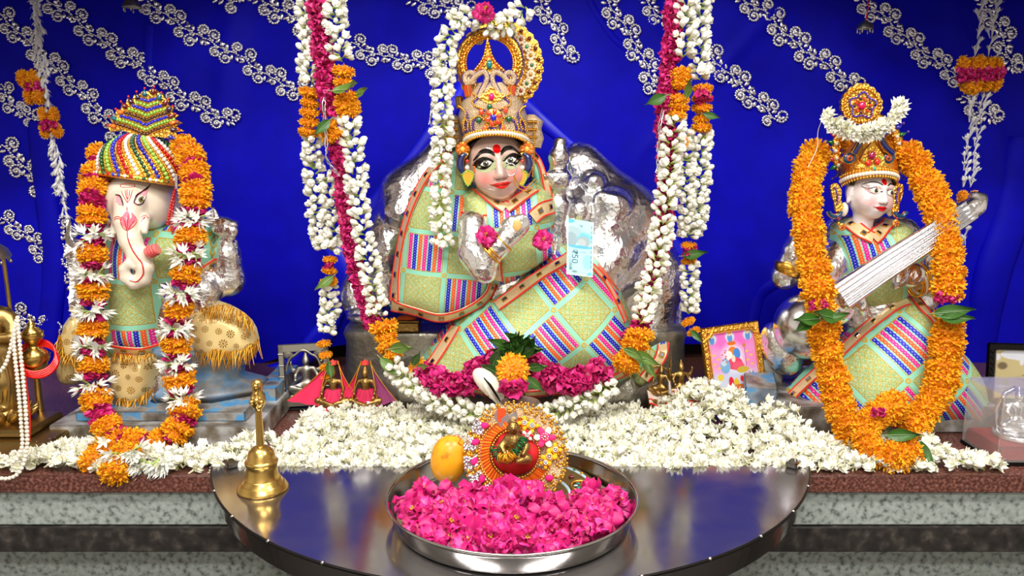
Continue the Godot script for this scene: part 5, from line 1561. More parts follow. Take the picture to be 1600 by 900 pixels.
	for q in [[1363, 243, 5.5, rgb(150, 6, 70)], [1357, 255, 4.5, rgb(210, 40, 20)], [1371, 253, 4.5, rgb(210, 40, 20)], [1366, 263, 2.5, rgb(70, 190, 150)], [1350, 250, 2, rgb(140, 190, 60)], [1377, 246, 2, rgb(140, 190, 60)]]:
		a = MB.new(); a.col = q[3]; a.ball(P(q[0], q[1], 0.114), Vector3(q[2], q[2] * 1.15, q[2] * 0.7) * 0.0014, 10, 6); part("gem", a, M.gem, hp)
	# halo band with spikes
	var ring := []
	for j in 40: ring.append(P(1356 + 50 * cos(TAU * j / 40.0), 236 - 54 * sin(TAU * j / 40.0), 0.02))
	a = MB.new(); a.tube(ring, 0.011, 8, true, 0.5); var hl := part("halo_band", a, M.gold_relief, cr)
	for s in [0.0, PI]:
		for j in 9:
			var w: float = s - 0.85 + 1.7 * j / 8.0
			a = MB.new(); a.col = [rgb(10, 100, 50), rgb(40, 40, 170), rgb(200, 50, 40)][j % 3]
			a.lathe([Vector2(0, -0.006), Vector2(0.006, -0.003), Vector2(0.005, 0.003), Vector2(0, 0.012)], Transform3D(along(Vector3(cos(w), sin(w), 0)), P(1356 + 58 * cos(w), 236 - 62 * sin(w), 0.024)), 8)
			var gm := part("spike_gem", a, M.gem, hl)
			a = MB.new(); bead(a, 1356 + 69 * cos(w), 236 - 73 * sin(w), 0.024, 2.4, rgb(90, 50, 160)); part("tip_bead", a, M.gem, gm)
			a = MB.new(); bead(a, 1356 + 50 * cos(w), 236 - 54 * sin(w), 0.028, 3.2, Color.WHITE); part("white_stone", a, M.pearl, hl)
			a = MB.new(); bead(a, 1356 + 44 * cos(w + 0.08), 236 - 48 * sin(w + 0.08), 0.03, 2.6); part("gold_stud", a, M.gold, hl)
	# large jewel on top
	var jo := []
	for j in 80:
		var w := TAU * j / 80.0
		var r := 31.0 + 2.2 * absf(sin(w * 8.0)) + (5.0 * maxf(0.0, sin(w)) ** 6)
		jo.append(1347 + r * cos(w)); jo.append(164 - r * sin(w) * 0.92)
	a = MB.new(); px_plate(a, jo, 0.085, 0.012, false); var jw := part("top_jewel", a, M.gold_relief, cr)
	var st := []; var gd := []
	for j in 41:
		var w := TAU * j / 40.0
		var r := 19.0 + 3.0 * cos(w * 5.0 - 1.2)
		st.append(P(1348 + r * cos(w), 165 - r * sin(w) * 0.95, 0.088)); gd.append(P(1347 + 27 * cos(w), 164 - 26 * sin(w), 0.087))
	bead_line("purple_beads", st, 1.8, rgb(70, 40, 170), M.gem, jw)
	bead_line("gold_beads", gd, 2.6, Color.WHITE, M.gold, jw)
	for j in 14:
		a = MB.new(); a.col = [rgb(220, 70, 30), rgb(60, 20, 40), rgb(200, 120, 40)][j % 3]
		a.ball(P(1348 + 12 * cos(TAU * j / 14.0), 165 - 11 * sin(TAU * j / 14.0), 0.087), Vector3(0.004, 0.003, 0.003), 6, 4, Basis(Vector3(0, 0, 1), TAU * j / 14.0)); part("petal_gem", a, M.gem, jw)
	a = MB.new(); a.col = rgb(214, 0, 90); a.ball(P(1347, 165, 0.09), Vector3(0.0085, 0.0085, 0.006), 12, 8); part("gem", a, M.gem, jw)

# flowers: a few shared meshes of each kind ------------------------------------------------
var FL := {}

func petal(a: MB, xf: Transform3D, ln: float, w: float, lift: float, cup: float, c0: Color, c1: Color, nu := 4, nv := 4, ruffle := 0.0, point := 0.0, blunt := false) -> void:
	# a petal along +y from the origin, bending towards +z
	var f := a.v.size()
	for j in nv + 1:
		var t := float(j) / nv
		var hw := w * sin(PI * pow(0.06 + 0.86 * t, 0.85)) * (1.0 - point * t * t)
		if blunt: hw = w * sin(PI * (0.1 + 0.5 * t)) * sqrt(maxf(0.06, 1.0 - pow(t, 4.0)))
		var rnd_tip := 0.2 if blunt else 0.12
		for i in nu + 1:
			var s := -1.0 + 2.0 * i / nu
			var z := lift * ln * t * t + cup * w * s * s * (0.4 + 0.6 * t) + ruffle * w * sin(s * 5.0 + t * 7.0) * t
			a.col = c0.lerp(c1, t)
			a.vert(xf * Vector3(s * hw, ln * t * (1.0 - rnd_tip * s * s * t), z))
	for j in nv:
		for i in nu:
			var k := f + j * (nu + 1) + i
			a.quad(k, k + 1, k + nu + 2, k + nu + 1)

func make_flowers() -> void:
	var wh := rgb(252, 251, 242); var cr := rgb(240, 240, 204); var gr := rgb(150, 180, 70)
	FL.bud = []; FL.open = []; FL.burst = []; FL.marigold = []; FL.rose_head = []; FL.petal = []; FL.leaf = []; FL.slim = []
	for n in 3:
		var a := MB.new()
		var fat := 0.9 + 0.12 * n
		a.lathe([Vector2(0.0011, -0.008), Vector2(0.0019, -0.003), Vector2(0.0022, 0.001), Vector2(0.0046 * fat, 0.004), Vector2(0.0063 * fat, 0.009), Vector2(0.0056 * fat, 0.0135), Vector2(0.0028, 0.017), Vector2(0.0003, 0.018)], Transform3D(), 10, 5, 0.13)
		for k in a.v.size():
			var y := a.v[k].y
			a.c[k] = gr if y < 0.0 else (cr if y < 0.005 else wh)
		if n > 0:
			for k in 5: petal(a, Transform3D(Basis(Vector3.UP, TAU * k / 5.0) * Basis(Vector3.RIGHT, 0.5 + 0.2 * n), Vector3(0, 0.005, 0)), 0.013, 0.0052, -0.2, 0.5, cr, wh, 2, 3)
		FL.bud.append(a.mesh())
		# an open blossom: tube and seven petals, with a bud-like heart
		a = MB.new()
		a.col = cr
		a.tube([Vector3(0, -0.011, 0), Vector3(0, 0, 0)], [0.0012, 0.0019], 5)
		for k in 7: petal(a, Transform3D(Basis(Vector3.UP, TAU * k / 7.0 + rnd(-0.15, 0.15)) * Basis(Vector3.RIGHT, rnd(0.55, 1.15)), Vector3.ZERO), rnd(0.014, 0.018), 0.0046, -0.15, 0.35, cr, wh, 2, 4, 0.0, 0.3)
		for k in 4: petal(a, Transform3D(Basis(Vector3.UP, TAU * k / 4.0 + 0.4) * Basis(Vector3.RIGHT, rnd(0.15, 0.45)), Vector3(0, 0.001, 0)), 0.012, 0.004, 0.25, 0.5, cr, wh, 2, 3, 0.0, 0.3)
		FL.open.append(a.mesh())
		# a spray of tuberose stars
		a = MB.new()
		for q in 3:
			var b := Basis(Vector3(0, 0, 1), -0.9 + 0.9 * q + rnd(-0.2, 0.2)) * Basis(Vector3.RIGHT, rnd(-0.3, 0.5))
			var c := b * Vector3(0, 0.02, 0)
			a.col = rgb(170, 196, 110)
			a.tube([Vector3.ZERO, c * 0.6, c], [0.0016, 0.0018, 0.0024], 5)
			for k in 7: petal(a, Transform3D(b * Basis(Vector3.UP, TAU * k / 7.0 + rnd(-0.2, 0.2)) * Basis(Vector3.RIGHT, rnd(0.45, 1.2)), c), rnd(0.019, 0.027), 0.0036, -0.25, 0.5, rgb(236, 238, 222), rgb(250, 250, 250), 2, 4, 0.0, 0.35)
		FL.burst.append(a.mesh())
		# slim drooping bud of the thin strings
		a = MB.new(); a.col = rgb(226, 226, 226)
		a.lathe([Vector2(0.0008, 0), Vector2(0.0016, 0.008), Vector2(0.0022, 0.016), Vector2(0.0042, 0.021), Vector2(0.0035, 0.026), Vector2(0.0, 0.03)], Transform3D(), 7)
		for k in 3: petal(a, Transform3D(Basis(Vector3.UP, TAU * k / 3.0 + n) * Basis(Vector3.RIGHT, 1.0), Vector3(0, 0.019, 0)), 0.012, 0.003, -0.3, 0.4, rgb(220, 222, 214), rgb(236, 236, 236), 2, 3)
		FL.slim.append(a.mesh())
	for n in 4:
		# marigold head, axis y, radius 1
		var a := MB.new()
		a.col = rgb(224, 130, 4); a.ball(Vector3.ZERO, Vector3(0.78, 0.36, 0.78), 12, 6)
		for ring in [[-1.0, 18, 0.26], [-0.55, 28, 0.3], [-0.2, 32, 0.32], [0.1, 34, 0.32], [0.4, 32, 0.3], [0.75, 24, 0.28], [1.1, 14, 0.24], [1.4, 7, 0.2]]:
			for k in ring[1]:
				var w: float = TAU * (k + rnd(-0.3, 0.3)) / ring[1]
				var la: float = ring[0] + rnd(-0.2, 0.2)
				var d := Vector3(cos(la) * cos(w), sin(la) * 0.75, cos(la) * sin(w)).normalized()
				var o := Vector3(0.66 * cos(la) * cos(w), 0.3 * sin(la), 0.66 * cos(la) * sin(w))
				var c := rgb(250, 166, 8).lerp(rgb(255, 198, 26), rnd(0, 1))
				petal(a, Transform3D(along(d, rnd(0, TAU)), o), ring[2] * rnd(0.75, 1.25), 0.1, rnd(-0.4, 0.6), 0.8, rgb(240, 146, 4), c, 2, 2, 0.6, 0.0, true)
		FL.marigold.append(a.mesh())
		# crumpled rose head for stringing, axis y, radius 1
		a = MB.new()
		a.col = rgb(150, 8, 70); a.ball(Vector3.ZERO, Vector3(0.6, 0.4, 0.6), 8, 5)
		for k in 22:
			var w := TAU * k / 22.0 * 5.0 + rnd(-0.4, 0.4)
			var d := Vector3(cos(w), rnd(-0.75, 0.75), sin(w)).normalized()
			var c := rgb(176, 14, 84).lerp(rgb(236, 52, 142), rnd(0, 1))
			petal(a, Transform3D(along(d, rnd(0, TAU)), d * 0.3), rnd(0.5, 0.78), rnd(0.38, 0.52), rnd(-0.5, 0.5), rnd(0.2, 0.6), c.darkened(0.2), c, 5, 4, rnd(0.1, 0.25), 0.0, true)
		FL.rose_head.append(a.mesh())
	for n in 4:   # single rose petals, about 3 cm
		var a := MB.new()
		petal(a, Transform3D(), 0.03, 0.0165, [0.35, 0.5, -0.25, 0.15][n], [0.55, 0.8, 0.4, 0.65][n], [rgb(246, 196, 214), rgb(224, 70, 146), rgb(236, 130, 180), rgb(204, 30, 114)][n], [rgb(214, 16, 118), rgb(190, 8, 98), rgb(226, 38, 138), rgb(160, 4, 78)][n], 6, 5, 0.12, 0.0, true)
		FL.petal.append(a.mesh())
	for n in 2:
		var a := MB.new()
		var c: Color = [rgb(48, 92, 26), rgb(88, 120, 44)][n]
		petal(a, Transform3D(), 0.06, 0.014, [0.25, 0.5][n], 0.5, c, c.lightened(0.12), 4, 8, 0.06, 0.5)
		a.col = c.lightened(0.3)
		a.tube([Vector3(0, -0.012, 0), Vector3(0, 0.0, 0.0), Vector3(0, 0.03, 0.06 * [0.25, 0.5][n] * 0.25 + 0.0006), Vector3(0, 0.055, 0.06 * [0.25, 0.5][n] * 0.84 + 0.0006)], [0.0012, 0.0011, 0.0008, 0.0003], 5)
		FL.leaf.append(a.mesh())
	# stamens and sepals
	var a := MB.new(); a.col = rgb(226, 190, 70)
	for k in 14:
		var d := Vector3(rnd(-0.5, 0.5), 1, rnd(-0.5, 0.5)).normalized() * rnd(0.006, 0.01)
		a.tube([Vector3.ZERO, d], [0.0005, 0.0004], 4); a.ball(d, 0.001, 5, 3)
	FL.stamen = a.mesh()
	a = MB.new()
	a.col = rgb(120, 150, 80); a.lathe([Vector2(0, -0.012), Vector2(0.002, -0.011), Vector2(0.0018, -0.006), Vector2(0.0042, -0.003), Vector2(0.0045, 0.001), Vector2(0.002, 0.003)], Transform3D(), 8)
	for k in 5: petal(a, Transform3D(Basis(Vector3.UP, TAU * k / 5.0) * Basis(Vector3.RIGHT, 1.5), Vector3.ZERO), 0.014, 0.003, 0.2, 0.5, rgb(130, 160, 90), rgb(150, 178, 110), 2, 3, 0.0, 0.6)
	FL.sepal = a.mesh()

func pick(k: String) -> Mesh:
	var l: Array = FL[k]
	return l[rng.randi() % l.size()]

# a garland collects its pieces; the 300 nearest of each become parts, the rest one scattered part
func put_pieces(root: Node3D, items: Dictionary) -> void:
	for called in items:
		var l: Array = items[called]
		l.sort_custom(func(p, q): return p[2].origin.distance_squared_to(EYE) < q[2].origin.distance_squared_to(EYE))
		for k in mini(300, l.size()): inst(called, l[k][0], l[k][1], l[k][2], root)
		if l.size() > 300:
			var by := {}
			for k in range(300, l.size()):
				if not by.has(l[k][0]): by[l[k][0]] = []
				by[l[k][0]].append(l[k][2])
			for m in by: many(called, m, l[0][1], by[m], root)

func bud_rope(items: Dictionary, pts: Array, r: float, step := 0.0105, per := 4, big := 1.04, kind := "bud") -> void:
	var c := curve(pts, step)
	if not items.has("jasmine_bud"): items["jasmine_bud"] = []
	for i in c.size() - 1:
		var t: Vector3 = (c[i + 1] - c[i]).normalized()
		var b := along(t)
		for k in per:
			var w := TAU * k / per + i * 0.9 + rnd(-0.3, 0.3)
			var d := b * Vector3(cos(w), 0, sin(w))
			if d.z < -0.75: continue
			var p: Vector3 = c[i] + d * r * rnd(0.25, 0.6) + t * rnd(-0.004, 0.004)
			var ax := (d * 1.0 - t * rnd(0.1, 0.9) + rdir() * 0.25).normalized()
			items["jasmine_bud"].append([pick(kind), M.jasmine, Transform3D(along(ax, rnd(0, TAU)).scaled(Vector3.ONE * rnd(0.85, 1.15) * big), p)])

func head_rope(items: Dictionary, called: String, kind: String, m: Material, pts: Array, r: float, step: float, flat := 1.0) -> void:
	var c := curve(pts, step)
	if not items.has(called): items[called] = []
	for i in c.size():
		var t: Vector3 = (c[mini(i + 1, c.size() - 1)] - c[maxi(i - 1, 0)]).normalized()
		var s := r * rnd(0.88, 1.12)
		items[called].append([pick(kind), m, Transform3D(along((t + rdir() * 0.18).normalized(), rnd(0, TAU)) * Basis.from_scale(Vector3(s, s * flat, s)), c[i] + rdir() * r * 0.06)])

func leaf_at(items: Dictionary, p: Vector3, d: Vector3, s := 1.0, n := -1) -> void:
	if not items.has("leaf"): items["leaf"] = []
	var m: Mesh = FL.leaf[n if n >= 0 else rng.randi() % 2]
	var y := d.normalized()
	var zz := (Vector3(0, 0.3, 1) - y * Vector3(0, 0.3, 1).dot(y)).normalized()
	items["leaf"].append([m, M.leaf, Transform3D(Basis(y.cross(zz), y, zz).rotated(y, rnd(-0.5, 0.5)) * Basis.from_scale(Vector3.ONE * s), p)])

func tinsel(pts: Array, parent: Node) -> void:
	var a := MB.new()
	for n in 3:
		var c := []
		for p in curve(pts, 0.012): c.append(p + rdir() * 0.004)
		a.tube(c, 0.0011, 4, false, 0.4)
	part("tinsel_strand", a, M.tinsel, parent)

func make_garlands() -> void:
	# the long garland looped from both sides under the central statue
	var g := thing("rose_jasmine_garland", "long pink rose and jasmine garland looping down both sides and under the central statue", "garland", P(800, 620, 0.2))
	var it := {}
	var rr := 0.025
	head_rope(it, "rose", "rose_head", M.rose, P3([494, -25, 0.12, 499, 40, 0.12, 507, 95, 0.12, 512, 150, 0.12, 520, 172, 0.12]), 0.029, 0.017)
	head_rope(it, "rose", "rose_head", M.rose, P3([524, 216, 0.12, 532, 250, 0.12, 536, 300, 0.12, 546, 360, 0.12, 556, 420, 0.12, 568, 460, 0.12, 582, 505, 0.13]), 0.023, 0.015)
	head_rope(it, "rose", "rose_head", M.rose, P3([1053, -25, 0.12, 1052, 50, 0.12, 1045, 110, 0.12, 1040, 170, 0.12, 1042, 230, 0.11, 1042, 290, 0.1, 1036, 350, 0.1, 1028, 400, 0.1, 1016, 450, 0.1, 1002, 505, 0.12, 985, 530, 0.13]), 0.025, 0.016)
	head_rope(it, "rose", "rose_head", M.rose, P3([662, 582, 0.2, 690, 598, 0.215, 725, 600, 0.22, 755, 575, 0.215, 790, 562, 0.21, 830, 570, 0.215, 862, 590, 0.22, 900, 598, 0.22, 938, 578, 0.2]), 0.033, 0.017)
	bud_rope(it, P3([478, -25, 0.1, 480, 40, 0.1, 482, 90, 0.1, 484, 135, 0.1]), 0.02)
	bud_rope(it, P3([522, -25, 0.13, 527, 50, 0.13, 537, 98, 0.13]), 0.025, 0.011, 4)
	bud_rope(it, P3([545, 188, 0.13, 552, 235, 0.13, 558, 310, 0.13, 572, 384, 0.13, 582, 443, 0.14, 594, 498, 0.15]), 0.025, 0.011, 4)
	bud_rope(it, P3([1074, -25, 0.13, 1069, 50, 0.13, 1068, 96, 0.13]), 0.026, 0.011, 4)
	bud_rope(it, P3([1054, 188, 0.13, 1050, 227, 0.13, 1044, 290, 0.13, 1030, 384, 0.13, 1017, 445, 0.14, 1000, 508, 0.15]), 0.025, 0.011, 4)
	bud_rope(it, P3([614, 576, 0.2, 655, 608, 0.21, 700, 634, 0.22, 750, 648, 0.23, 800, 654, 0.23, 850, 648, 0.23, 900, 632, 0.22, 942, 610, 0.21, 962, 592, 0.2]), 0.023, 0.0105, 4)
	var mr := 0.027
	head_rope(it, "marigold", "marigold", M.marigold, P3([537, 112, 0.13, 537, 128, 0.13]), 0.024, 0.02)
	head_rope(it, "marigold", "marigold", M.marigold, P3([542, 152, 0.13, 545, 175, 0.13]), 0.028, 0.018)
	head_rope(it, "marigold", "marigold", M.marigold, P3([512, 200, 0.13, 520, 212, 0.13]), 0.027, 0.018)
	head_rope(it, "marigold", "marigold", M.marigold, P3([485, 146, 0.1, 485, 168, 0.1, 483, 196, 0.1, 482, 206, 0.1]), 0.024, 0.019)
	head_rope(it, "marigold", "marigold", M.marigold, P3([600, 512, 0.16, 605, 536, 0.17, 614, 556, 0.18]), 0.031, 0.02)
	head_rope(it, "marigold", "marigold", M.marigold, P3([648, 572, 0.19, 652, 574, 0.19]), 0.022, 0.02)
	head_rope(it, "marigold", "marigold", M.marigold, P3([1062, 112, 0.13, 1062, 134, 0.13]), 0.024, 0.018)
	head_rope(it, "marigold", "marigold", M.marigold, P3([1060, 155, 0.13, 1057, 180, 0.13]), 0.026, 0.018)
	head_rope(it, "marigold", "marigold", M.marigold, P3([1040, 222, 0.11, 1066, 226, 0.11]), 0.022, 0.03)
	head_rope(it, "marigold", "marigold", M.marigold, P3([998, 524, 0.16, 992, 545, 0.17, 978, 568, 0.19]), 0.031, 0.021)
	for q in [[595, 560, 0.2, 1, -0.9, 0.9], [610, 545, 0.2, 1.0, 0.25, 1.0], [645, 570, 0.21, 0.4, 0.8, 0.7], [650, 575, 0.21, 0.9, 0.2, 0.6], [520, 142, 0.16, 1, -0.1, 1.0], [555, 148, 0.14, 0.5, 0.1, 0.7], [515, 188, 0.16, -0.4, -0.4, 0.8], [1040, 150, 0.16, -0.9, -0.4, 0.9], [1072, 152, 0.15, 0.2, 0.5, 0.7], [988, 552, 0.21, 1.0, -0.3, 1.0], [975, 545, 0.21, 0.8, -0.2, 0.8], [1005, 560, 0.2, 0.3, -0.8, 0.8]]: leaf_at(it, P(q[0], q[1], q[2]), Vector3(q[3], q[4], 0.15), q[5])
	put_pieces(g, it)
	tinsel(P3([506, 152, 0.16, 508, 200, 0.16, 512, 250, 0.16, 530, 275, 0.15]), g)
	tinsel(P3([1036, 170, 0.15, 1030, 210, 0.15, 1026, 270, 0.15]), g)
	# shorter strings beside it
	g = thing("jasmine_garland", "short jasmine garland with marigold knots hanging left of the central statue, above the silver relief", "garland", P(505, 590, 0.06))
	it = {}
	bud_rope(it, P3([488, 216, 0.09, 490, 253, 0.08, 493, 320, 0.08, 500, 365, 0.07, 510, 395, 0.07]), 0.019)
	bud_rope(it, P3([508, 280, 0.08, 520, 320, 0.08, 522, 365, 0.07, 514, 395, 0.07]), 0.017)
	head_rope(it, "marigold", "marigold", M.marigold, P3([515, 405, 0.07, 514, 422, 0.07, 514, 440, 0.07]), 0.02, 0.022)
	head_rope(it, "rose", "rose_head", M.rose, P3([513, 413, 0.07, 517, 414, 0.07]), 0.018, 0.02)
	bud_rope(it, P3([515, 450, 0.06, 514, 490, 0.06, 508, 525, 0.06]), 0.018)
	head_rope(it, "marigold", "marigold", M.marigold, P3([506, 537, 0.06, 508, 555, 0.06, 512, 590, 0.06]), 0.019, 0.027)
	leaf_at(it, P(520, 432, 0.09), Vector3(-0.7, -0.7, 0.2), 0.8); leaf_at(it, P(514, 565, 0.08), Vector3(0.1, -1, 0.1), 0.7)
	put_pieces(g, it)
	g = thing("jasmine_garland", "short jasmine garland with marigold knots hanging just above the gold framed picture", "garland", P(1080, 530, 0.06))
	it = {}
	bud_rope(it, P3([1095, -25, 0.1, 1092, 50, 0.1, 1093, 100, 0.1, 1095, 128, 0.1]), 0.022)
	head_rope(it, "marigold", "marigold", M.marigold, P3([1097, 138, 0.1, 1096, 162, 0.1, 1096, 178, 0.1, 1097, 200, 0.1]), 0.024, 0.019)
	head_rope(it, "rose", "rose_head", M.rose, P3([1094, 149, 0.11, 1102, 149, 0.11]), 0.02, 0.02)
	bud_rope(it, P3([1094, 212, 0.09, 1094, 255, 0.08, 1092, 320, 0.07, 1078, 374, 0.06]), 0.019)
	bud_rope(it, P3([1071, 205, 0.09, 1072, 260, 0.08, 1072, 320, 0.07, 1076, 374, 0.06]), 0.016)
	head_rope(it, "marigold", "marigold", M.marigold, P3([1076, 384, 0.06, 1077, 408, 0.06]), 0.019, 0.027)
	head_rope(it, "rose", "rose_head", M.rose, P3([1074, 394, 0.07, 1080, 394, 0.07]), 0.017, 0.02)
	bud_rope(it, P3([1076, 420, 0.06, 1078, 460, 0.06, 1076, 494, 0.06]), 0.018)
	head_rope(it, "marigold", "marigold", M.marigold, P3([1076, 502, 0.06, 1084, 518, 0.06]), 0.018, 0.026)
	leaf_at(it, P(1068, 400, 0.08), Vector3(1, 0.1, 0.2), 0.9); leaf_at(it, P(1080, 516, 0.08), Vector3(0.7, -0.7, 0.2), 0.6); leaf_at(it, P(1100, 178, 0.12), Vector3(0.9, -0.3, 0.2), 0.6)
	put_pieces(g, it)
	# string over the central crown
	g = thing("jasmine_garland", "jasmine string draped over the tall central crown and hanging beside the goddess's face", "garland", P(690, 380, 0.11))
	it = {}
	bud_rope(it, P3([691, 378, 0.12, 688, 320, 0.12, 690, 250, 0.12, 692, 180, 0.12, 693, 120, 0.11, 699, 70, 0.1, 708, 42, 0.09]), 0.021, 0.011, 4)
	bud_rope(it, P3([712, 38, 0.08, 730, 28, 0.08, 760, 38, 0.08, 790, 36, 0.08, 815, 18, 0.08, 822, 8, 0.08]), 0.024, 0.0105, 4, 1.05)
	put_pieces(g, it)
	tinsel(P3([690, 40, 0.09, 681, 90, 0.1, 677, 150, 0.1, 672, 195, 0.1]), g)
	# garland of the elephant-headed statue
	g = thing("marigold_garland", "thick garland of marigold, white tuberose and pink petals round the elephant-headed statue's shoulders", "garland", P(220, 700, 0.24))
	it = {"marigold": [], "rose_petal_tuft": [], "tuberose_spray": []}
	for side in 2:
		var path := P3([160, 240, 0.08, 150, 275, 0.12, 144, 320, 0.17, 144, 380, 0.19, 146, 440, 0.2, 145, 500, 0.2, 146, 560, 0.21, 148, 610, 0.23, 160, 655, 0.26, 185, 688, 0.28]) if side == 0 else P3([285, 228, 0.08, 300, 252, 0.12, 306, 300, 0.17, 300, 350, 0.19, 296, 400, 0.21, 286, 450, 0.22, 277, 510, 0.22, 276, 560, 0.22, 284, 610, 0.23, 288, 655, 0.26, 255, 690, 0.28, 215, 694, 0.29, 185, 690, 0.28])
		var c := curve(path, 0.0155)
		for i in c.size():
			var t: Vector3 = (c[mini(i + 1, c.size() - 1)] - c[maxi(i - 1, 0)]).normalized()
			var u := float(i) / c.size()
			var ph := i % (5 if u > 0.2 and u < (0.88 if side == 0 else 0.74) else 3)
			var s := 0.0335 * rnd(0.92, 1.08)
			if ph < 2: it["marigold"].append([pick("marigold"), M.marigold, Transform3D(along((t + rdir() * 0.15).normalized(), rnd(0, TAU)) * Basis.from_scale(Vector3(s, s * 0.9, s)), c[i])])
			elif ph == 2 or ph == 4: it["rose_petal_tuft"].append([pick("rose_head"), M.rose, Transform3D(along((t + rdir() * 0.15).normalized(), rnd(0, TAU)) * Basis.from_scale(Vector3(0.03, 0.017, 0.03)), c[i])])
			else:
				for k in 4:
					var d := Vector3([-1.0, 1.0, -0.35, 0.4][k], rnd(-0.35, 0.15), [0.35, 0.35, 1.0, 1.0][k]).normalized()
					it["tuberose_spray"].append([pick("burst"), M.jasmine, Transform3D(along(d, rnd(0, TAU)).scaled(Vector3.ONE * rnd(0.75, 0.95)), c[i] + d * 0.012)])
	head_rope(it, "marigold", "marigold", M.marigold, P3([160, 698, 0.34, 150, 722, 0.375]), 0.03, 0.02)
	head_rope(it, "marigold", "marigold", M.marigold, P3([197, 712, 0.365, 178, 741, 0.405]), 0.033, 0.022)
	for q in [[165, 690], [185, 706], [205, 704], [215, 718], [232, 722], [250, 716], [262, 722]]:
		for k in 2: it["tuberose_spray"].append([pick("burst"), M.jasmine, Transform3D(along(Vector3(rnd(-0.8, 0.8), rnd(-0.8, 0.1), 0.9), rnd(0, TAU)), P(q[0], q[1], 0.375 if q[1] > 703 else 0.34))])
	put_pieces(g, it)
	# marigold garland of the veena player, with its curled end
	g = thing("marigold_garland", "thick plain orange marigold garland with curled end on the veena-playing statue", "garland", P(1390, 715, 0.28))
	it = {}
	var R := 0.036
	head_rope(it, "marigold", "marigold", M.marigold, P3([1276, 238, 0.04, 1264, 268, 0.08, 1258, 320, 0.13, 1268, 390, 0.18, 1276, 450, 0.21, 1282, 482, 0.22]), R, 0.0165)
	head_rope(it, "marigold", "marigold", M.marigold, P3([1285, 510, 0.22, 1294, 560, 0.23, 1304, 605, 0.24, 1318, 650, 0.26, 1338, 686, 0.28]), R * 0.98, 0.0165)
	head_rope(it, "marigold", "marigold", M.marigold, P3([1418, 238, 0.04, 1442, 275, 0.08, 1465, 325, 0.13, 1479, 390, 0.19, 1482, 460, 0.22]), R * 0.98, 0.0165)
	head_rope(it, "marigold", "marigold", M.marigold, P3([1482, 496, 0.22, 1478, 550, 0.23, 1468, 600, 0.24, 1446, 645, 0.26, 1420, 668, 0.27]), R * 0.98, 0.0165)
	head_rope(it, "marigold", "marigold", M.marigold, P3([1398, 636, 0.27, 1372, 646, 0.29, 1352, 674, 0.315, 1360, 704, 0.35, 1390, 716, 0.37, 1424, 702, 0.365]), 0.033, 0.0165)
	head_rope(it, "marigold", "marigold", M.marigold, P3([1345, 222, 0.0, 1330, 232, 0.0]), 0.03, 0.02)
	head_rope(it, "marigold", "marigold", M.marigold, P3([1384, 225, 0.0, 1392, 232, 0.0]), 0.03, 0.02)
	head_rope(it, "rose", "rose_head", M.rose, P3([1270, 478, 0.235, 1288, 476, 0.24]), 0.014, 0.016)
	head_rope(it, "rose", "rose_head", M.rose, P3([1468, 466, 0.24, 1490, 466, 0.24]), 0.014, 0.016)
	head_rope(it, "rose", "rose_head", M.rose, P3([1366, 644, 0.33, 1378, 644, 0.33]), 0.012, 0.016)
	for q in [[1310, 498, 0.25, -1, 0.15, 1.2], [1270, 500, 0.26, -0.8, -0.5, 0.9], [1280, 498, 0.26, -1, -0.1, 1.1], [1290, 500, 0.25, 1, 0.2, 0.8], [1460, 490, 0.25, 1, 0.1, 1.2], [1470, 496, 0.26, 1, -0.1, 1.0], [1386, 680, 0.36, 0.9, 0.1, 1.0], [1436, 690, 0.36, 0.3, -0.8, 0.9]]: leaf_at(it, P(q[0], q[1], q[2]), Vector3(q[3], q[4], 0.2), q[5], 0)
	put_pieces(g, it)
	# jasmine arc over the right crown
	g = thing("jasmine_garland", "short arc of open white jasmine laid across the peacock crown", "garland", P(1345, 200, 0.12))
	it = {}
	var arc := curve(P3([1288, 182, 0.11, 1305, 194, 0.12, 1330, 205, 0.125, 1355, 208, 0.125, 1380, 196, 0.125, 1398, 178, 0.12, 1404, 166, 0.11]), 0.011)
	it["jasmine_blossom"] = []
	for p in arc:
		for k in 3:
			var d := (Vector3(rnd(-0.7, 0.7), rnd(-0.7, 0.7), rnd(0.3, 1.0))).normalized()
			it["jasmine_blossom"].append([pick("open"), M.jasmine, Transform3D(along(d, rnd(0, TAU)).scaled(Vector3.ONE * rnd(1.1, 1.4)), p + d * 0.007)])
	put_pieces(g, it)
	var th := MB.new(); th.tube(curve(P3([1287, 182, 0.11, 1278, 205, 0.1, 1277, 230, 0.1, 1262, 262, 0.12]), 0.01), 0.0008, 5); part("thread", th, M.pearl, g)
	# thin strings hanging at the two edges of the curtain
	for side in 2:
		g = thing("flower_string", ["thin pair of white bud strings with two marigold clusters hanging at the curtain's left edge", "thin pair of white bud strings with one wide marigold cluster above the veena's scroll"][side], "garland", P(85, 330, -0.2) if side == 0 else P(1530, 330, -0.2))
		it = {"white_bud": []}
		var paths := [[52, -25, 60, 40, 68, 75, 74, 108], [58, -20, 56, 60, 66, 110, 70, 140], [72, 120, 74, 180, 84, 240, 96, 290, 100, 335], [84, 215, 92, 250, 98, 300]] if side == 0 else [[1540, -25, 1530, 40, 1520, 100], [1560, -25, 1550, 50, 1542, 100], [1516, 138, 1514, 200, 1508, 260, 1506, 304], [1538, 136, 1528, 200, 1520, 260, 1516, 304], [1512, 330, 1508, 370, 1505, 395]]
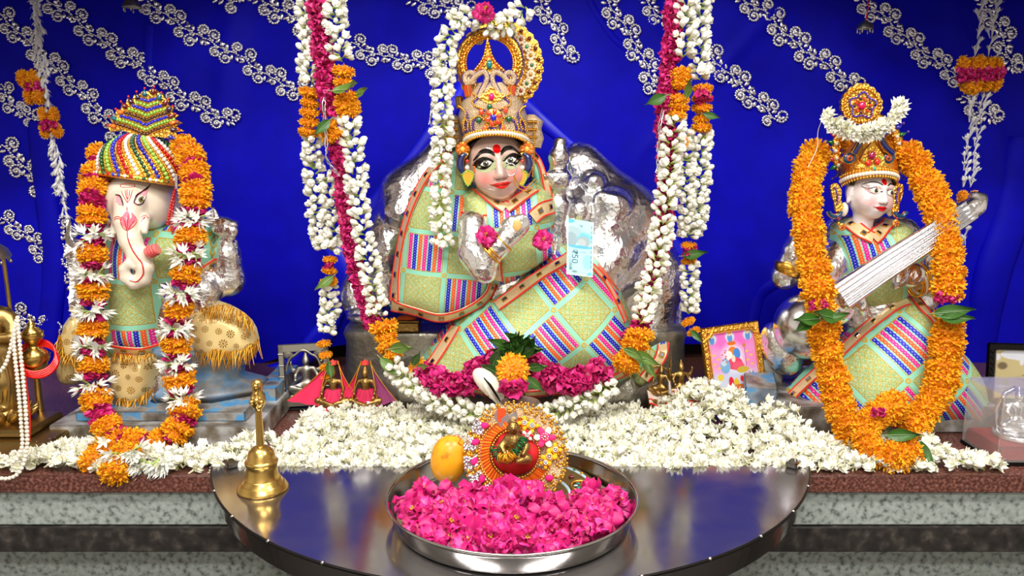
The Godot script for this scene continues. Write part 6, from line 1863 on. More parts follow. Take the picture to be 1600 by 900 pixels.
		for p in paths:
			var c := curve(PP(p, -0.26), 0.021)
			for i in c.size() - 1:
				for k in 2:
					var d := (Vector3(rnd(-0.45, 0.45), -1 if side == 0 else 1, rnd(0, 0.5))).normalized()
					it["white_bud"].append([pick("slim"), M.jasmine, Transform3D(along(d, rnd(0, TAU)).scaled(Vector3.ONE * (1.15 if side == 0 else 1.0) * rnd(0.8, 1.2)), c[i] + rdir() * 0.003)])
		if side == 0:
			for q in [[46, 124], [54, 150], [76, 180], [80, 204]]: head_rope(it, "marigold", "marigold", M.marigold, P3([q[0] - 8, q[1], -0.25, q[0] + 8, q[1], -0.25]), 0.025, 0.026)
			for q in [[52, 135], [76, 196]]: head_rope(it, "rose", "rose_head", M.rose, P3([q[0] - 5, q[1], -0.24, q[0] + 7, q[1], -0.24]), 0.018, 0.018)
		else:
			head_rope(it, "marigold", "marigold", M.marigold, P3([1506, 104, -0.25, 1530, 104, -0.25, 1556, 106, -0.25]), 0.029, 0.022)
			head_rope(it, "marigold", "marigold", M.marigold, P3([1510, 130, -0.25, 1530, 130, -0.25, 1552, 128, -0.25]), 0.029, 0.022)
			head_rope(it, "rose", "rose_head", M.rose, P3([1504, 116, -0.23, 1530, 117, -0.23, 1560, 116, -0.23]), 0.02, 0.018)
			head_rope(it, "marigold", "marigold", M.marigold, P3([1504, 308, -0.2, 1522, 308, -0.2]), 0.02, 0.02)
		put_pieces(g, it)

func rose_bloom(n: int, size := 1.0) -> Node3D:   # local shape: opens towards +y
	var r := Node3D.new()
	var lay := [[7, 1.3, 0.0], [7, 1.0, 0.003], [6, 0.7, 0.005], [5, 0.35, 0.006]]
	for j in lay.size():
		for k in lay[j][0]:
			var o := MeshInstance3D.new()
			o.name = "petal"; o.mesh = FL.petal[(j + n + (k % 2)) % 4]; o.material_override = M.rose
			var tilt: float = lay[j][1] + rnd(-0.2, 0.2)
			o.transform = Transform3D(Basis(Vector3.UP, TAU * (k + j * 0.4) / lay[j][0] + rnd(-0.2, 0.2)) * Basis(Vector3.RIGHT, tilt) * Basis.from_scale(Vector3.ONE * size * (0.92 - 0.13 * j) * rnd(0.88, 1.06)), Vector3(0, lay[j][2], 0))
			r.add_child(o, true)
	if n % 3 != 1:
		var o := MeshInstance3D.new(); o.name = "stamens"; o.mesh = FL.stamen; o.material_override = M.jasmine; o.position.y = 0.008; r.add_child(o)
	var s := MeshInstance3D.new(); s.name = "sepals"; s.mesh = FL.sepal; s.material_override = M.leaf; r.add_child(s)
	return r

func heap_h(x: float, z: float) -> float:
	var h := 0.012
	if x > -0.45 and x < 0.62: h += 0.022 * smoothstep(0.42, 0.2, z)
	h += 0.055 * exp(-pow((x - 0.42) / 0.09, 2.0) - pow((z - 0.1) / 0.1, 2.0))
	h += 0.04 * exp(-pow((x - 0.55) / 0.11, 2.0) - pow((z - 0.18) / 0.07, 2.0))
	h += 0.03 * exp(-pow((x + 0.52) / 0.05, 2.0) - pow((z - 0.3) / 0.05, 2.0))
	h += 0.025 * exp(-pow((x + 0.88) / 0.05, 2.0) - pow((z - 0.34) / 0.05, 2.0))
	h += 0.025 * exp(-pow((x - 0.83) / 0.05, 2.0) - pow((z - 0.3) / 0.07, 2.0))
	return h

func make_flower_bed() -> void:
	var spots := []
	var tries := 0
	while spots.size() < 3600 and tries < 40000:
		tries += 1
		var x := rnd(-1.02, 0.94); var z := rnd(0.03, 0.405)
		if x < -0.47 and z < 0.262: continue
		if x < -0.5 and z < 0.29 and x > -0.98 and rnd(0, 1) < 0.3: continue
		if x < -0.98 and z < 0.36: continue
		if x < -0.56 and x > -0.8 and z < 0.3: continue
		if x > 0.62 and z < 0.24: continue
		if x > 0.53 and x < 0.62 and z < 0.175: continue
		if x > 0.86 and z < 0.33: continue
		if absf(x) < 0.43 and z < 0.09: continue
		if z > 0.39 and absf(x) > 0.55: continue
		var h := heap_h(x, z)
		spots.append([Vector3(x, 0.004 + h * sqrt(rnd(0.02, 1.0)), z), h])
	# the ones on top and in front are loose things of their own
	spots.sort_custom(func(p, q): return (p[0].y / p[1] + p[0].z * 1.2) > (q[0].y / q[1] + q[0].z * 1.2))
	var rest := {}
	for k in spots.size():
		var p: Vector3 = spots[k][0]
		var d := Vector3(rnd(-0.9, 0.9), rnd(0.1, 1.0), rnd(-0.3, 1.0)).normalized()
		var m: Mesh = pick("open") if rng.randf() < 0.85 else pick("bud")
		var b := along(d, rnd(0, TAU)).scaled(Vector3.ONE * rnd(0.85, 1.25))
		if k < 300:
			var o := MeshInstance3D.new()
			o.name = numbered("jasmine_blossom"); o.mesh = m; o.material_override = M.jasmine
			o.transform = Transform3D(b, p + Vector3(0, 0.004, 0))
			add_child(o)
			tag(o, "loose white jasmine blossom lying in the flower heap on the stone ledge", "flower", "loose jasmine blossoms on the ledge")
		else:
			if not rest.has(m): rest[m] = []
			rest[m].append(Transform3D(b, p))
	var heap := Node3D.new()
	heap.name = "jasmine_heap"; add_child(heap)
	tag(heap, "deep white heap of loose jasmine blossoms spread along the stone ledge", "flowers", "", "stuff")
	for m in rest: many("blossoms", m, M.jasmine, rest[m], heap)

# a small seated figurine, one unit high, as one continuous body
func idol(arms := 2, cell := 0.028) -> MB:
	var f := Field.new(Vector3(-0.5, -0.04, -0.25), Vector3(0.5, 1.12, 0.4), cell)
	f.ell(Vector3(0, 0.78, 0.02), Vector3(0.088, 0.105, 0.095), 0.03)
	f.cap(Vector3(0, 0.76, 0.1), Vector3(0, 0.74, 0.115), 0.018, 0.022, 0.015)
	for s in [-1.0, 1.0]: f.ell(Vector3(s * 0.035, 0.795, 0.105), Vector3(0.016, 0.01, 0.01), 0.008)
	f.cap(Vector3(0, 0.85, 0), Vector3(0, 1.03, 0), 0.085, 0.025, 0.02)
	f.cap(Vector3(0, 0.7, 0), Vector3(0, 0.64, 0), 0.045, 0.05, 0.02)
	f.cap(Vector3(-0.11, 0.6, 0), Vector3(0.11, 0.6, 0), 0.065, 0.065, 0.04)
	f.cap(Vector3(0, 0.55, 0.01), Vector3(0, 0.32, 0), 0.115, 0.1, 0.05)
	f.ell(Vector3(0, 0.2, 0), Vector3(0.2, 0.13, 0.16), 0.05)
	for s in [-1.0, 1.0]:
		f.chain([Vector3(s * 0.1, 0.18, 0.04), Vector3(s * 0.36, 0.13, 0.14), Vector3(s * 0.06, 0.08, 0.27)], [0.1, 0.085, 0.055], 0.04)
		f.chain([Vector3(s * 0.17, 0.6, 0), Vector3(s * 0.26, 0.44, 0.04), Vector3(s * 0.25, 0.33, 0.2)], [0.055, 0.045, 0.036], 0.025)
		f.ell(Vector3(s * 0.25, 0.33, 0.22), Vector3(0.04, 0.05, 0.035), 0.02)
		if arms == 4:
			f.chain([Vector3(s * 0.16, 0.6, -0.02), Vector3(s * 0.32, 0.55, -0.03), Vector3(s * 0.36, 0.72, 0.0)], [0.05, 0.042, 0.034], 0.025)
			f.ell(Vector3(s * 0.36, 0.77, 0.0), Vector3(0.045, 0.05, 0.035), 0.02)
	f.ell(Vector3(0, 0.02, 0.05), Vector3(0.4, 0.06, 0.28), 0.03)
	var a := MB.new()
	f.add_to(a)
	return a
func placed(src: MB, xf: Transform3D) -> MB:
	var a := MB.new(); a.add(src, xf); return a

func paint_image(w: int, h: int, bg: Color, shapes: Array, grain := 0.03) -> ImageTexture:
	# shapes: [x, y, rx, ry, colour] ellipses in fractions of the picture
	var im := Image.create(w, h, false, Image.FORMAT_RGB8)
	im.fill(bg)
	for s in shapes:
		for y in range(maxi(0, int((s[1] - s[3]) * h)), mini(h, int((s[1] + s[3]) * h) + 1)):
			for x in range(maxi(0, int((s[0] - s[2]) * w)), mini(w, int((s[0] + s[2]) * w) + 1)):
				var d := Vector2((float(x) / w - s[0]) / s[2], (float(y) / h - s[1]) / s[3]).length()
				if d < 1.0:
					var al := 1.0 if s.size() < 6 else clampf((1.0 - d) * s[5], 0.0, 1.0)
					im.set_pixel(x, y, im.get_pixel(x, y).lerp(s[4], al))
	return ImageTexture.create_from_image(im)

func text(s: String, h: float, depth: float, col: Color, xf: Transform3D, parent: Node, called := "lettering") -> void:
	var t := TextMesh.new()
	var fn := SystemFont.new(); fn.font_names = PackedStringArray(["Droid Sans"])
	t.text = s; t.font = fn; t.font_size = 32; t.pixel_size = h / 24.0; t.depth = depth
	var m := mat("print_" + called + s, col, 0.6)
	inst(called, t, m, xf, parent)

func make_offerings() -> void:
	var a := MB.new()
	var y0 := 0.02
	# the big round plate
	var c := Vector3(0.0, y0 + 0.0006, 0.607)
	var plate := thing("plate", "large round polished steel plate heaped with pink roses on the half round table", "plate", c)
	a.lathe([Vector2(0.0, 0.0), Vector2(0.186, 0.0), Vector2(0.194, 0.004), Vector2(0.2, 0.03), Vector2(0.203, 0.034), Vector2(0.2055, 0.036), Vector2(0.207, 0.038), Vector2(0.2055, 0.0405), Vector2(0.203, 0.0395), Vector2(0.199, 0.035), Vector2(0.192, 0.008), Vector2(0.186, 0.0035), Vector2(0.0, 0.0035)], Transform3D(Basis(), c), 96)
	part("dish", a, M.steel_plain, plate)
	# enamelled tray at the back of the plate
	var tc := c + Vector3(0.035, 0.006, -0.055)
	var tb := Basis(Vector3.RIGHT, 0.12)
	var tray := thing("enamel_tray", "round gilt tray with pale blue enamel bands and flower medallions inside the steel plate", "tray", tc)
	a = MB.new(); a.lathe([Vector2(0, -0.001), Vector2(0.118, -0.001), Vector2(0.122, 0.004), Vector2(0.118, 0.006), Vector2(0, 0.004)], Transform3D(tb, tc), 64); part("disc", a, M.old_brass, tray)
	for q in [[0.114, 0.1075, rgb(176, 206, 222)], [0.068, 0.062, rgb(176, 206, 222)], [0.03, 0.0, rgb(150, 190, 210)]]:
		a = MB.new(); a.col = q[2]; a.lathe([Vector2(q[0], 0.004), Vector2(q[0] - 0.001, 0.0072), Vector2(q[1] + 0.001, 0.0072), Vector2(q[1], 0.004)], Transform3D(tb, tc), 64); part("enamel_band", a, M.gloss_paint, tray)
	for k in 40:
		var w := TAU * k / 40.0
		a = MB.new(); a.col = [rgb(190, 120, 30), rgb(150, 30, 40), rgb(200, 150, 50), rgb(40, 110, 60)][k % 4]
		a.ball(tc + tb * Vector3(0.111 * sin(w), 0.0085, 0.111 * cos(w)), Vector3(0.0035, 0.0018, 0.0035), 6, 4); part("enamel_dot", a, M.gem, tray)
	for k in 8:
		var w := TAU * (k + 0.35) / 8.0
		var p := tc + tb * Vector3(0.088 * sin(w), 0.006, 0.088 * cos(w))
		a = MB.new()
		var ring := []
		for j in 24: ring.append(p + tb * Vector3(0.0165 * cos(TAU * j / 24.0), 0.002, 0.0165 * sin(TAU * j / 24.0)))
		a.tube(ring, 0.0022, 6, true); var md := part("medallion", a, M.gold, tray)
		for j in 6:
			a = MB.new(); a.col = [rgb(30, 130, 140), rgb(150, 210, 220)][j % 2]
			a.ball(p + tb * Vector3(0.0085 * cos(TAU * j / 6.0), 0.002, 0.0085 * sin(TAU * j / 6.0)), Vector3(0.0045, 0.0018, 0.0028), 8, 4, Basis(Vector3.UP, -TAU * j / 6.0)); part("enamel_petal", a, M.gem, md)
		var w2 := w + TAU / 16.0
		a = MB.new(); a.col = [rgb(120, 20, 50), rgb(20, 80, 60)][k % 2]
		a.ball(tc + tb * Vector3(0.09 * sin(w2), 0.007, 0.09 * cos(w2)), Vector3(0.006, 0.002, 0.004), 8, 4); part("enamel_dot", a, M.gem, tray)
	# roses
	var spots := [[646, 798, 1], [688, 778, 0], [662, 768, 0], [718, 790, 0], [740, 772, 0], [620, 790, 0], [640, 822, 0], [676, 806, 1], [705, 818, 1], [735, 812, 0], [672, 835, 0], [702, 842, 0], [765, 852, 2], [730, 838, 0], [760, 822, 0], [790, 802, 1], [784, 776, 0], [815, 790, 0], [832, 770, 1], [796, 838, 0], [824, 850, 2], [850, 812, 0], [838, 832, 0], [868, 836, 0], [868, 790, 0], [892, 806, 0], [912, 828, 1], [892, 846, 0], [930, 796, 0], [925, 772, 0], [952, 806, 0], [962, 780, 0], [985, 792, 0], [948, 824, 0], [850, 856, 0], [720, 860, 0], [905, 784, 0], [775, 795, 0], [690, 795, 0], [655, 810, 0], [845, 790, 0], [800, 862, 0], [775, 838, 1], [745, 795, 1], [810, 815, 1], [880, 818, 1], [935, 812, 1], [720, 805, 1]]
	var heap := []
	for n in spots.size():
		var q: Array = spots[n]
		var lay: float = 0.03 if q[2] == 0 else 0.048
		var p := G(q[0], q[1], y0 + lay)
		var d := Vector2(p.x - c.x, p.z - c.z)
		if d.length() > 0.172: d = d.normalized() * 0.172; p.x = c.x + d.x; p.z = c.z + d.y
		var r := rose_bloom(n, [1.0, 1.05, 0.95][n % 3])
		r.name = numbered("pink_rose"); add_child(r)
		var up := Vector3(rnd(-0.7, 0.7), rnd(0.5, 1.0), rnd(0.0, 0.9)).normalized()
		var lab := "loose pink rose bloom lying in the heap on the big steel plate"
		if q[2] == 2: up = Vector3(-0.1 if n < 15 else 0.25, 0.55, 0.85).normalized(); lab = ["open pink rose with pale centre at the plate's front edge, left of its middle", "open pink rose with pale centre at the plate's front edge, right of its middle"][0 if q[0] < 800 else 1]
		elif n % 4 == 1: up = Vector3(rnd(-0.5, 0.5), -0.25, 0.9).normalized()
		r.transform = Transform3D(along(up, rnd(0, TAU)), p)
		tag(r, lab if q[2] == 2 else "", "flower", "pink roses on the steel plate")
		if q[2] != 2: heap.append(r)
	heap.sort_custom(func(p1, p2): return p1.position.z > p2.position.z)
	var rank := ["front row", "second row", "third row", "fourth row", "rearmost row"]
	var nth := ["first", "second", "third", "fourth", "fifth", "sixth", "seventh", "eighth", "ninth", "tenth"]
	for k in 5:
		var line := heap.slice(k * 10, mini(heap.size(), k * 10 + 10))
		line.sort_custom(func(p1, p2): return p1.position.x < p2.position.x)
		for j in line.size(): line[j].set_meta("label", "pink rose in the %s of the plate's heap, %s from the left rim" % [rank[k], nth[j]])
	var big := rose_bloom(1, 1.25)
	big.name = numbered("pink_rose"); add_child(big)
	big.transform = Transform3D(along(Vector3(-0.05, 0.5, 0.85), 0.4), G(797, 770, y0 + 0.055))
	tag(big, "largest pink rose, standing upright against the front of the beaded round seat", "flower")
	# mango
	a = MB.new()
	var mp := P(702, 717, 0.515)
	a.col = rgb(240, 160, 24)
	a.lathe([Vector2(0.0, -0.043), Vector2(0.012, -0.041), Vector2(0.023, -0.033), Vector2(0.0305, -0.018), Vector2(0.033, 0.0), Vector2(0.031, 0.016), Vector2(0.025, 0.03), Vector2(0.015, 0.039), Vector2(0.005, 0.0415), Vector2(0.0, 0.0415)], Transform3D(Basis(Vector3(0, 0, 1), -0.2) * Basis.from_scale(Vector3(1, 1, 0.9)), mp), 32)
	var mg := thing("mango", "ripe yellow mango leaning against the beaded round seat in the steel plate", "fruit", mp - Vector3(0, 0.043, 0))
	var mm := mat("mango_skin", Color.WHITE, 0.34)
	mm.albedo_texture = noise_tex(0.03, 256, 5, FastNoiseLite.TYPE_SIMPLEX, ramp([[0.0, rgb(70, 44, 8)], [0.18, rgb(190, 112, 10)], [0.32, rgb(240, 160, 24)], [1.0, rgb(250, 184, 40)]]), false, 1, 51); tri(mm, 3.0)
	part("skin", a, mm, mg)
	a = MB.new(); a.tube(PP([708, 681, 714, 679, 720, 686, 716, 692, 722, 696], 0.53), 0.0008, 5); part("thread", a, M.red_piping, mg)

	# beaded round seat holding the little brass figure
	var sc := P(805, 710, 0.53)
	var up := Vector3(0, 0.5, 0.87).normalized()
	var b := Basis(Vector3.RIGHT, up.cross(Vector3.RIGHT).normalized() * 1.0, up)
	b = Basis(Vector3.RIGHT, up.cross(Vector3.RIGHT), up)
	var at := func(r: float, w: float, h: float) -> Vector3: return sc + b * Vector3(r * cos(w), r * sin(w), h)
	var seat := thing("round_seat", "round beaded gold seat with orange pleats and felt flowers, propped in the steel plate", "seat", sc - Vector3(0, 0.08, 0))
	var lx := Transform3D(b * Basis(Vector3.RIGHT, PI / 2), sc)
	a = MB.new(); a.lathe([Vector2(0, -0.02), Vector2(0.06, -0.018), Vector2(0.086, -0.004), Vector2(0.088, 0.003), Vector2(0.08, 0.008), Vector2(0.06, 0.006), Vector2(0.05, -0.004), Vector2(0, -0.008)], lx, 48); part("gold_base", a, M.pearl_mesh, seat)
	for k in 44:   # orange pleats
		var w := PI * 0.42 + PI * 1.42 * k / 44.0
		a = MB.new(); a.col = rgb(240, 120, 14).lerp(rgb(224, 92, 8), float(k % 2))
		var p: Vector3 = at.call(0.052, w, 0.008)
		a.box(Transform3D(b * Basis(Vector3(0, 0, 1), w) * Basis(Vector3.RIGHT, 0.6) * Basis(Vector3.UP, 0.5), p), Vector3(0.017, 0.0085, 0.0018), 0.0004); part("pleat", a, M.cloth_plain, seat)
	for q in [[0.0415, 1.8], [0.0625, 1.8]]:
		var pts := []
		for k in 49: pts.append(at.call(q[0], TAU * k / 48.0, 0.0095))
		bead_line("bead_ring", pts, q[1], Color.WHITE, M.gold, seat)
	for k in 64:   # beaded rim: silver clusters left and below, gold strands on the right
		var w := TAU * k / 64.0
		var silver := cos(w) < 0.35 and sin(w) < 0.75
		a = MB.new()
		for j in (16 if silver else 5):
			var rr := rnd(0.066, 0.089) if silver else 0.074 + 0.004 * j
			a.ball(at.call(rr, w + rnd(-0.05, 0.05), rnd(0.004, 0.014)), 0.0034 if silver else 0.0027, 6, 4)
		part("bead_cluster", a, M.tinsel if silver and k % 4 else M.gold_thread, seat)
	for k in 9:
		var w := PI * 0.62 + PI * 1.18 * k / 8.0
		a = MB.new(); a.col = rgb(236, 20, 120); a.ball(at.call(0.071, w, 0.016), Vector3(0.0075, 0.0055, 0.004), 8, 5, b * Basis(Vector3(0, 0, 1), w + 0.6)); part("felt_dot", a, M.cloth_plain, seat)
	# felt flowers with stone centres
	for q in [[852, 680, 6, 0.009, rgb(240, 40, 110), rgb(236, 240, 220)], [820, 655, 4, 0.006, rgb(250, 176, 10), rgb(250, 176, 10)], [832, 660, 4, 0.006, rgb(250, 176, 10), rgb(250, 176, 10)], [868, 702, 4, 0.006, rgb(250, 176, 10), rgb(250, 176, 10)], [858, 714, 4, 0.007, rgb(250, 176, 10), rgb(250, 176, 10)], [852, 724, 4, 0.005, rgb(250, 176, 10), rgb(250, 176, 10)], [824, 677, 8, 0.005, rgb(214, 20, 26), rgb(240, 240, 236)]]:
		var p := P(q[0], q[1], 0.55)
		var hh: float = (p - sc).dot(up)
		p -= up * (hh - 0.017)
		var fl: MeshInstance3D = null
		a = MB.new(); a.col = q[4]; a.ball(p, Vector3(q[3] * 1.1, q[3] * 1.1, 0.003), 12, 6, b); fl = part("felt_flower", a, M.cloth_plain, seat)
		for k in q[2]:
			a = MB.new(); a.col = q[4] if k % 2 == 0 else q[5]
			a.ball(p + b * Vector3(cos(TAU * k / q[2]), sin(TAU * k / q[2]), -0.1) * q[3] * 1.4, Vector3(q[3] * 0.8, q[3] * 0.6, 0.003), 8, 5, b * Basis(Vector3(0, 0, 1), TAU * k / q[2])); part("felt_petal", a, M.cloth_plain, fl)
		a = MB.new()
		for k in 9: a.ball(p + b * Vector3(cos(TAU * k / 9.0) * q[3] * 0.6, sin(TAU * k / 9.0) * q[3] * 0.6, 0.004), 0.0016, 6, 4)
		a.ball(p + b * Vector3(0, 0, 0.004), q[3] * 0.35, 8, 5); part("stone_centre", a, M.silver, fl)
	# red cushion
	a = MB.new(); a.col = rgb(190, 14, 22)
	a.ball(at.call(0.0, 0.0, 0.004), Vector3(0.04, 0.036, 0.012), 20, 8, b); part("cushion", a, M.cloth_plain, seat)
	for q in [[790, 693, 0.017], [829, 708, 0.017], [780, 712, 0.011]]:
		a = MB.new(); a.col = rgb(200, 16, 26); a.ball(P(q[0], q[1], 0.565), Vector3(q[2] * 0.8, q[2], 0.012), 14, 8, b); part("cushion_lobe", a, M.cloth_plain, seat)
	# the brass figure itself
	var fg := thing("brass_figurine", "tiny brass figure sitting in the beaded round seat, draped in green and gold loops", "figurine", P(803, 705, 0.58))
	var f := Field.new(P(803, 690, 0.585) - Vector3(0.035, 0.035, 0.03), P(803, 690, 0.585) + Vector3(0.035, 0.036, 0.03), 0.0021)
	f.ell(P(802, 668, 0.585), Vector3(0.0095, 0.0115, 0.0105), 0.003)
	f.cap(P(802, 668, 0.595), P(802, 671, 0.597), 0.0016, 0.0022, 0.002)
	f.ell(P(801, 674, 0.594), Vector3(0.0035, 0.0014, 0.0016), 0.0015)
	for s in [-1.0, 1.0]:
		f.ell(P(802 + s * 3.6, 666, 0.5935), Vector3(0.0022, 0.0012, 0.0012), 0.001, Basis(), true)
		f.ell(P(802 + s * 9.5, 669, 0.584), Vector3(0.002, 0.004, 0.003), 0.002)
		f.chain([P(803 + s * 11, 686, 0.582), P(803 + s * 20, 698, 0.588), P(803 + s * 14, 709, 0.6)], [0.0065, 0.0055, 0.0045], 0.004)
		f.chain([P(803 + s * 5, 710, 0.585), P(803 + s * 21, 717, 0.594), P(803 + s * 6, 721, 0.604)], [0.009, 0.0075, 0.005], 0.004)
	f.cap(P(803, 678, 0.584), P(803, 682, 0.583), 0.005, 0.007, 0.003)
	f.cap(P(803, 688, 0.583), P(803, 708, 0.583), 0.0125, 0.012, 0.006)
	a = MB.new(); f.add_to(a); part("body", a, M.old_brass, fg)
	# looped string garland round the figure: green ends, gold middle
	var lp := curve(P3([772, 700, 0.6, 776, 712, 0.604, 788, 716, 0.612, 800, 712, 0.615, 810, 700, 0.612, 820, 684, 0.604]), 0.0032)
	for i in lp.size():
		var u := float(i) / lp.size()
		a = MB.new(); a.col = rgb(0, 96, 52) if u < 0.22 or u > 0.58 else rgb(216, 150, 30)
		var ring := []
		var t: Vector3 = (lp[mini(i + 1, lp.size() - 1)] - lp[maxi(i - 1, 0)]).normalized()
		var bb := along((t + rdir() * 0.35).normalized())
		for j in 10: ring.append(lp[i] + bb * Vector3(cos(TAU * j / 10.0), 0, sin(TAU * j / 10.0)) * 0.0068)
		a.tube(ring, 0.0011, 4, true); part("thread_loop", a, M.shiny_thread, fg)
	# paisley plume beside the head
	a = MB.new()
	px_plate(a, [776, 642, 786, 640, 794, 650, 806, 644, 808, 656, 798, 664, 788, 658, 784, 668, 776, 660, 772, 650], 0.575, 0.004); var pm := part("silver_plume", a, M.tinsel, fg)
	a = MB.new(); a.col = rgb(240, 76, 30); px_plate(a, [777, 640, 788, 639, 790, 648, 784, 654, 782, 662, 777, 655], 0.578, 0.004); part("red_plume", a, M.cloth_plain, pm)
	# small silver pot behind the seat, with flowers in its mouth
	var pp := P(813, 640, 0.44)
	var pot := thing("silver_pot", "small embossed silver pot standing behind the beaded seat, filled with a pink and orange bloom", "pot", Vector3(pp.x, 0.066, 0.44))
	a = MB.new(); a.lathe([Vector2(0, 0), Vector2(0.03, 0.0), Vector2(0.046, 0.02), Vector2(0.05, 0.045), Vector2(0.042, 0.068), Vector2(0.03, 0.078), Vector2(0.028, 0.086), Vector2(0.036, 0.094), Vector2(0.033, 0.095), Vector2(0.024, 0.086), Vector2(0, 0.084)], Transform3D(Basis(), pot.position), 32); part("vessel", a, M.dull_foil, pot)
	for hgt in [0.03, 0.05, 0.066]:
		var ring := []
		for j in 32: ring.append(pot.position + Vector3(cos(TAU * j / 32.0), 0, sin(TAU * j / 32.0)) * [0.0485, 0.0495, 0.043][int(hgt * 50.0) - 1] + Vector3(0, hgt, 0))
		a = MB.new(); a.tube(ring, 0.0018, 6, true); part("band", a, M.silver, pot)
	var it := {}
	a = MB.new()
	var o := inst("rose_head", FL.rose_head[0], M.rose, Transform3D(Basis.from_scale(Vector3(0.034, 0.026, 0.034)), P(801, 606, 0.4)), self)
	o.name = numbered("pink_rose"); tag(o, "pink rose sitting in the silver pot, directly below a round marigold", "flower")
	o = inst("marigold", FL.marigold[1], M.marigold, Transform3D(Basis(Vector3.RIGHT, 1.1) * Basis.from_scale(Vector3(0.034, 0.03, 0.034)), P(801, 577, 0.37)), self)
	o.name = numbered("marigold"); tag(o, "single round orange marigold above the pink rose in the silver pot", "flower")
	for q in [[770, 572, 0.3, 0.35, 0.95, 0.9], [822, 590, 0.32, 0.6, -0.5, 0.8], [826, 575, 0.3, 0.7, 0.25, 0.8], [775, 582, 0.33, -0.6, 0.4, 0.8]]: leaf_at(it, P(q[0], q[1], q[2]), Vector3(q[3], q[4], 0.3), q[5], 0)
	put_pieces(pot, it)
	# sprig of basil leaves above
	var sp := thing("leaf_sprig", "dark green leafy sprig tucked above the rose garland in the goddess's lap", "leaves", P(810, 565, 0.24))
	it = {}
	for k in 22:
		var w := rnd(-0.5, PI + 0.5)
		leaf_at(it, P(810 + rnd(-14, 14), 548 + rnd(-8, 10), 0.24 + rnd(0, 0.02)), Vector3(cos(w), 0.35 + sin(w) * 0.6, rnd(0.1, 0.6)), rnd(0.7, 1.05), 0)
	put_pieces(sp, it)
	# conch
	var cs := thing("conch_shell", "white conch shell with slit opening lying beside the marigold above the silver pot", "shell", P(765, 620, 0.36))
	a = MB.new()
	var cp := curve(P3([741, 580, 0.36, 752, 588, 0.372, 764, 600, 0.38, 776, 616, 0.376, 786, 630, 0.37]), 0.004)
	var rad := []
	for i in cp.size():
		var u := float(i) / (cp.size() - 1)
		rad.append(0.003 + 0.0155 * pow(sin(PI * pow(u, 0.75)), 0.8) + 0.0014 * sin(u * 46.0) * u)
	a.tube(cp, rad, 18); var shl := part("shell_body", a, M.pearl, cs)
	a = MB.new(); a.tube(P3([756, 590, 0.394, 766, 602, 0.402, 776, 618, 0.398, 782, 628, 0.386]), [0.001, 0.0026, 0.0024, 0.001], 8, false, 0.6); part("slit", a, M.dark_metal, shl)
	a = MB.new(); a.tube(P3([749, 588, 0.388, 758, 604, 0.396, 770, 622, 0.392, 780, 634, 0.38]), [0.001, 0.0036, 0.003, 0.001], 8); part("lip", a, M.pearl, shl)
	# hand bell on the table
	var bp := Vector3(G(411, 764, y0).x, y0, G(411, 764, y0).z)
	var bell := thing("hand_bell", "brass hand bell with tall slim handle standing on the steel table", "bell", bp)
	a = MB.new()
	var prof := [[0.0, 0.0015], [0.040, 0.0015], [0.0443, 0.0], [0.0448, 0.003], [0.043, 0.0055], [0.0405, 0.01], [0.038, 0.0135], [0.0372, 0.0142], [0.0362, 0.0138], [0.032, 0.021], [0.0312, 0.0222], [0.0302, 0.0222], [0.028, 0.03], [0.0268, 0.04], [0.0264, 0.047], [0.0288, 0.049], [0.0292, 0.0525], [0.0272, 0.055], [0.025, 0.0565], [0.0244, 0.062], [0.021, 0.071], [0.0145, 0.078], [0.0075, 0.0815], [0.0, 0.082]]
	var pf := []
	for q in prof: pf.append(Vector2(q[0], q[1]))
	a.lathe(pf, Transform3D(Basis(), bp), 48); part("bell_body", a, M.brass, bell)
	a = MB.new()
	pf = []
	for q in [[0.0072, 0.08], [0.0066, 0.1], [0.0062, 0.12], [0.0058, 0.145], [0.0062, 0.149], [0.0095, 0.152], [0.0125, 0.158], [0.0132, 0.166], [0.011, 0.174], [0.0082, 0.179], [0.0085, 0.184], [0.0098, 0.19], [0.0088, 0.197], [0.005, 0.2015], [0.0, 0.203]]: pf.append(Vector2(q[0], q[1]))
	a.lathe(pf, Transform3D(Basis(), bp), 20, 6, 0.05); var hd := part("handle", a, M.brass, bell)
	for s in [[0, 0.166, 0.0065], [-1, 0.163, 0.005], [1, 0.163, 0.005], [0, 0.192, 0.005], [-0.7, 0.17, 0.0035], [0.7, 0.17, 0.0035], [0, 0.178, 0.0045], [0, 0.157, 0.004]]:
		a = MB.new(); a.ball(bp + Vector3(s[0] * 0.0085, s[1], 0.0085), s[2], 10, 6); part("figure_relief", a, M.brass, hd)

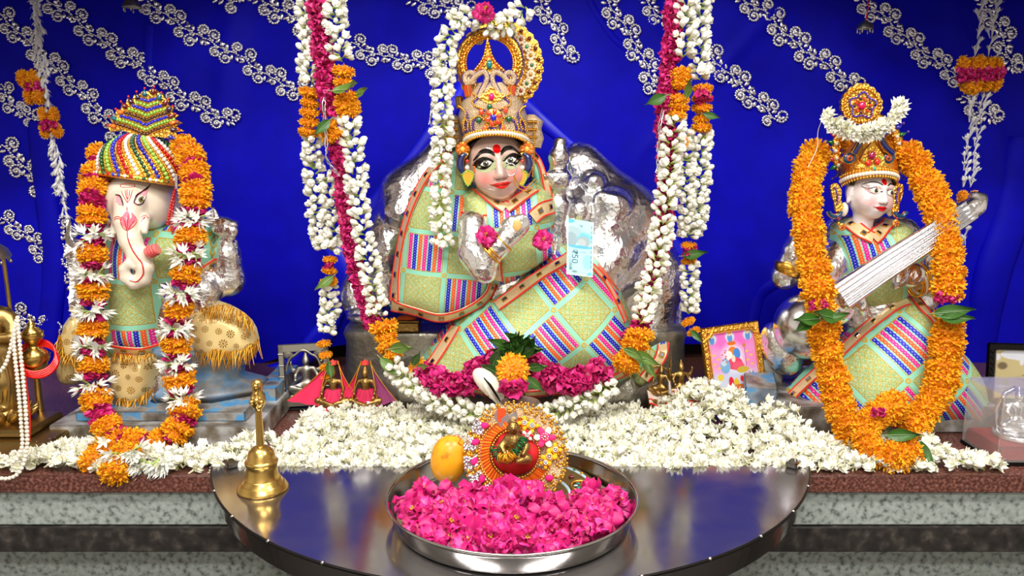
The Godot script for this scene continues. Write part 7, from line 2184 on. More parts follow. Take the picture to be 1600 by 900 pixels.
func make_small_items() -> void:
	var a := MB.new()
	var id2 := idol(2); var id4 := idol(4)
	# banknote tucked behind the lap ribbon
	var nt := ImageTexture.create_from_image(note_image())
	var nm := mat("note_print", Color.WHITE, 0.75); nm.albedo_texture = nt
	var nc := [P(887, 341, 0.13), P(928, 348, 0.13), P(926, 433, 0.15), P(885, 428, 0.15)]
	var note := thing("banknote", "light blue banknote stuck upright in the goddess's dress beside her silver arm", "banknote", nc[3])
	var rows := []
	for j in 9:
		var v := j / 8.0
		var row := []
		for i in 7:
			var u := i / 6.0
			var p: Vector3 = (nc[3] as Vector3).lerp(nc[2], u).lerp((nc[0] as Vector3).lerp(nc[1], u), v)
			p.z += 0.004 * sin(u * 3.0 + v * 2.0) - (0.01 * (v - 0.85) if v > 0.85 and u > 0.4 else 0.0)
			row.append(p)
		rows.append(row)
	a.sheet(rows)
	for k in a.u.size(): a.u[k].y = 1.0 - a.u[k].y
	part("paper", a, nm, note)
	var nx: Vector3 = (nc[2] - nc[3]).normalized(); var ny: Vector3 = (nc[0] - nc[3]).normalized()
	var nb := Basis(ny * -1.0, nx, nx.cross(ny).normalized() * -1.0)
	nb = Basis(-ny, nx, (-ny).cross(nx))
	text("50", 0.013, 0.0006, rgb(30, 70, 96), Transform3D(nb, P(898, 404, 0.1478)), note)
	rupee(P(898, 393.5, 0.1478), nb, 0.012, note)
	rupee(P(907, 353, 0.1395), nb, 0.008, note)
	text("0BT 101604", 0.0062, 0.0005, rgb(30, 60, 80), Transform3D(nb, P(892, 405, 0.1475)), note)
	# loose pink roses on the goddess's hands
	for q in [[760, 369, 0.195, 22, "pink rose resting on the goddess's silver hand above her gold bangles", 0.5], [848, 376, 0.16, 22, "pink rose tucked at the goddess's waist beside the blue banknote", -0.2]]:
		var rb := rose_bloom(2, 0.95)
		rb.name = numbered("pink_rose"); add_child(rb)
		rb.transform = Transform3D(along(Vector3(-0.2 * q[5], 0.35, 1.0), 0.3), P(q[0], q[1], q[2]))
		tag(rb, q[4], "flower")
	var rb := rose_bloom(0, 0.85)
	rb.name = numbered("pink_rose"); add_child(rb)
	rb.transform = Transform3D(along(Vector3(0.1, 0.35, 1.0), 0.3), P(757, 18, 0.11))
	tag(rb, "pink rose pinned at the very top of the jasmine-draped central crown", "flower")
	# silver relief plaque
	var pc := P(476, 586, 0.0)
	var px := mpp(476, 586, 0.0)
	var pb := Basis(Vector3.UP, 0.1) * Basis(Vector3.RIGHT, -0.12) * Basis(Vector3(0, 0, 1), 0.03)
	var base := pc - Vector3(0, 0.078, 0)
	var pq := thing("relief_plaque", "small silver relief plaque of a four-armed seated deity under an arch, leaning on the throne", "plaque", base)
	var L := func(x: float, y: float, z: float) -> Vector3: return pc + pb * Vector3(x, y, z)
	for q in [[-0.052, 0.0, 0.014, 0.148], [0.052, 0.0, 0.014, 0.148], [0, 0.066, 0.118, 0.02], [0, -0.062, 0.118, 0.026]]:
		a = MB.new(); a.box(Transform3D(pb, L.call(q[0], q[1], 0)), Vector3(q[2], q[3], 0.01), 0.002); part("frame_bar", a, M.old_silver, pq)
	for s in [-1.0, 1.0]:
		for k in 5:
			a = MB.new(); a.tube([L.call(s * 0.052 - 0.006, -0.055 + k * 0.027, 0.006), L.call(s * 0.052 + 0.006, -0.055 + k * 0.027, 0.006)], 0.0022, 6); part("ring", a, M.old_silver, pq)
		a = MB.new(); a.ball(L.call(s * 0.037, 0.055, 0.0), Vector3(0.014, 0.014, 0.005), 12, 6, pb); part("spandrel", a, M.old_silver, pq)
	var arch := []
	for k in 21:
		var w := PI * k / 20.0
		arch.append(L.call(0.04 * cos(w), 0.012 + 0.042 * sin(w) * (1.0 + 0.15 * absf(sin(w * 3.0))), 0.004))
	a = MB.new(); a.tube(arch, 0.0035, 8); part("arch", a, M.old_silver, pq)
	part("seated_figure", placed(id4, Transform3D(pb * Basis.from_scale(Vector3(0.1, 0.095, 0.06)), L.call(0.004, -0.042, -0.003))), M.old_silver, pq)
	for q in [[-0.03, -0.052], [-0.01, -0.056], [0.012, -0.054], [0.034, -0.052]]:
		a = MB.new(); a.ball(L.call(q[0], q[1], 0.007), Vector3(0.01, 0.008, 0.005), 10, 6, pb); part("beast_relief", a, M.old_silver, pq)
	a = MB.new(); a.box(Transform3D(Basis(Vector3.UP, 0.1), pc + Vector3(0, -0.085, 0.0)), Vector3(0.125, 0.016, 0.035), 0.003); part("foot", a, M.dark_metal, pq)
	# two little brass goddesses in pink
	for q in [[523, 652, 0.075, 0.0, "little brass goddess in pink dress with a long veil trailing over the silver plaque"], [573, 655, 0.075, 1.0, "little brass goddess in pink dress with mauve veil in front of the throne's block"]]:
		var p := P(q[0], q[1], q[2])
		p.y = 0.022
		var fg := thing("dressed_figurine", q[4], "figurine", p, "")
		part("brass_body", placed(id2, Transform3D(Basis.from_scale(Vector3.ONE * 0.092), p + Vector3(0, 0.014, 0.0))), M.old_brass, fg)
		a = MB.new(); a.col = rgb(206, 36, 84)
		a.lathe([Vector2(0.0, 0.0), Vector2(0.042, 0.0), Vector2(0.04, 0.006), Vector2(0.034, 0.02), Vector2(0.024, 0.038), Vector2(0.017, 0.05), Vector2(0.0, 0.051)], Transform3D(Basis.from_scale(Vector3(1, 1, 0.75)), p), 48, 14, 0.09)
		part("skirt", a, M.cloth_plain, fg)
		var ring := []
		for k in 40: ring.append(p + Vector3(0.041 * (1.0 + 0.09 * cos(14.0 * TAU * k / 40.0)) * sin(TAU * k / 40.0), 0.004, 0.031 * cos(TAU * k / 40.0)))
		a = MB.new(); a.tube(ring, 0.0012, 5, true); part("gold_hem", a, M.gold_thread, fg)
		# veil: over the head, its two wings falling to the sides
		var top := p + Vector3(0, 0.108, -0.012)
		for s in [-1.0, 1.0]:
			var wide: float = 0.095 if q[3] == 0.0 and s < 0 else (0.062 if s > 0 and q[3] > 0.0 else 0.05)
			rows = []
			for j in 11:
				var t := j / 10.0
				var row := []
				for i in 7:
					var u := i / 6.0
					var x0 := 0.004 + 0.026 * sqrt(t); var x1 := 0.01 + wide * pow(t, 1.25)
					var v := top + Vector3(s * lerpf(x0, x1, u), -0.092 * t * (1.0 - 0.1 * u) + 0.006 * (1.0 - t), lerpf(0.0, 0.034, t) * (1.0 - 0.3 * u) + 0.004 * sin(u * 13.0 + t * 3.0))
					row.append(v)
				if s > 0: row.reverse()
				rows.append(row)
			a = MB.new(); a.col = rgb(214, 36, 84) if q[3] == 0.0 or s < 0 else rgb(140, 56, 104)
			a.sheet(rows); var vl := part("veil", a, M.cloth_plain, fg)
			var e := []
			for row in rows: e.append(row[0])
			var e2 := []
			for row in rows: e2.append(row[6])
			for ee in [e, e2]:
				a = MB.new(); a.tube(ee, 0.0011, 5); part("gold_edge", a, M.gold_thread, vl)
		a = MB.new(); a.col = rgb(235, 70, 60); a.lathe([Vector2(0.009, 0), Vector2(0.007, 0.006), Vector2(0, 0.012)], Transform3D(Basis(), top + Vector3(0, 0.0, 0.01)), 12); part("cap", a, M.cloth_plain, fg)
	# brass group on a pierced stool
	var gp := P(1048, 654, 0.09); gp.y = 0.012
	var st := thing("pierced_stool", "small pierced brass stool at the right foot of the throne carrying two tiny seated figures", "stool", gp)
	for q in [[0, 0.042, 0.0, 0.1, 0.006, 0.05], [0, 0.008, 0.022, 0.1, 0.006, 0.006], [0, 0.036, 0.022, 0.1, 0.008, 0.006], [-0.047, 0.022, 0.022, 0.007, 0.044, 0.007], [0.047, 0.022, 0.022, 0.007, 0.044, 0.007], [-0.047, 0.022, -0.02, 0.007, 0.044, 0.007], [0.047, 0.022, -0.02, 0.007, 0.044, 0.007]]:
		a = MB.new(); a.box(Transform3D(Basis(), gp + Vector3(q[0], q[1], q[2])), Vector3(q[3], q[4], q[5]), 0.001); part("stool_bar", a, M.old_brass, st)
	for k in 5:
		var ring := []
		for j in 14: ring.append(gp + Vector3(-0.034 + k * 0.017 + 0.007 * cos(TAU * j / 14.0), 0.0215 + 0.009 * sin(TAU * j / 14.0), 0.023))
		a = MB.new(); a.tube(ring, 0.0018, 5, true); part("scroll_ring", a, M.old_brass, st)
	var pair := thing("brass_couple", "two tiny brass deities seated side by side on a red-edged cloth over the pierced stool", "figurine", gp + Vector3(0, 0.046, 0))
	part("seated_figure", placed(id4, Transform3D(Basis(Vector3.UP, 0.2) * Basis.from_scale(Vector3.ONE * 0.075), gp + Vector3(0.02, 0.054, -0.006))), M.old_brass, pair)
	part("seated_figure", placed(id2, Transform3D(Basis(Vector3.UP, -0.3) * Basis.from_scale(Vector3.ONE * 0.066), gp + Vector3(-0.024, 0.054, -0.006))), M.old_brass, pair)
	var hood := []
	for k in 15: hood.append(gp + Vector3(-0.03 + 0.026 * cos(PI * k / 14.0), 0.088 + 0.026 * sin(PI * k / 14.0), -0.016))
	a = MB.new(); a.tube(hood, 0.003, 6); part("halo", a, M.old_brass, pair)
	a = MB.new(); a.tube([gp + Vector3(-0.002, 0.06, -0.01), gp + Vector3(-0.002, 0.125, -0.012), gp + Vector3(-0.002, 0.14, -0.012)], [0.0025, 0.003, 0.001], 6); part("staff", a, M.old_brass, pair)
	a = MB.new(); a.tube([gp + Vector3(-0.012, 0.09, 0.024), gp + Vector3(-0.01, 0.066, 0.032), gp + Vector3(-0.002, 0.06, 0.034)], [0.004, 0.0045, 0.003], 8); part("silver_limb", a, M.silver, pair)
	rows = []
	for j in 7:
		var row := []
		for i in 33:
			var u := -1.0 + i / 16.0
			var t := j / 6.0
			row.append(gp + Vector3(0.056 * u, 0.048 + 0.012 * u * u - 0.02 * sin(PI * (1 - absf(u) * 0.5)) * (1.0 - t) + 0.003 * sin(u * 12.0), 0.032 - 0.03 * t + 0.004 * sin(u * 11.0 + t * 2.0)))
		rows.append(row)
	a = MB.new(); a.col = rgb(226, 206, 190); a.sheet(rows); var cl := part("seat_cloth", a, M.cloth_plain, pair)
	a = MB.new(); a.tube(rows[0], 0.0022, 6); part("red_edge", a, M.red_piping, cl)
	a = MB.new(); var e3 := []
	for p in rows[2]: e3.append(p + Vector3(0, 0.001, 0.0015))
	a.tube(e3, 0.0014, 6); part("red_edge", a, M.red_piping, cl)
	a = MB.new(); a.col = rgb(214, 20, 40); a.ball(gp + Vector3(0.004, 0.066, 0.026), 0.006, 8, 5); part("red_pouch", a, M.cloth_plain, pair)
	# framed picture
	framed(P(1146, 563, 0.0), Basis(Vector3.UP, 0.16) * Basis(Vector3.RIGHT, -0.2) * Basis(Vector3(0, 0, 1), 0.1), 0.148, 0.172, 0.016, M.gold_relief, picture_image(), "picture_frame", "gold framed pink and blue picture of a seated deity leaning behind the heaped jasmine", true)
	framed(P(1596, 585, -0.02), Basis(Vector3.UP, -0.12) * Basis(Vector3.RIGHT, -0.1), 0.16, 0.15, 0.017, M.dark_metal, old_picture(), "picture_frame", "black beaded frame with a stained old print behind the clear box", false)
	# clear box with a silver idol on red velvet
	var bx := P(1600, 712, 0.31); bx.y = 0.0
	bx.x = P(1536, 690, 0.3).x + 0.075
	bx.z = 0.29
	var box := thing("display_box", "clear plastic box with red velvet floor standing on the ledge before the black frame", "box", bx)
	a = MB.new(); a.box(Transform3D(Basis(), bx + Vector3(0, 0.004, 0)), Vector3(0.156, 0.008, 0.13), 0.001); part("base_tray", a, M.dark_metal, box)
	a = MB.new(); a.col = rgb(150, 12, 22); a.box(Transform3D(Basis(), bx + Vector3(0, 0.022, 0)), Vector3(0.144, 0.03, 0.118), 0.004); part("velvet_floor", a, M.cloth_plain, box)
	for q in [[0, 0.075, 0.062, 0.15, 0.134, 0.003], [0, 0.075, -0.062, 0.15, 0.134, 0.003], [-0.0745, 0.075, 0, 0.003, 0.134, 0.122], [0.0745, 0.075, 0, 0.003, 0.134, 0.122], [0, 0.1435, 0, 0.152, 0.003, 0.127]]:
		a = MB.new(); a.box(Transform3D(Basis(), bx + Vector3(q[0], q[1], q[2])), Vector3(q[3], q[4], q[5])); part("clear_panel", a, M.clear_plastic, box)
	var ip := bx + Vector3(0.0, 0.037, 0.0)
	var si := thing("silver_idol", "small shiny silver seated idol on a round stand inside the clear box", "figurine", ip)
	a = MB.new(); a.lathe([Vector2(0, 0), Vector2(0.045, 0), Vector2(0.048, 0.003), Vector2(0.045, 0.006), Vector2(0.046, 0.009), Vector2(0.042, 0.013), Vector2(0, 0.014)], Transform3D(Basis(), ip), 32); part("stand", a, M.silver, si)
	part("figure", placed(id4, Transform3D(Basis.from_scale(Vector3.ONE * 0.086), ip + Vector3(0, 0.014, -0.01))), M.silver, si)
	a = MB.new(); a.tube([ip + Vector3(-0.03, 0.01, -0.02), ip + Vector3(-0.034, 0.05, -0.025), ip + Vector3(-0.018, 0.085, -0.025), ip + Vector3(0, 0.095, -0.025), ip + Vector3(0.018, 0.085, -0.025), ip + Vector3(0.034, 0.05, -0.025), ip + Vector3(0.03, 0.01, -0.02)], 0.005, 8); part("halo_arch", a, M.silver, si)
	# small brass chest on the throne
	var cp := P(636, 506, -0.02); cp.y = 0.187
	var ch := thing("brass_chest", "tiny brass box with a dusting of orange powder on the throne under the shawl's corner", "box", cp)
	a = MB.new(); a.box(Transform3D(Basis(), cp + Vector3(0, 0.012, 0)), Vector3(0.062, 0.024, 0.04), 0.003); part("chest_body", a, M.old_brass, ch)
	a = MB.new(); a.box(Transform3D(Basis(), cp + Vector3(0, 0.026, 0)), Vector3(0.066, 0.006, 0.044), 0.002); part("lid", a, M.old_brass, ch)
	a = MB.new(); a.col = rgb(222, 92, 30); a.ball(cp + Vector3(0, 0.03, 0.0), Vector3(0.024, 0.008, 0.014), 14, 6); part("powder", a, M.cloth_plain, ch)
	# bells hanging at the top
	for q in [[206, 8, 0.024, "small silver bell with dangling drops hanging above the elephant-headed statue"], [1352, 42, 0.021, "small silver bell with dangling drops hanging above the peacock crown"]]:
		var p := P(q[0], q[1], -0.3)
		var be := thing("hanging_bell", q[3], "bell", p)
		var s: float = q[2]
		a = MB.new(); a.lathe([Vector2(s, -0.25 * s), Vector2(s * 1.02, -0.2 * s), Vector2(s * 0.9, 0.1 * s), Vector2(s * 0.75, 0.35 * s), Vector2(s * 0.5, 0.55 * s), Vector2(s * 0.3, 0.62 * s), Vector2(s * 0.28, 0.75 * s), Vector2(s * 0.12, 0.8 * s), Vector2(0, 0.85 * s)], Transform3D(Basis(), p), 28); part("bell_dome", a, M.old_silver, be)
		a = MB.new(); a.tube([p + Vector3(0, 0.8 * s, 0), p + Vector3(0.004, 0.05, 0), p + Vector3(0.0, 0.12, -0.02), p + Vector3(0, 0.5, -0.03)], 0.0014, 5); part("cord", a, M.red_piping, be)
		for k in 6:
			a = MB.new(); a.lathe([Vector2(0.0, -0.012), Vector2(0.0026, -0.008), Vector2(0.001, 0)], Transform3D(Basis(), p + Vector3(s * 0.88 * sin(TAU * k / 6.0 + 0.3), -0.25 * s, s * 0.88 * cos(TAU * k / 6.0 + 0.3))), 8); part("drop", a, M.old_silver, be)
	make_brass_figure()

func rupee(c: Vector3, b: Basis, h: float, parent: Node) -> void:   # the rupee sign in strokes
	var a := MB.new(); a.col = rgb(30, 70, 96)
	var s := func(pts: Array) -> void:
		var w := []
		for p in pts: w.append(c + b * Vector3(p[0] * h, p[1] * h, 0.0002))
		a.tube(w, h * 0.05, 4)
	s.call([[-0.3, 0.5], [0.3, 0.5]]); s.call([[-0.3, 0.25], [0.3, 0.25]])
	s.call([[-0.3, 0.5], [-0.02, 0.49], [0.12, 0.4], [0.15, 0.25], [0.1, 0.1], [-0.05, 0.01], [-0.3, 0.0], [0.16, -0.5]])
	part("rupee_sign", a, M.paint, parent)

func framed(c: Vector3, b: Basis, w: float, h: float, bar: float, m: Material, im: ImageTexture, called: String, label: String, corners: bool) -> void:
	var t := thing(called, label, "picture", c - Vector3(0, h / 2, 0))
	var a := MB.new()
	for s in [-1.0, 1.0]:
		a = MB.new(); a.box(Transform3D(b, c + b * Vector3(s * (w - bar) / 2, 0, 0)), Vector3(bar, h, 0.012), 0.003); part("frame_bar", a, m, t)
		a = MB.new(); a.box(Transform3D(b, c + b * Vector3(0, s * (h - bar) / 2, 0)), Vector3(w, bar, 0.0122), 0.003); part("frame_bar", a, m, t)
		for q in [[s * (w / 2 - bar), 0, 0.0, h - bar * 2], [0, s * (h / 2 - bar), w - bar * 2, 0.0]]:
			var pts := []
			var n := 24
			for k in n + 1: pts.append(c + b * Vector3(q[0] + q[2] * (k / float(n) - 0.5), q[1] + q[3] * (k / float(n) - 0.5), 0.0065))
			bead_line("bead_edge", pts, 1.3, Color.WHITE, M.gold if corners else M.old_silver, t)
		if corners:
			for s2 in [-1.0, 1.0]:
				a = MB.new(); a.tube([c + b * Vector3(s * (w / 2 - 0.002), s2 * (h / 2 - bar * 2.1), 0.006), c + b * Vector3(s * (w / 2 - bar * 1.3), s2 * (h / 2 - bar * 1.3), 0.009), c + b * Vector3(s * (w / 2 - bar * 2.1), s2 * (h / 2 - 0.002), 0.006)], [0.002, 0.004, 0.002], 8); part("corner_scroll", a, m, t)
		for k in 9:
			a = MB.new(); a.ball(c + b * Vector3(s * (w - bar) / 2, (k - 4) * h / 11.0, 0.006), Vector3(0.003, 0.0065, 0.002), 8, 4, b * Basis(Vector3(0, 0, 1), 0.5)); part("carved_leaf", a, m, t)
	a = MB.new(); a.box(Transform3D(b, c - b.z * 0.003), Vector3(w - bar, h - bar, 0.004)); part("backing", a, M.dark_metal, t)
	a = MB.new()
	var q := [Vector3(-1, -1, 0), Vector3(1, -1, 0), Vector3(1, 1, 0), Vector3(-1, 1, 0)]
	var ix := []
	for v in q: ix.append(a.vert(c + b * Vector3(v.x * (w / 2 - bar * 0.7), v.y * (h / 2 - bar * 0.7), 0.001), Vector2(v.x * 0.5 + 0.5, 0.5 - v.y * 0.5)))
	a.quad(ix[0], ix[1], ix[2], ix[3])
	var pm := mat("print_" + label, Color.WHITE, 0.35); pm.albedo_texture = im
	part("print", a, pm, t)

func picture_image() -> ImageTexture:
	var sh := [[0.5, 0.15, 0.9, 0.35, rgb(236, 110, 200), 1.5], [0.2, 0.5, 0.3, 0.25, rgb(240, 150, 210), 1.5], [0.85, 0.5, 0.3, 0.3, rgb(238, 140, 206), 1.5], [0.5, 0.45, 0.28, 0.3, rgb(236, 240, 252), 1.6]]
	for x in [0.12, 0.48, 0.84]: sh += [[x, 0.12, 0.11, 0.1, rgb(206, 226, 244), 3.0], [x, 0.14, 0.05, 0.07, rgb(90, 150, 214)], [x, 0.08, 0.035, 0.03, rgb(236, 200, 170)], [x, 0.045, 0.045, 0.022, rgb(226, 160, 50)]]
	sh += [[0.5, 0.27, 0.055, 0.045, rgb(236, 206, 186)], [0.5, 0.225, 0.085, 0.032, rgb(222, 110, 40)], [0.5, 0.37, 0.09, 0.09, rgb(226, 130, 50)], [0.43, 0.42, 0.06, 0.08, rgb(240, 236, 236)], [0.58, 0.4, 0.07, 0.09, rgb(70, 140, 220)], [0.52, 0.55, 0.15, 0.1, rgb(226, 70, 110)], [0.58, 0.6, 0.12, 0.07, rgb(230, 90, 120)], [0.5, 0.47, 0.04, 0.06, rgb(240, 216, 200)], [0.32, 0.57, 0.1, 0.12, rgb(120, 176, 220)], [0.3, 0.52, 0.06, 0.05, rgb(190, 214, 236)], [0.66, 0.66, 0.12, 0.05, rgb(200, 176, 60)], [0.82, 0.78, 0.06, 0.1, rgb(90, 130, 190)], [0.82, 0.7, 0.03, 0.03, rgb(220, 200, 190)], [0.2, 0.86, 0.14, 0.09, rgb(206, 216, 236)], [0.4, 0.84, 0.05, 0.09, rgb(222, 40, 60)], [0.5, 0.86, 0.05, 0.08, rgb(230, 196, 40)], [0.62, 0.8, 0.035, 0.05, rgb(222, 40, 60)], [0.7, 0.86, 0.05, 0.05, rgb(230, 200, 60)], [0.2, 0.74, 0.06, 0.05, rgb(232, 206, 70)]]
	for k in 8: sh.append([0.12 + 0.08 * (k % 2) + (0.66 if k > 3 else 0.0), 0.38 + 0.07 * (k % 4), 0.04, 0.014, rgb(236, 200, 80)])
	for k in 7: sh.append([0.36 + 0.015 * sin(k * 2.0) - 0.03 * (k % 3), 0.33 + 0.03 * k, 0.02, 0.012, rgb(200, 110, 100)])
	for k in 16: sh.append([0.745, 0.3 + 0.02 * k, 0.008, 0.014, rgb(190, 90, 120)])
	sh += [[0.74, 0.28, 0.03, 0.03, rgb(200, 130, 60)], [0.55, 0.93, 0.12, 0.05, rgb(220, 120, 60)]]
	return paint_image(220, 260, rgb(206, 210, 240), sh)
func old_picture() -> ImageTexture:
	var sh := []
	var r := RandomNumberGenerator.new(); r.seed = 4
	for k in 26: sh.append([r.randf(), r.randf(), r.randf_range(0.03, 0.16), r.randf_range(0.02, 0.1), [rgb(230, 232, 240), rgb(196, 180, 130), rgb(120, 104, 80), rgb(214, 200, 150)][k % 4], 2.5])
	sh.append([0.45, 0.12, 0.32, 0.1, rgb(226, 232, 246)])
	return paint_image(160, 160, rgb(206, 192, 142), sh)
func note_image() -> Image:
	var sh := [[0.5, 0.3, 0.6, 0.12, rgb(112, 196, 232), 2.0], [0.2, 0.22, 0.3, 0.1, rgb(166, 194, 204)], [0.15, 0.36, 0.22, 0.13, rgb(150, 176, 186)], [0.62, 0.38, 0.25, 0.1, rgb(158, 178, 184)], [0.55, 0.4, 0.16, 0.07, rgb(176, 192, 196)], [0.5, 0.48, 0.6, 0.035, rgb(96, 184, 228), 2.5], [0.78, 0.74, 0.2, 0.15, rgb(150, 206, 222), 6.0], [0.32, 0.56, 0.09, 0.035, rgb(120, 170, 190)], [0.32, 0.56, 0.065, 0.025, rgb(186, 224, 236)], [0.62, 0.57, 0.2, 0.025, rgb(150, 196, 210), 2.0], [0.3, 0.93, 0.14, 0.025, rgb(120, 150, 150), 2.0], [0.06, 0.02, 0.2, 0.05, rgb(90, 190, 234)], [0.96, 0.97, 0.2, 0.05, rgb(110, 200, 236)]]
	for k in 9: sh.append([0.92, 0.1 + 0.09 * k, 0.012, 0.03, rgb(70, 120, 140)])
	var t := paint_image(128, 256, rgb(178, 226, 240), sh)
	var im := t.get_image()
	im.fill_rect(Rect2i(0, 0, 4, 256), rgb(226, 240, 244)); im.fill_rect(Rect2i(124, 0, 4, 256), rgb(226, 240, 244)); im.fill_rect(Rect2i(0, 252, 128, 4), rgb(226, 240, 244))
	return im

func make_brass_figure() -> void:
	var a := MB.new()
	var z := 0.26
	var bp := Vector3(P(20, 700, z).x - 0.028, 0.0, z - 0.02)
	var t := thing("brass_statue", "standing brass statue under a small parasol, hung with pearls, cut off by the picture's edge", "statue", bp)
	a.box(Transform3D(Basis(), bp + Vector3(0.01, 0.018, 0)), Vector3(0.26, 0.036, 0.17), 0.004); part("plinth", a, M.dull_brass, t)
	a = MB.new(); a.box(Transform3D(Basis(), bp + Vector3(-0.01, 0.044, -0.005)), Vector3(0.2, 0.018, 0.13), 0.006); part("plinth_step", a, M.dull_brass, t)
	var c := bp + Vector3(-0.01, 0.05, -0.01)
	for ring in [[14, 0.062, 0.8], [14, 0.05, 0.35]]:
		for k in ring[0]:
			var w: float = TAU * k / ring[0]
			a = MB.new(); a.ball(c + Vector3(sin(w) * ring[1], 0.016, cos(w) * ring[1] * 0.8), Vector3(0.012, 0.02, 0.007), 8, 6, Basis(Vector3.UP, w) * Basis(Vector3.RIGHT, ring[2])); part("lotus_petal", a, M.dull_brass, t)
	a = MB.new(); a.lathe([Vector2(0, 0), Vector2(0.058, 0), Vector2(0.05, 0.02), Vector2(0.054, 0.03), Vector2(0, 0.032)], Transform3D(Basis.from_scale(Vector3(1, 1, 0.8)), c), 24); part("lotus_base", a, M.dull_brass, t)
	var f := Field.new(c + Vector3(-0.09, 0.02, -0.06), c + Vector3(0.08, 0.34, 0.09), 0.0045)
	f.chain([c + Vector3(0.018, 0.03, 0.0), c + Vector3(0.02, 0.09, 0.008), c + Vector3(0.012, 0.15, 0)], [0.022, 0.026, 0.036], 0.015)
	f.chain([c + Vector3(-0.02, 0.03, 0.01), c + Vector3(-0.022, 0.09, 0.014), c + Vector3(-0.012, 0.15, 0)], [0.022, 0.026, 0.036], 0.015)
	f.cap(c + Vector3(0, 0.15, 0), c + Vector3(0, 0.215, 0), 0.034, 0.034, 0.02)
	f.cap(c + Vector3(-0.03, 0.225, 0), c + Vector3(0.03, 0.225, 0), 0.02, 0.02, 0.015)
	f.cap(c + Vector3(0, 0.24, 0), c + Vector3(0, 0.255, 0), 0.013, 0.013, 0.01)
	f.ell(c + Vector3(0, 0.278, 0.004), Vector3(0.021, 0.026, 0.023), 0.008)
	f.cap(c + Vector3(0, 0.295, 0), c + Vector3(0, 0.325, 0), 0.02, 0.008, 0.008)
	for s in [-1.0, 1.0]:
		f.chain([c + Vector3(s * 0.042, 0.222, 0), c + Vector3(s * 0.058, 0.185, 0.015), c + Vector3(s * 0.03, 0.19, 0.055)], [0.015, 0.0125, 0.0095], 0.006)
		f.ell(c + Vector3(s * 0.022, 0.192, 0.062), Vector3(0.013, 0.009, 0.01), 0.005)
		f.ell(c + Vector3(s * 0.019, 0.03, 0.03), Vector3(0.012, 0.008, 0.024), 0.008)
	a = MB.new(); f.add_to(a); part("body", a, M.dull_brass, t)
	for k in 7:   # pleats of the robe
		var pts := []
		for j in 8: pts.append(c + Vector3(-0.036 + k * 0.012 + 0.006 * sin(j * 0.5), 0.05 + j * 0.014, 0.036 - 0.002 * absf(k - 3.0) * absf(k - 3.0) * 0.6))
		a = MB.new(); a.tube(pts, 0.0035, 6); part("robe_pleat", a, M.dull_brass, t)
	a = MB.new(); a.lathe([Vector2(0.05, 0.0), Vector2(0.052, 0.003), Vector2(0.045, 0.018), Vector2(0.03, 0.03), Vector2(0.012, 0.036), Vector2(0.012, 0.046), Vector2(0.006, 0.056), Vector2(0, 0.06)], Transform3D(Basis(), c + Vector3(0.0, 0.345, 0)), 24, 8, 0.04); var pr := part("parasol", a, M.old_silver, t)
	a = MB.new(); a.tube([c + Vector3(0.03, 0.05, -0.03), c + Vector3(0.03, 0.36, -0.02)], 0.004, 8); part("parasol_pole", a, M.dull_brass, pr)
	for k in 10:
		a = MB.new(); a.ball(c + Vector3(0.05 * sin(TAU * k / 10.0), 0.338, 0.05 * cos(TAU * k / 10.0)), 0.004, 6, 4); part("drop", a, M.old_silver, pr)
	# pearl necklace
	var pn := thing("pearl_necklace", "long double string of white pearls looped from the brass statue over the ledge's edge", "necklace", P(30, 740, 0.4))
	for q in [[-12, 590, 0.36, 10, 566, 0.36, 26, 500, 0.34, 28, 510, 0.35, 34, 570, 0.37, 40, 640, 0.39, 42, 700, 0.40, 30, 738, 0.412, 5, 748, 0.412, -20, 735, 0.41], [24, 505, 0.34, 22, 540, 0.36, 28, 600, 0.38, 33, 660, 0.39, 34, 700, 0.4, 18, 722, 0.41, -12, 700, 0.41]]:
		for p in curve(P3(q), 0.0078):
			a = MB.new(); a.ball(p, 0.0041, 10, 7); part("pearl", a, M.pearl, pn)
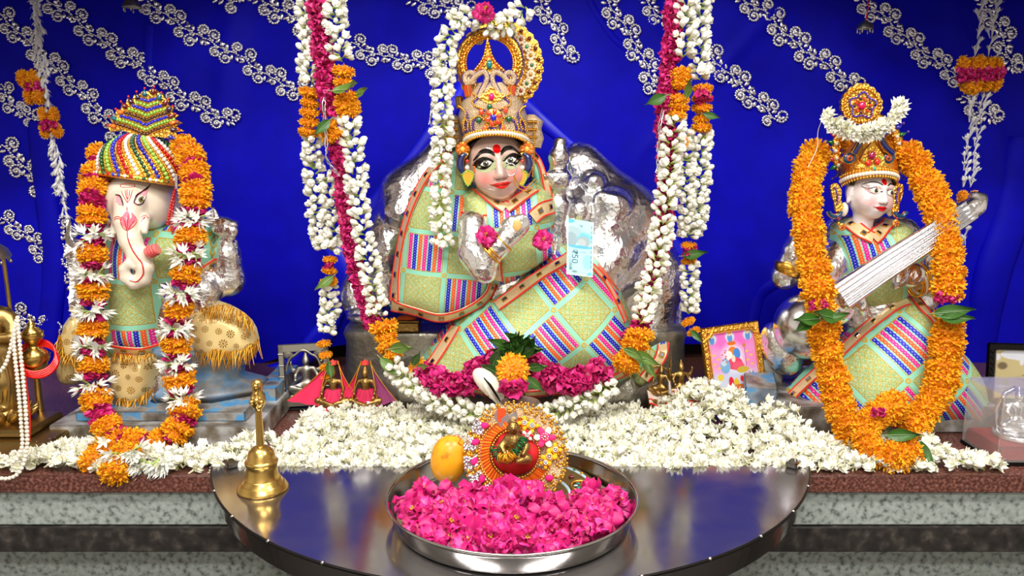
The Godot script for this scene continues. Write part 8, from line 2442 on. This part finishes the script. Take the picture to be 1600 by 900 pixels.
	var tas := MB.new(); tas.tube(curve(P3([36, 565, 0.35, 46, 640, 0.35, 46, 690, 0.36]), 0.01), 0.0016, 6); part("red_cord", tas, M.red_piping, pn)
	# brass finial ringed with red bangles
	var fp := P(54, 560, 0.18)
	var fi := thing("brass_urn", "small brass urn-shaped finial on a slim stand between the pearls and the marigold garland", "urn", Vector3(fp.x, 0.0, 0.18))
	a = MB.new()
	var y := fp.y
	a.lathe([Vector2(0.0, 0.0), Vector2(0.03, 0.0), Vector2(0.028, 0.008), Vector2(0.008, 0.014), Vector2(0.006, y - 0.03), Vector2(0.02, y - 0.02), Vector2(0.03, y), Vector2(0.024, y + 0.016), Vector2(0.012, y + 0.024), Vector2(0.01, y + 0.03), Vector2(0.019, y + 0.042), Vector2(0.022, y + 0.054), Vector2(0.015, y + 0.066), Vector2(0.007, y + 0.07), Vector2(0.009, y + 0.075), Vector2(0.004, y + 0.082), Vector2(0.0, y + 0.088)], Transform3D(Basis(), fi.position), 24); part("urn_body", a, M.brass, fi)
	for q in [y + 0.048, y + 0.058, y + 0.008]:
		var ring := []
		for j in 24: ring.append(fi.position + Vector3(cos(TAU * j / 24.0) * (0.022 if q > y + 0.02 else 0.03), q, sin(TAU * j / 24.0) * (0.022 if q > y + 0.02 else 0.03)))
		a = MB.new(); a.tube(ring, 0.0012, 5, true); part("ridge", a, M.old_brass, fi)
	for k in 4:
		var ring := []
		var rc := P(57 + k * 1.5, 556 + k * 3, 0.185)
		var bb := Basis(Vector3(0, 0, 1), -0.55 + 0.06 * k) * Basis(Vector3.RIGHT, 0.9)
		for j in 32: ring.append(rc + bb * Vector3(0.036 * cos(TAU * j / 32.0), 0, 0.036 * sin(TAU * j / 32.0)))
		a = MB.new(); a.col = rgb(226, 20, 20); a.tube(ring, 0.0032, 8, true)
		solo("red_bangle", "glossy red bangle, %s in the slanting stack round the brass urn" % ["topmost", "second from the top", "third from the top", "lowest"][k], "bangle", a, M.gloss_paint, rc, "red bangles round the brass urn")
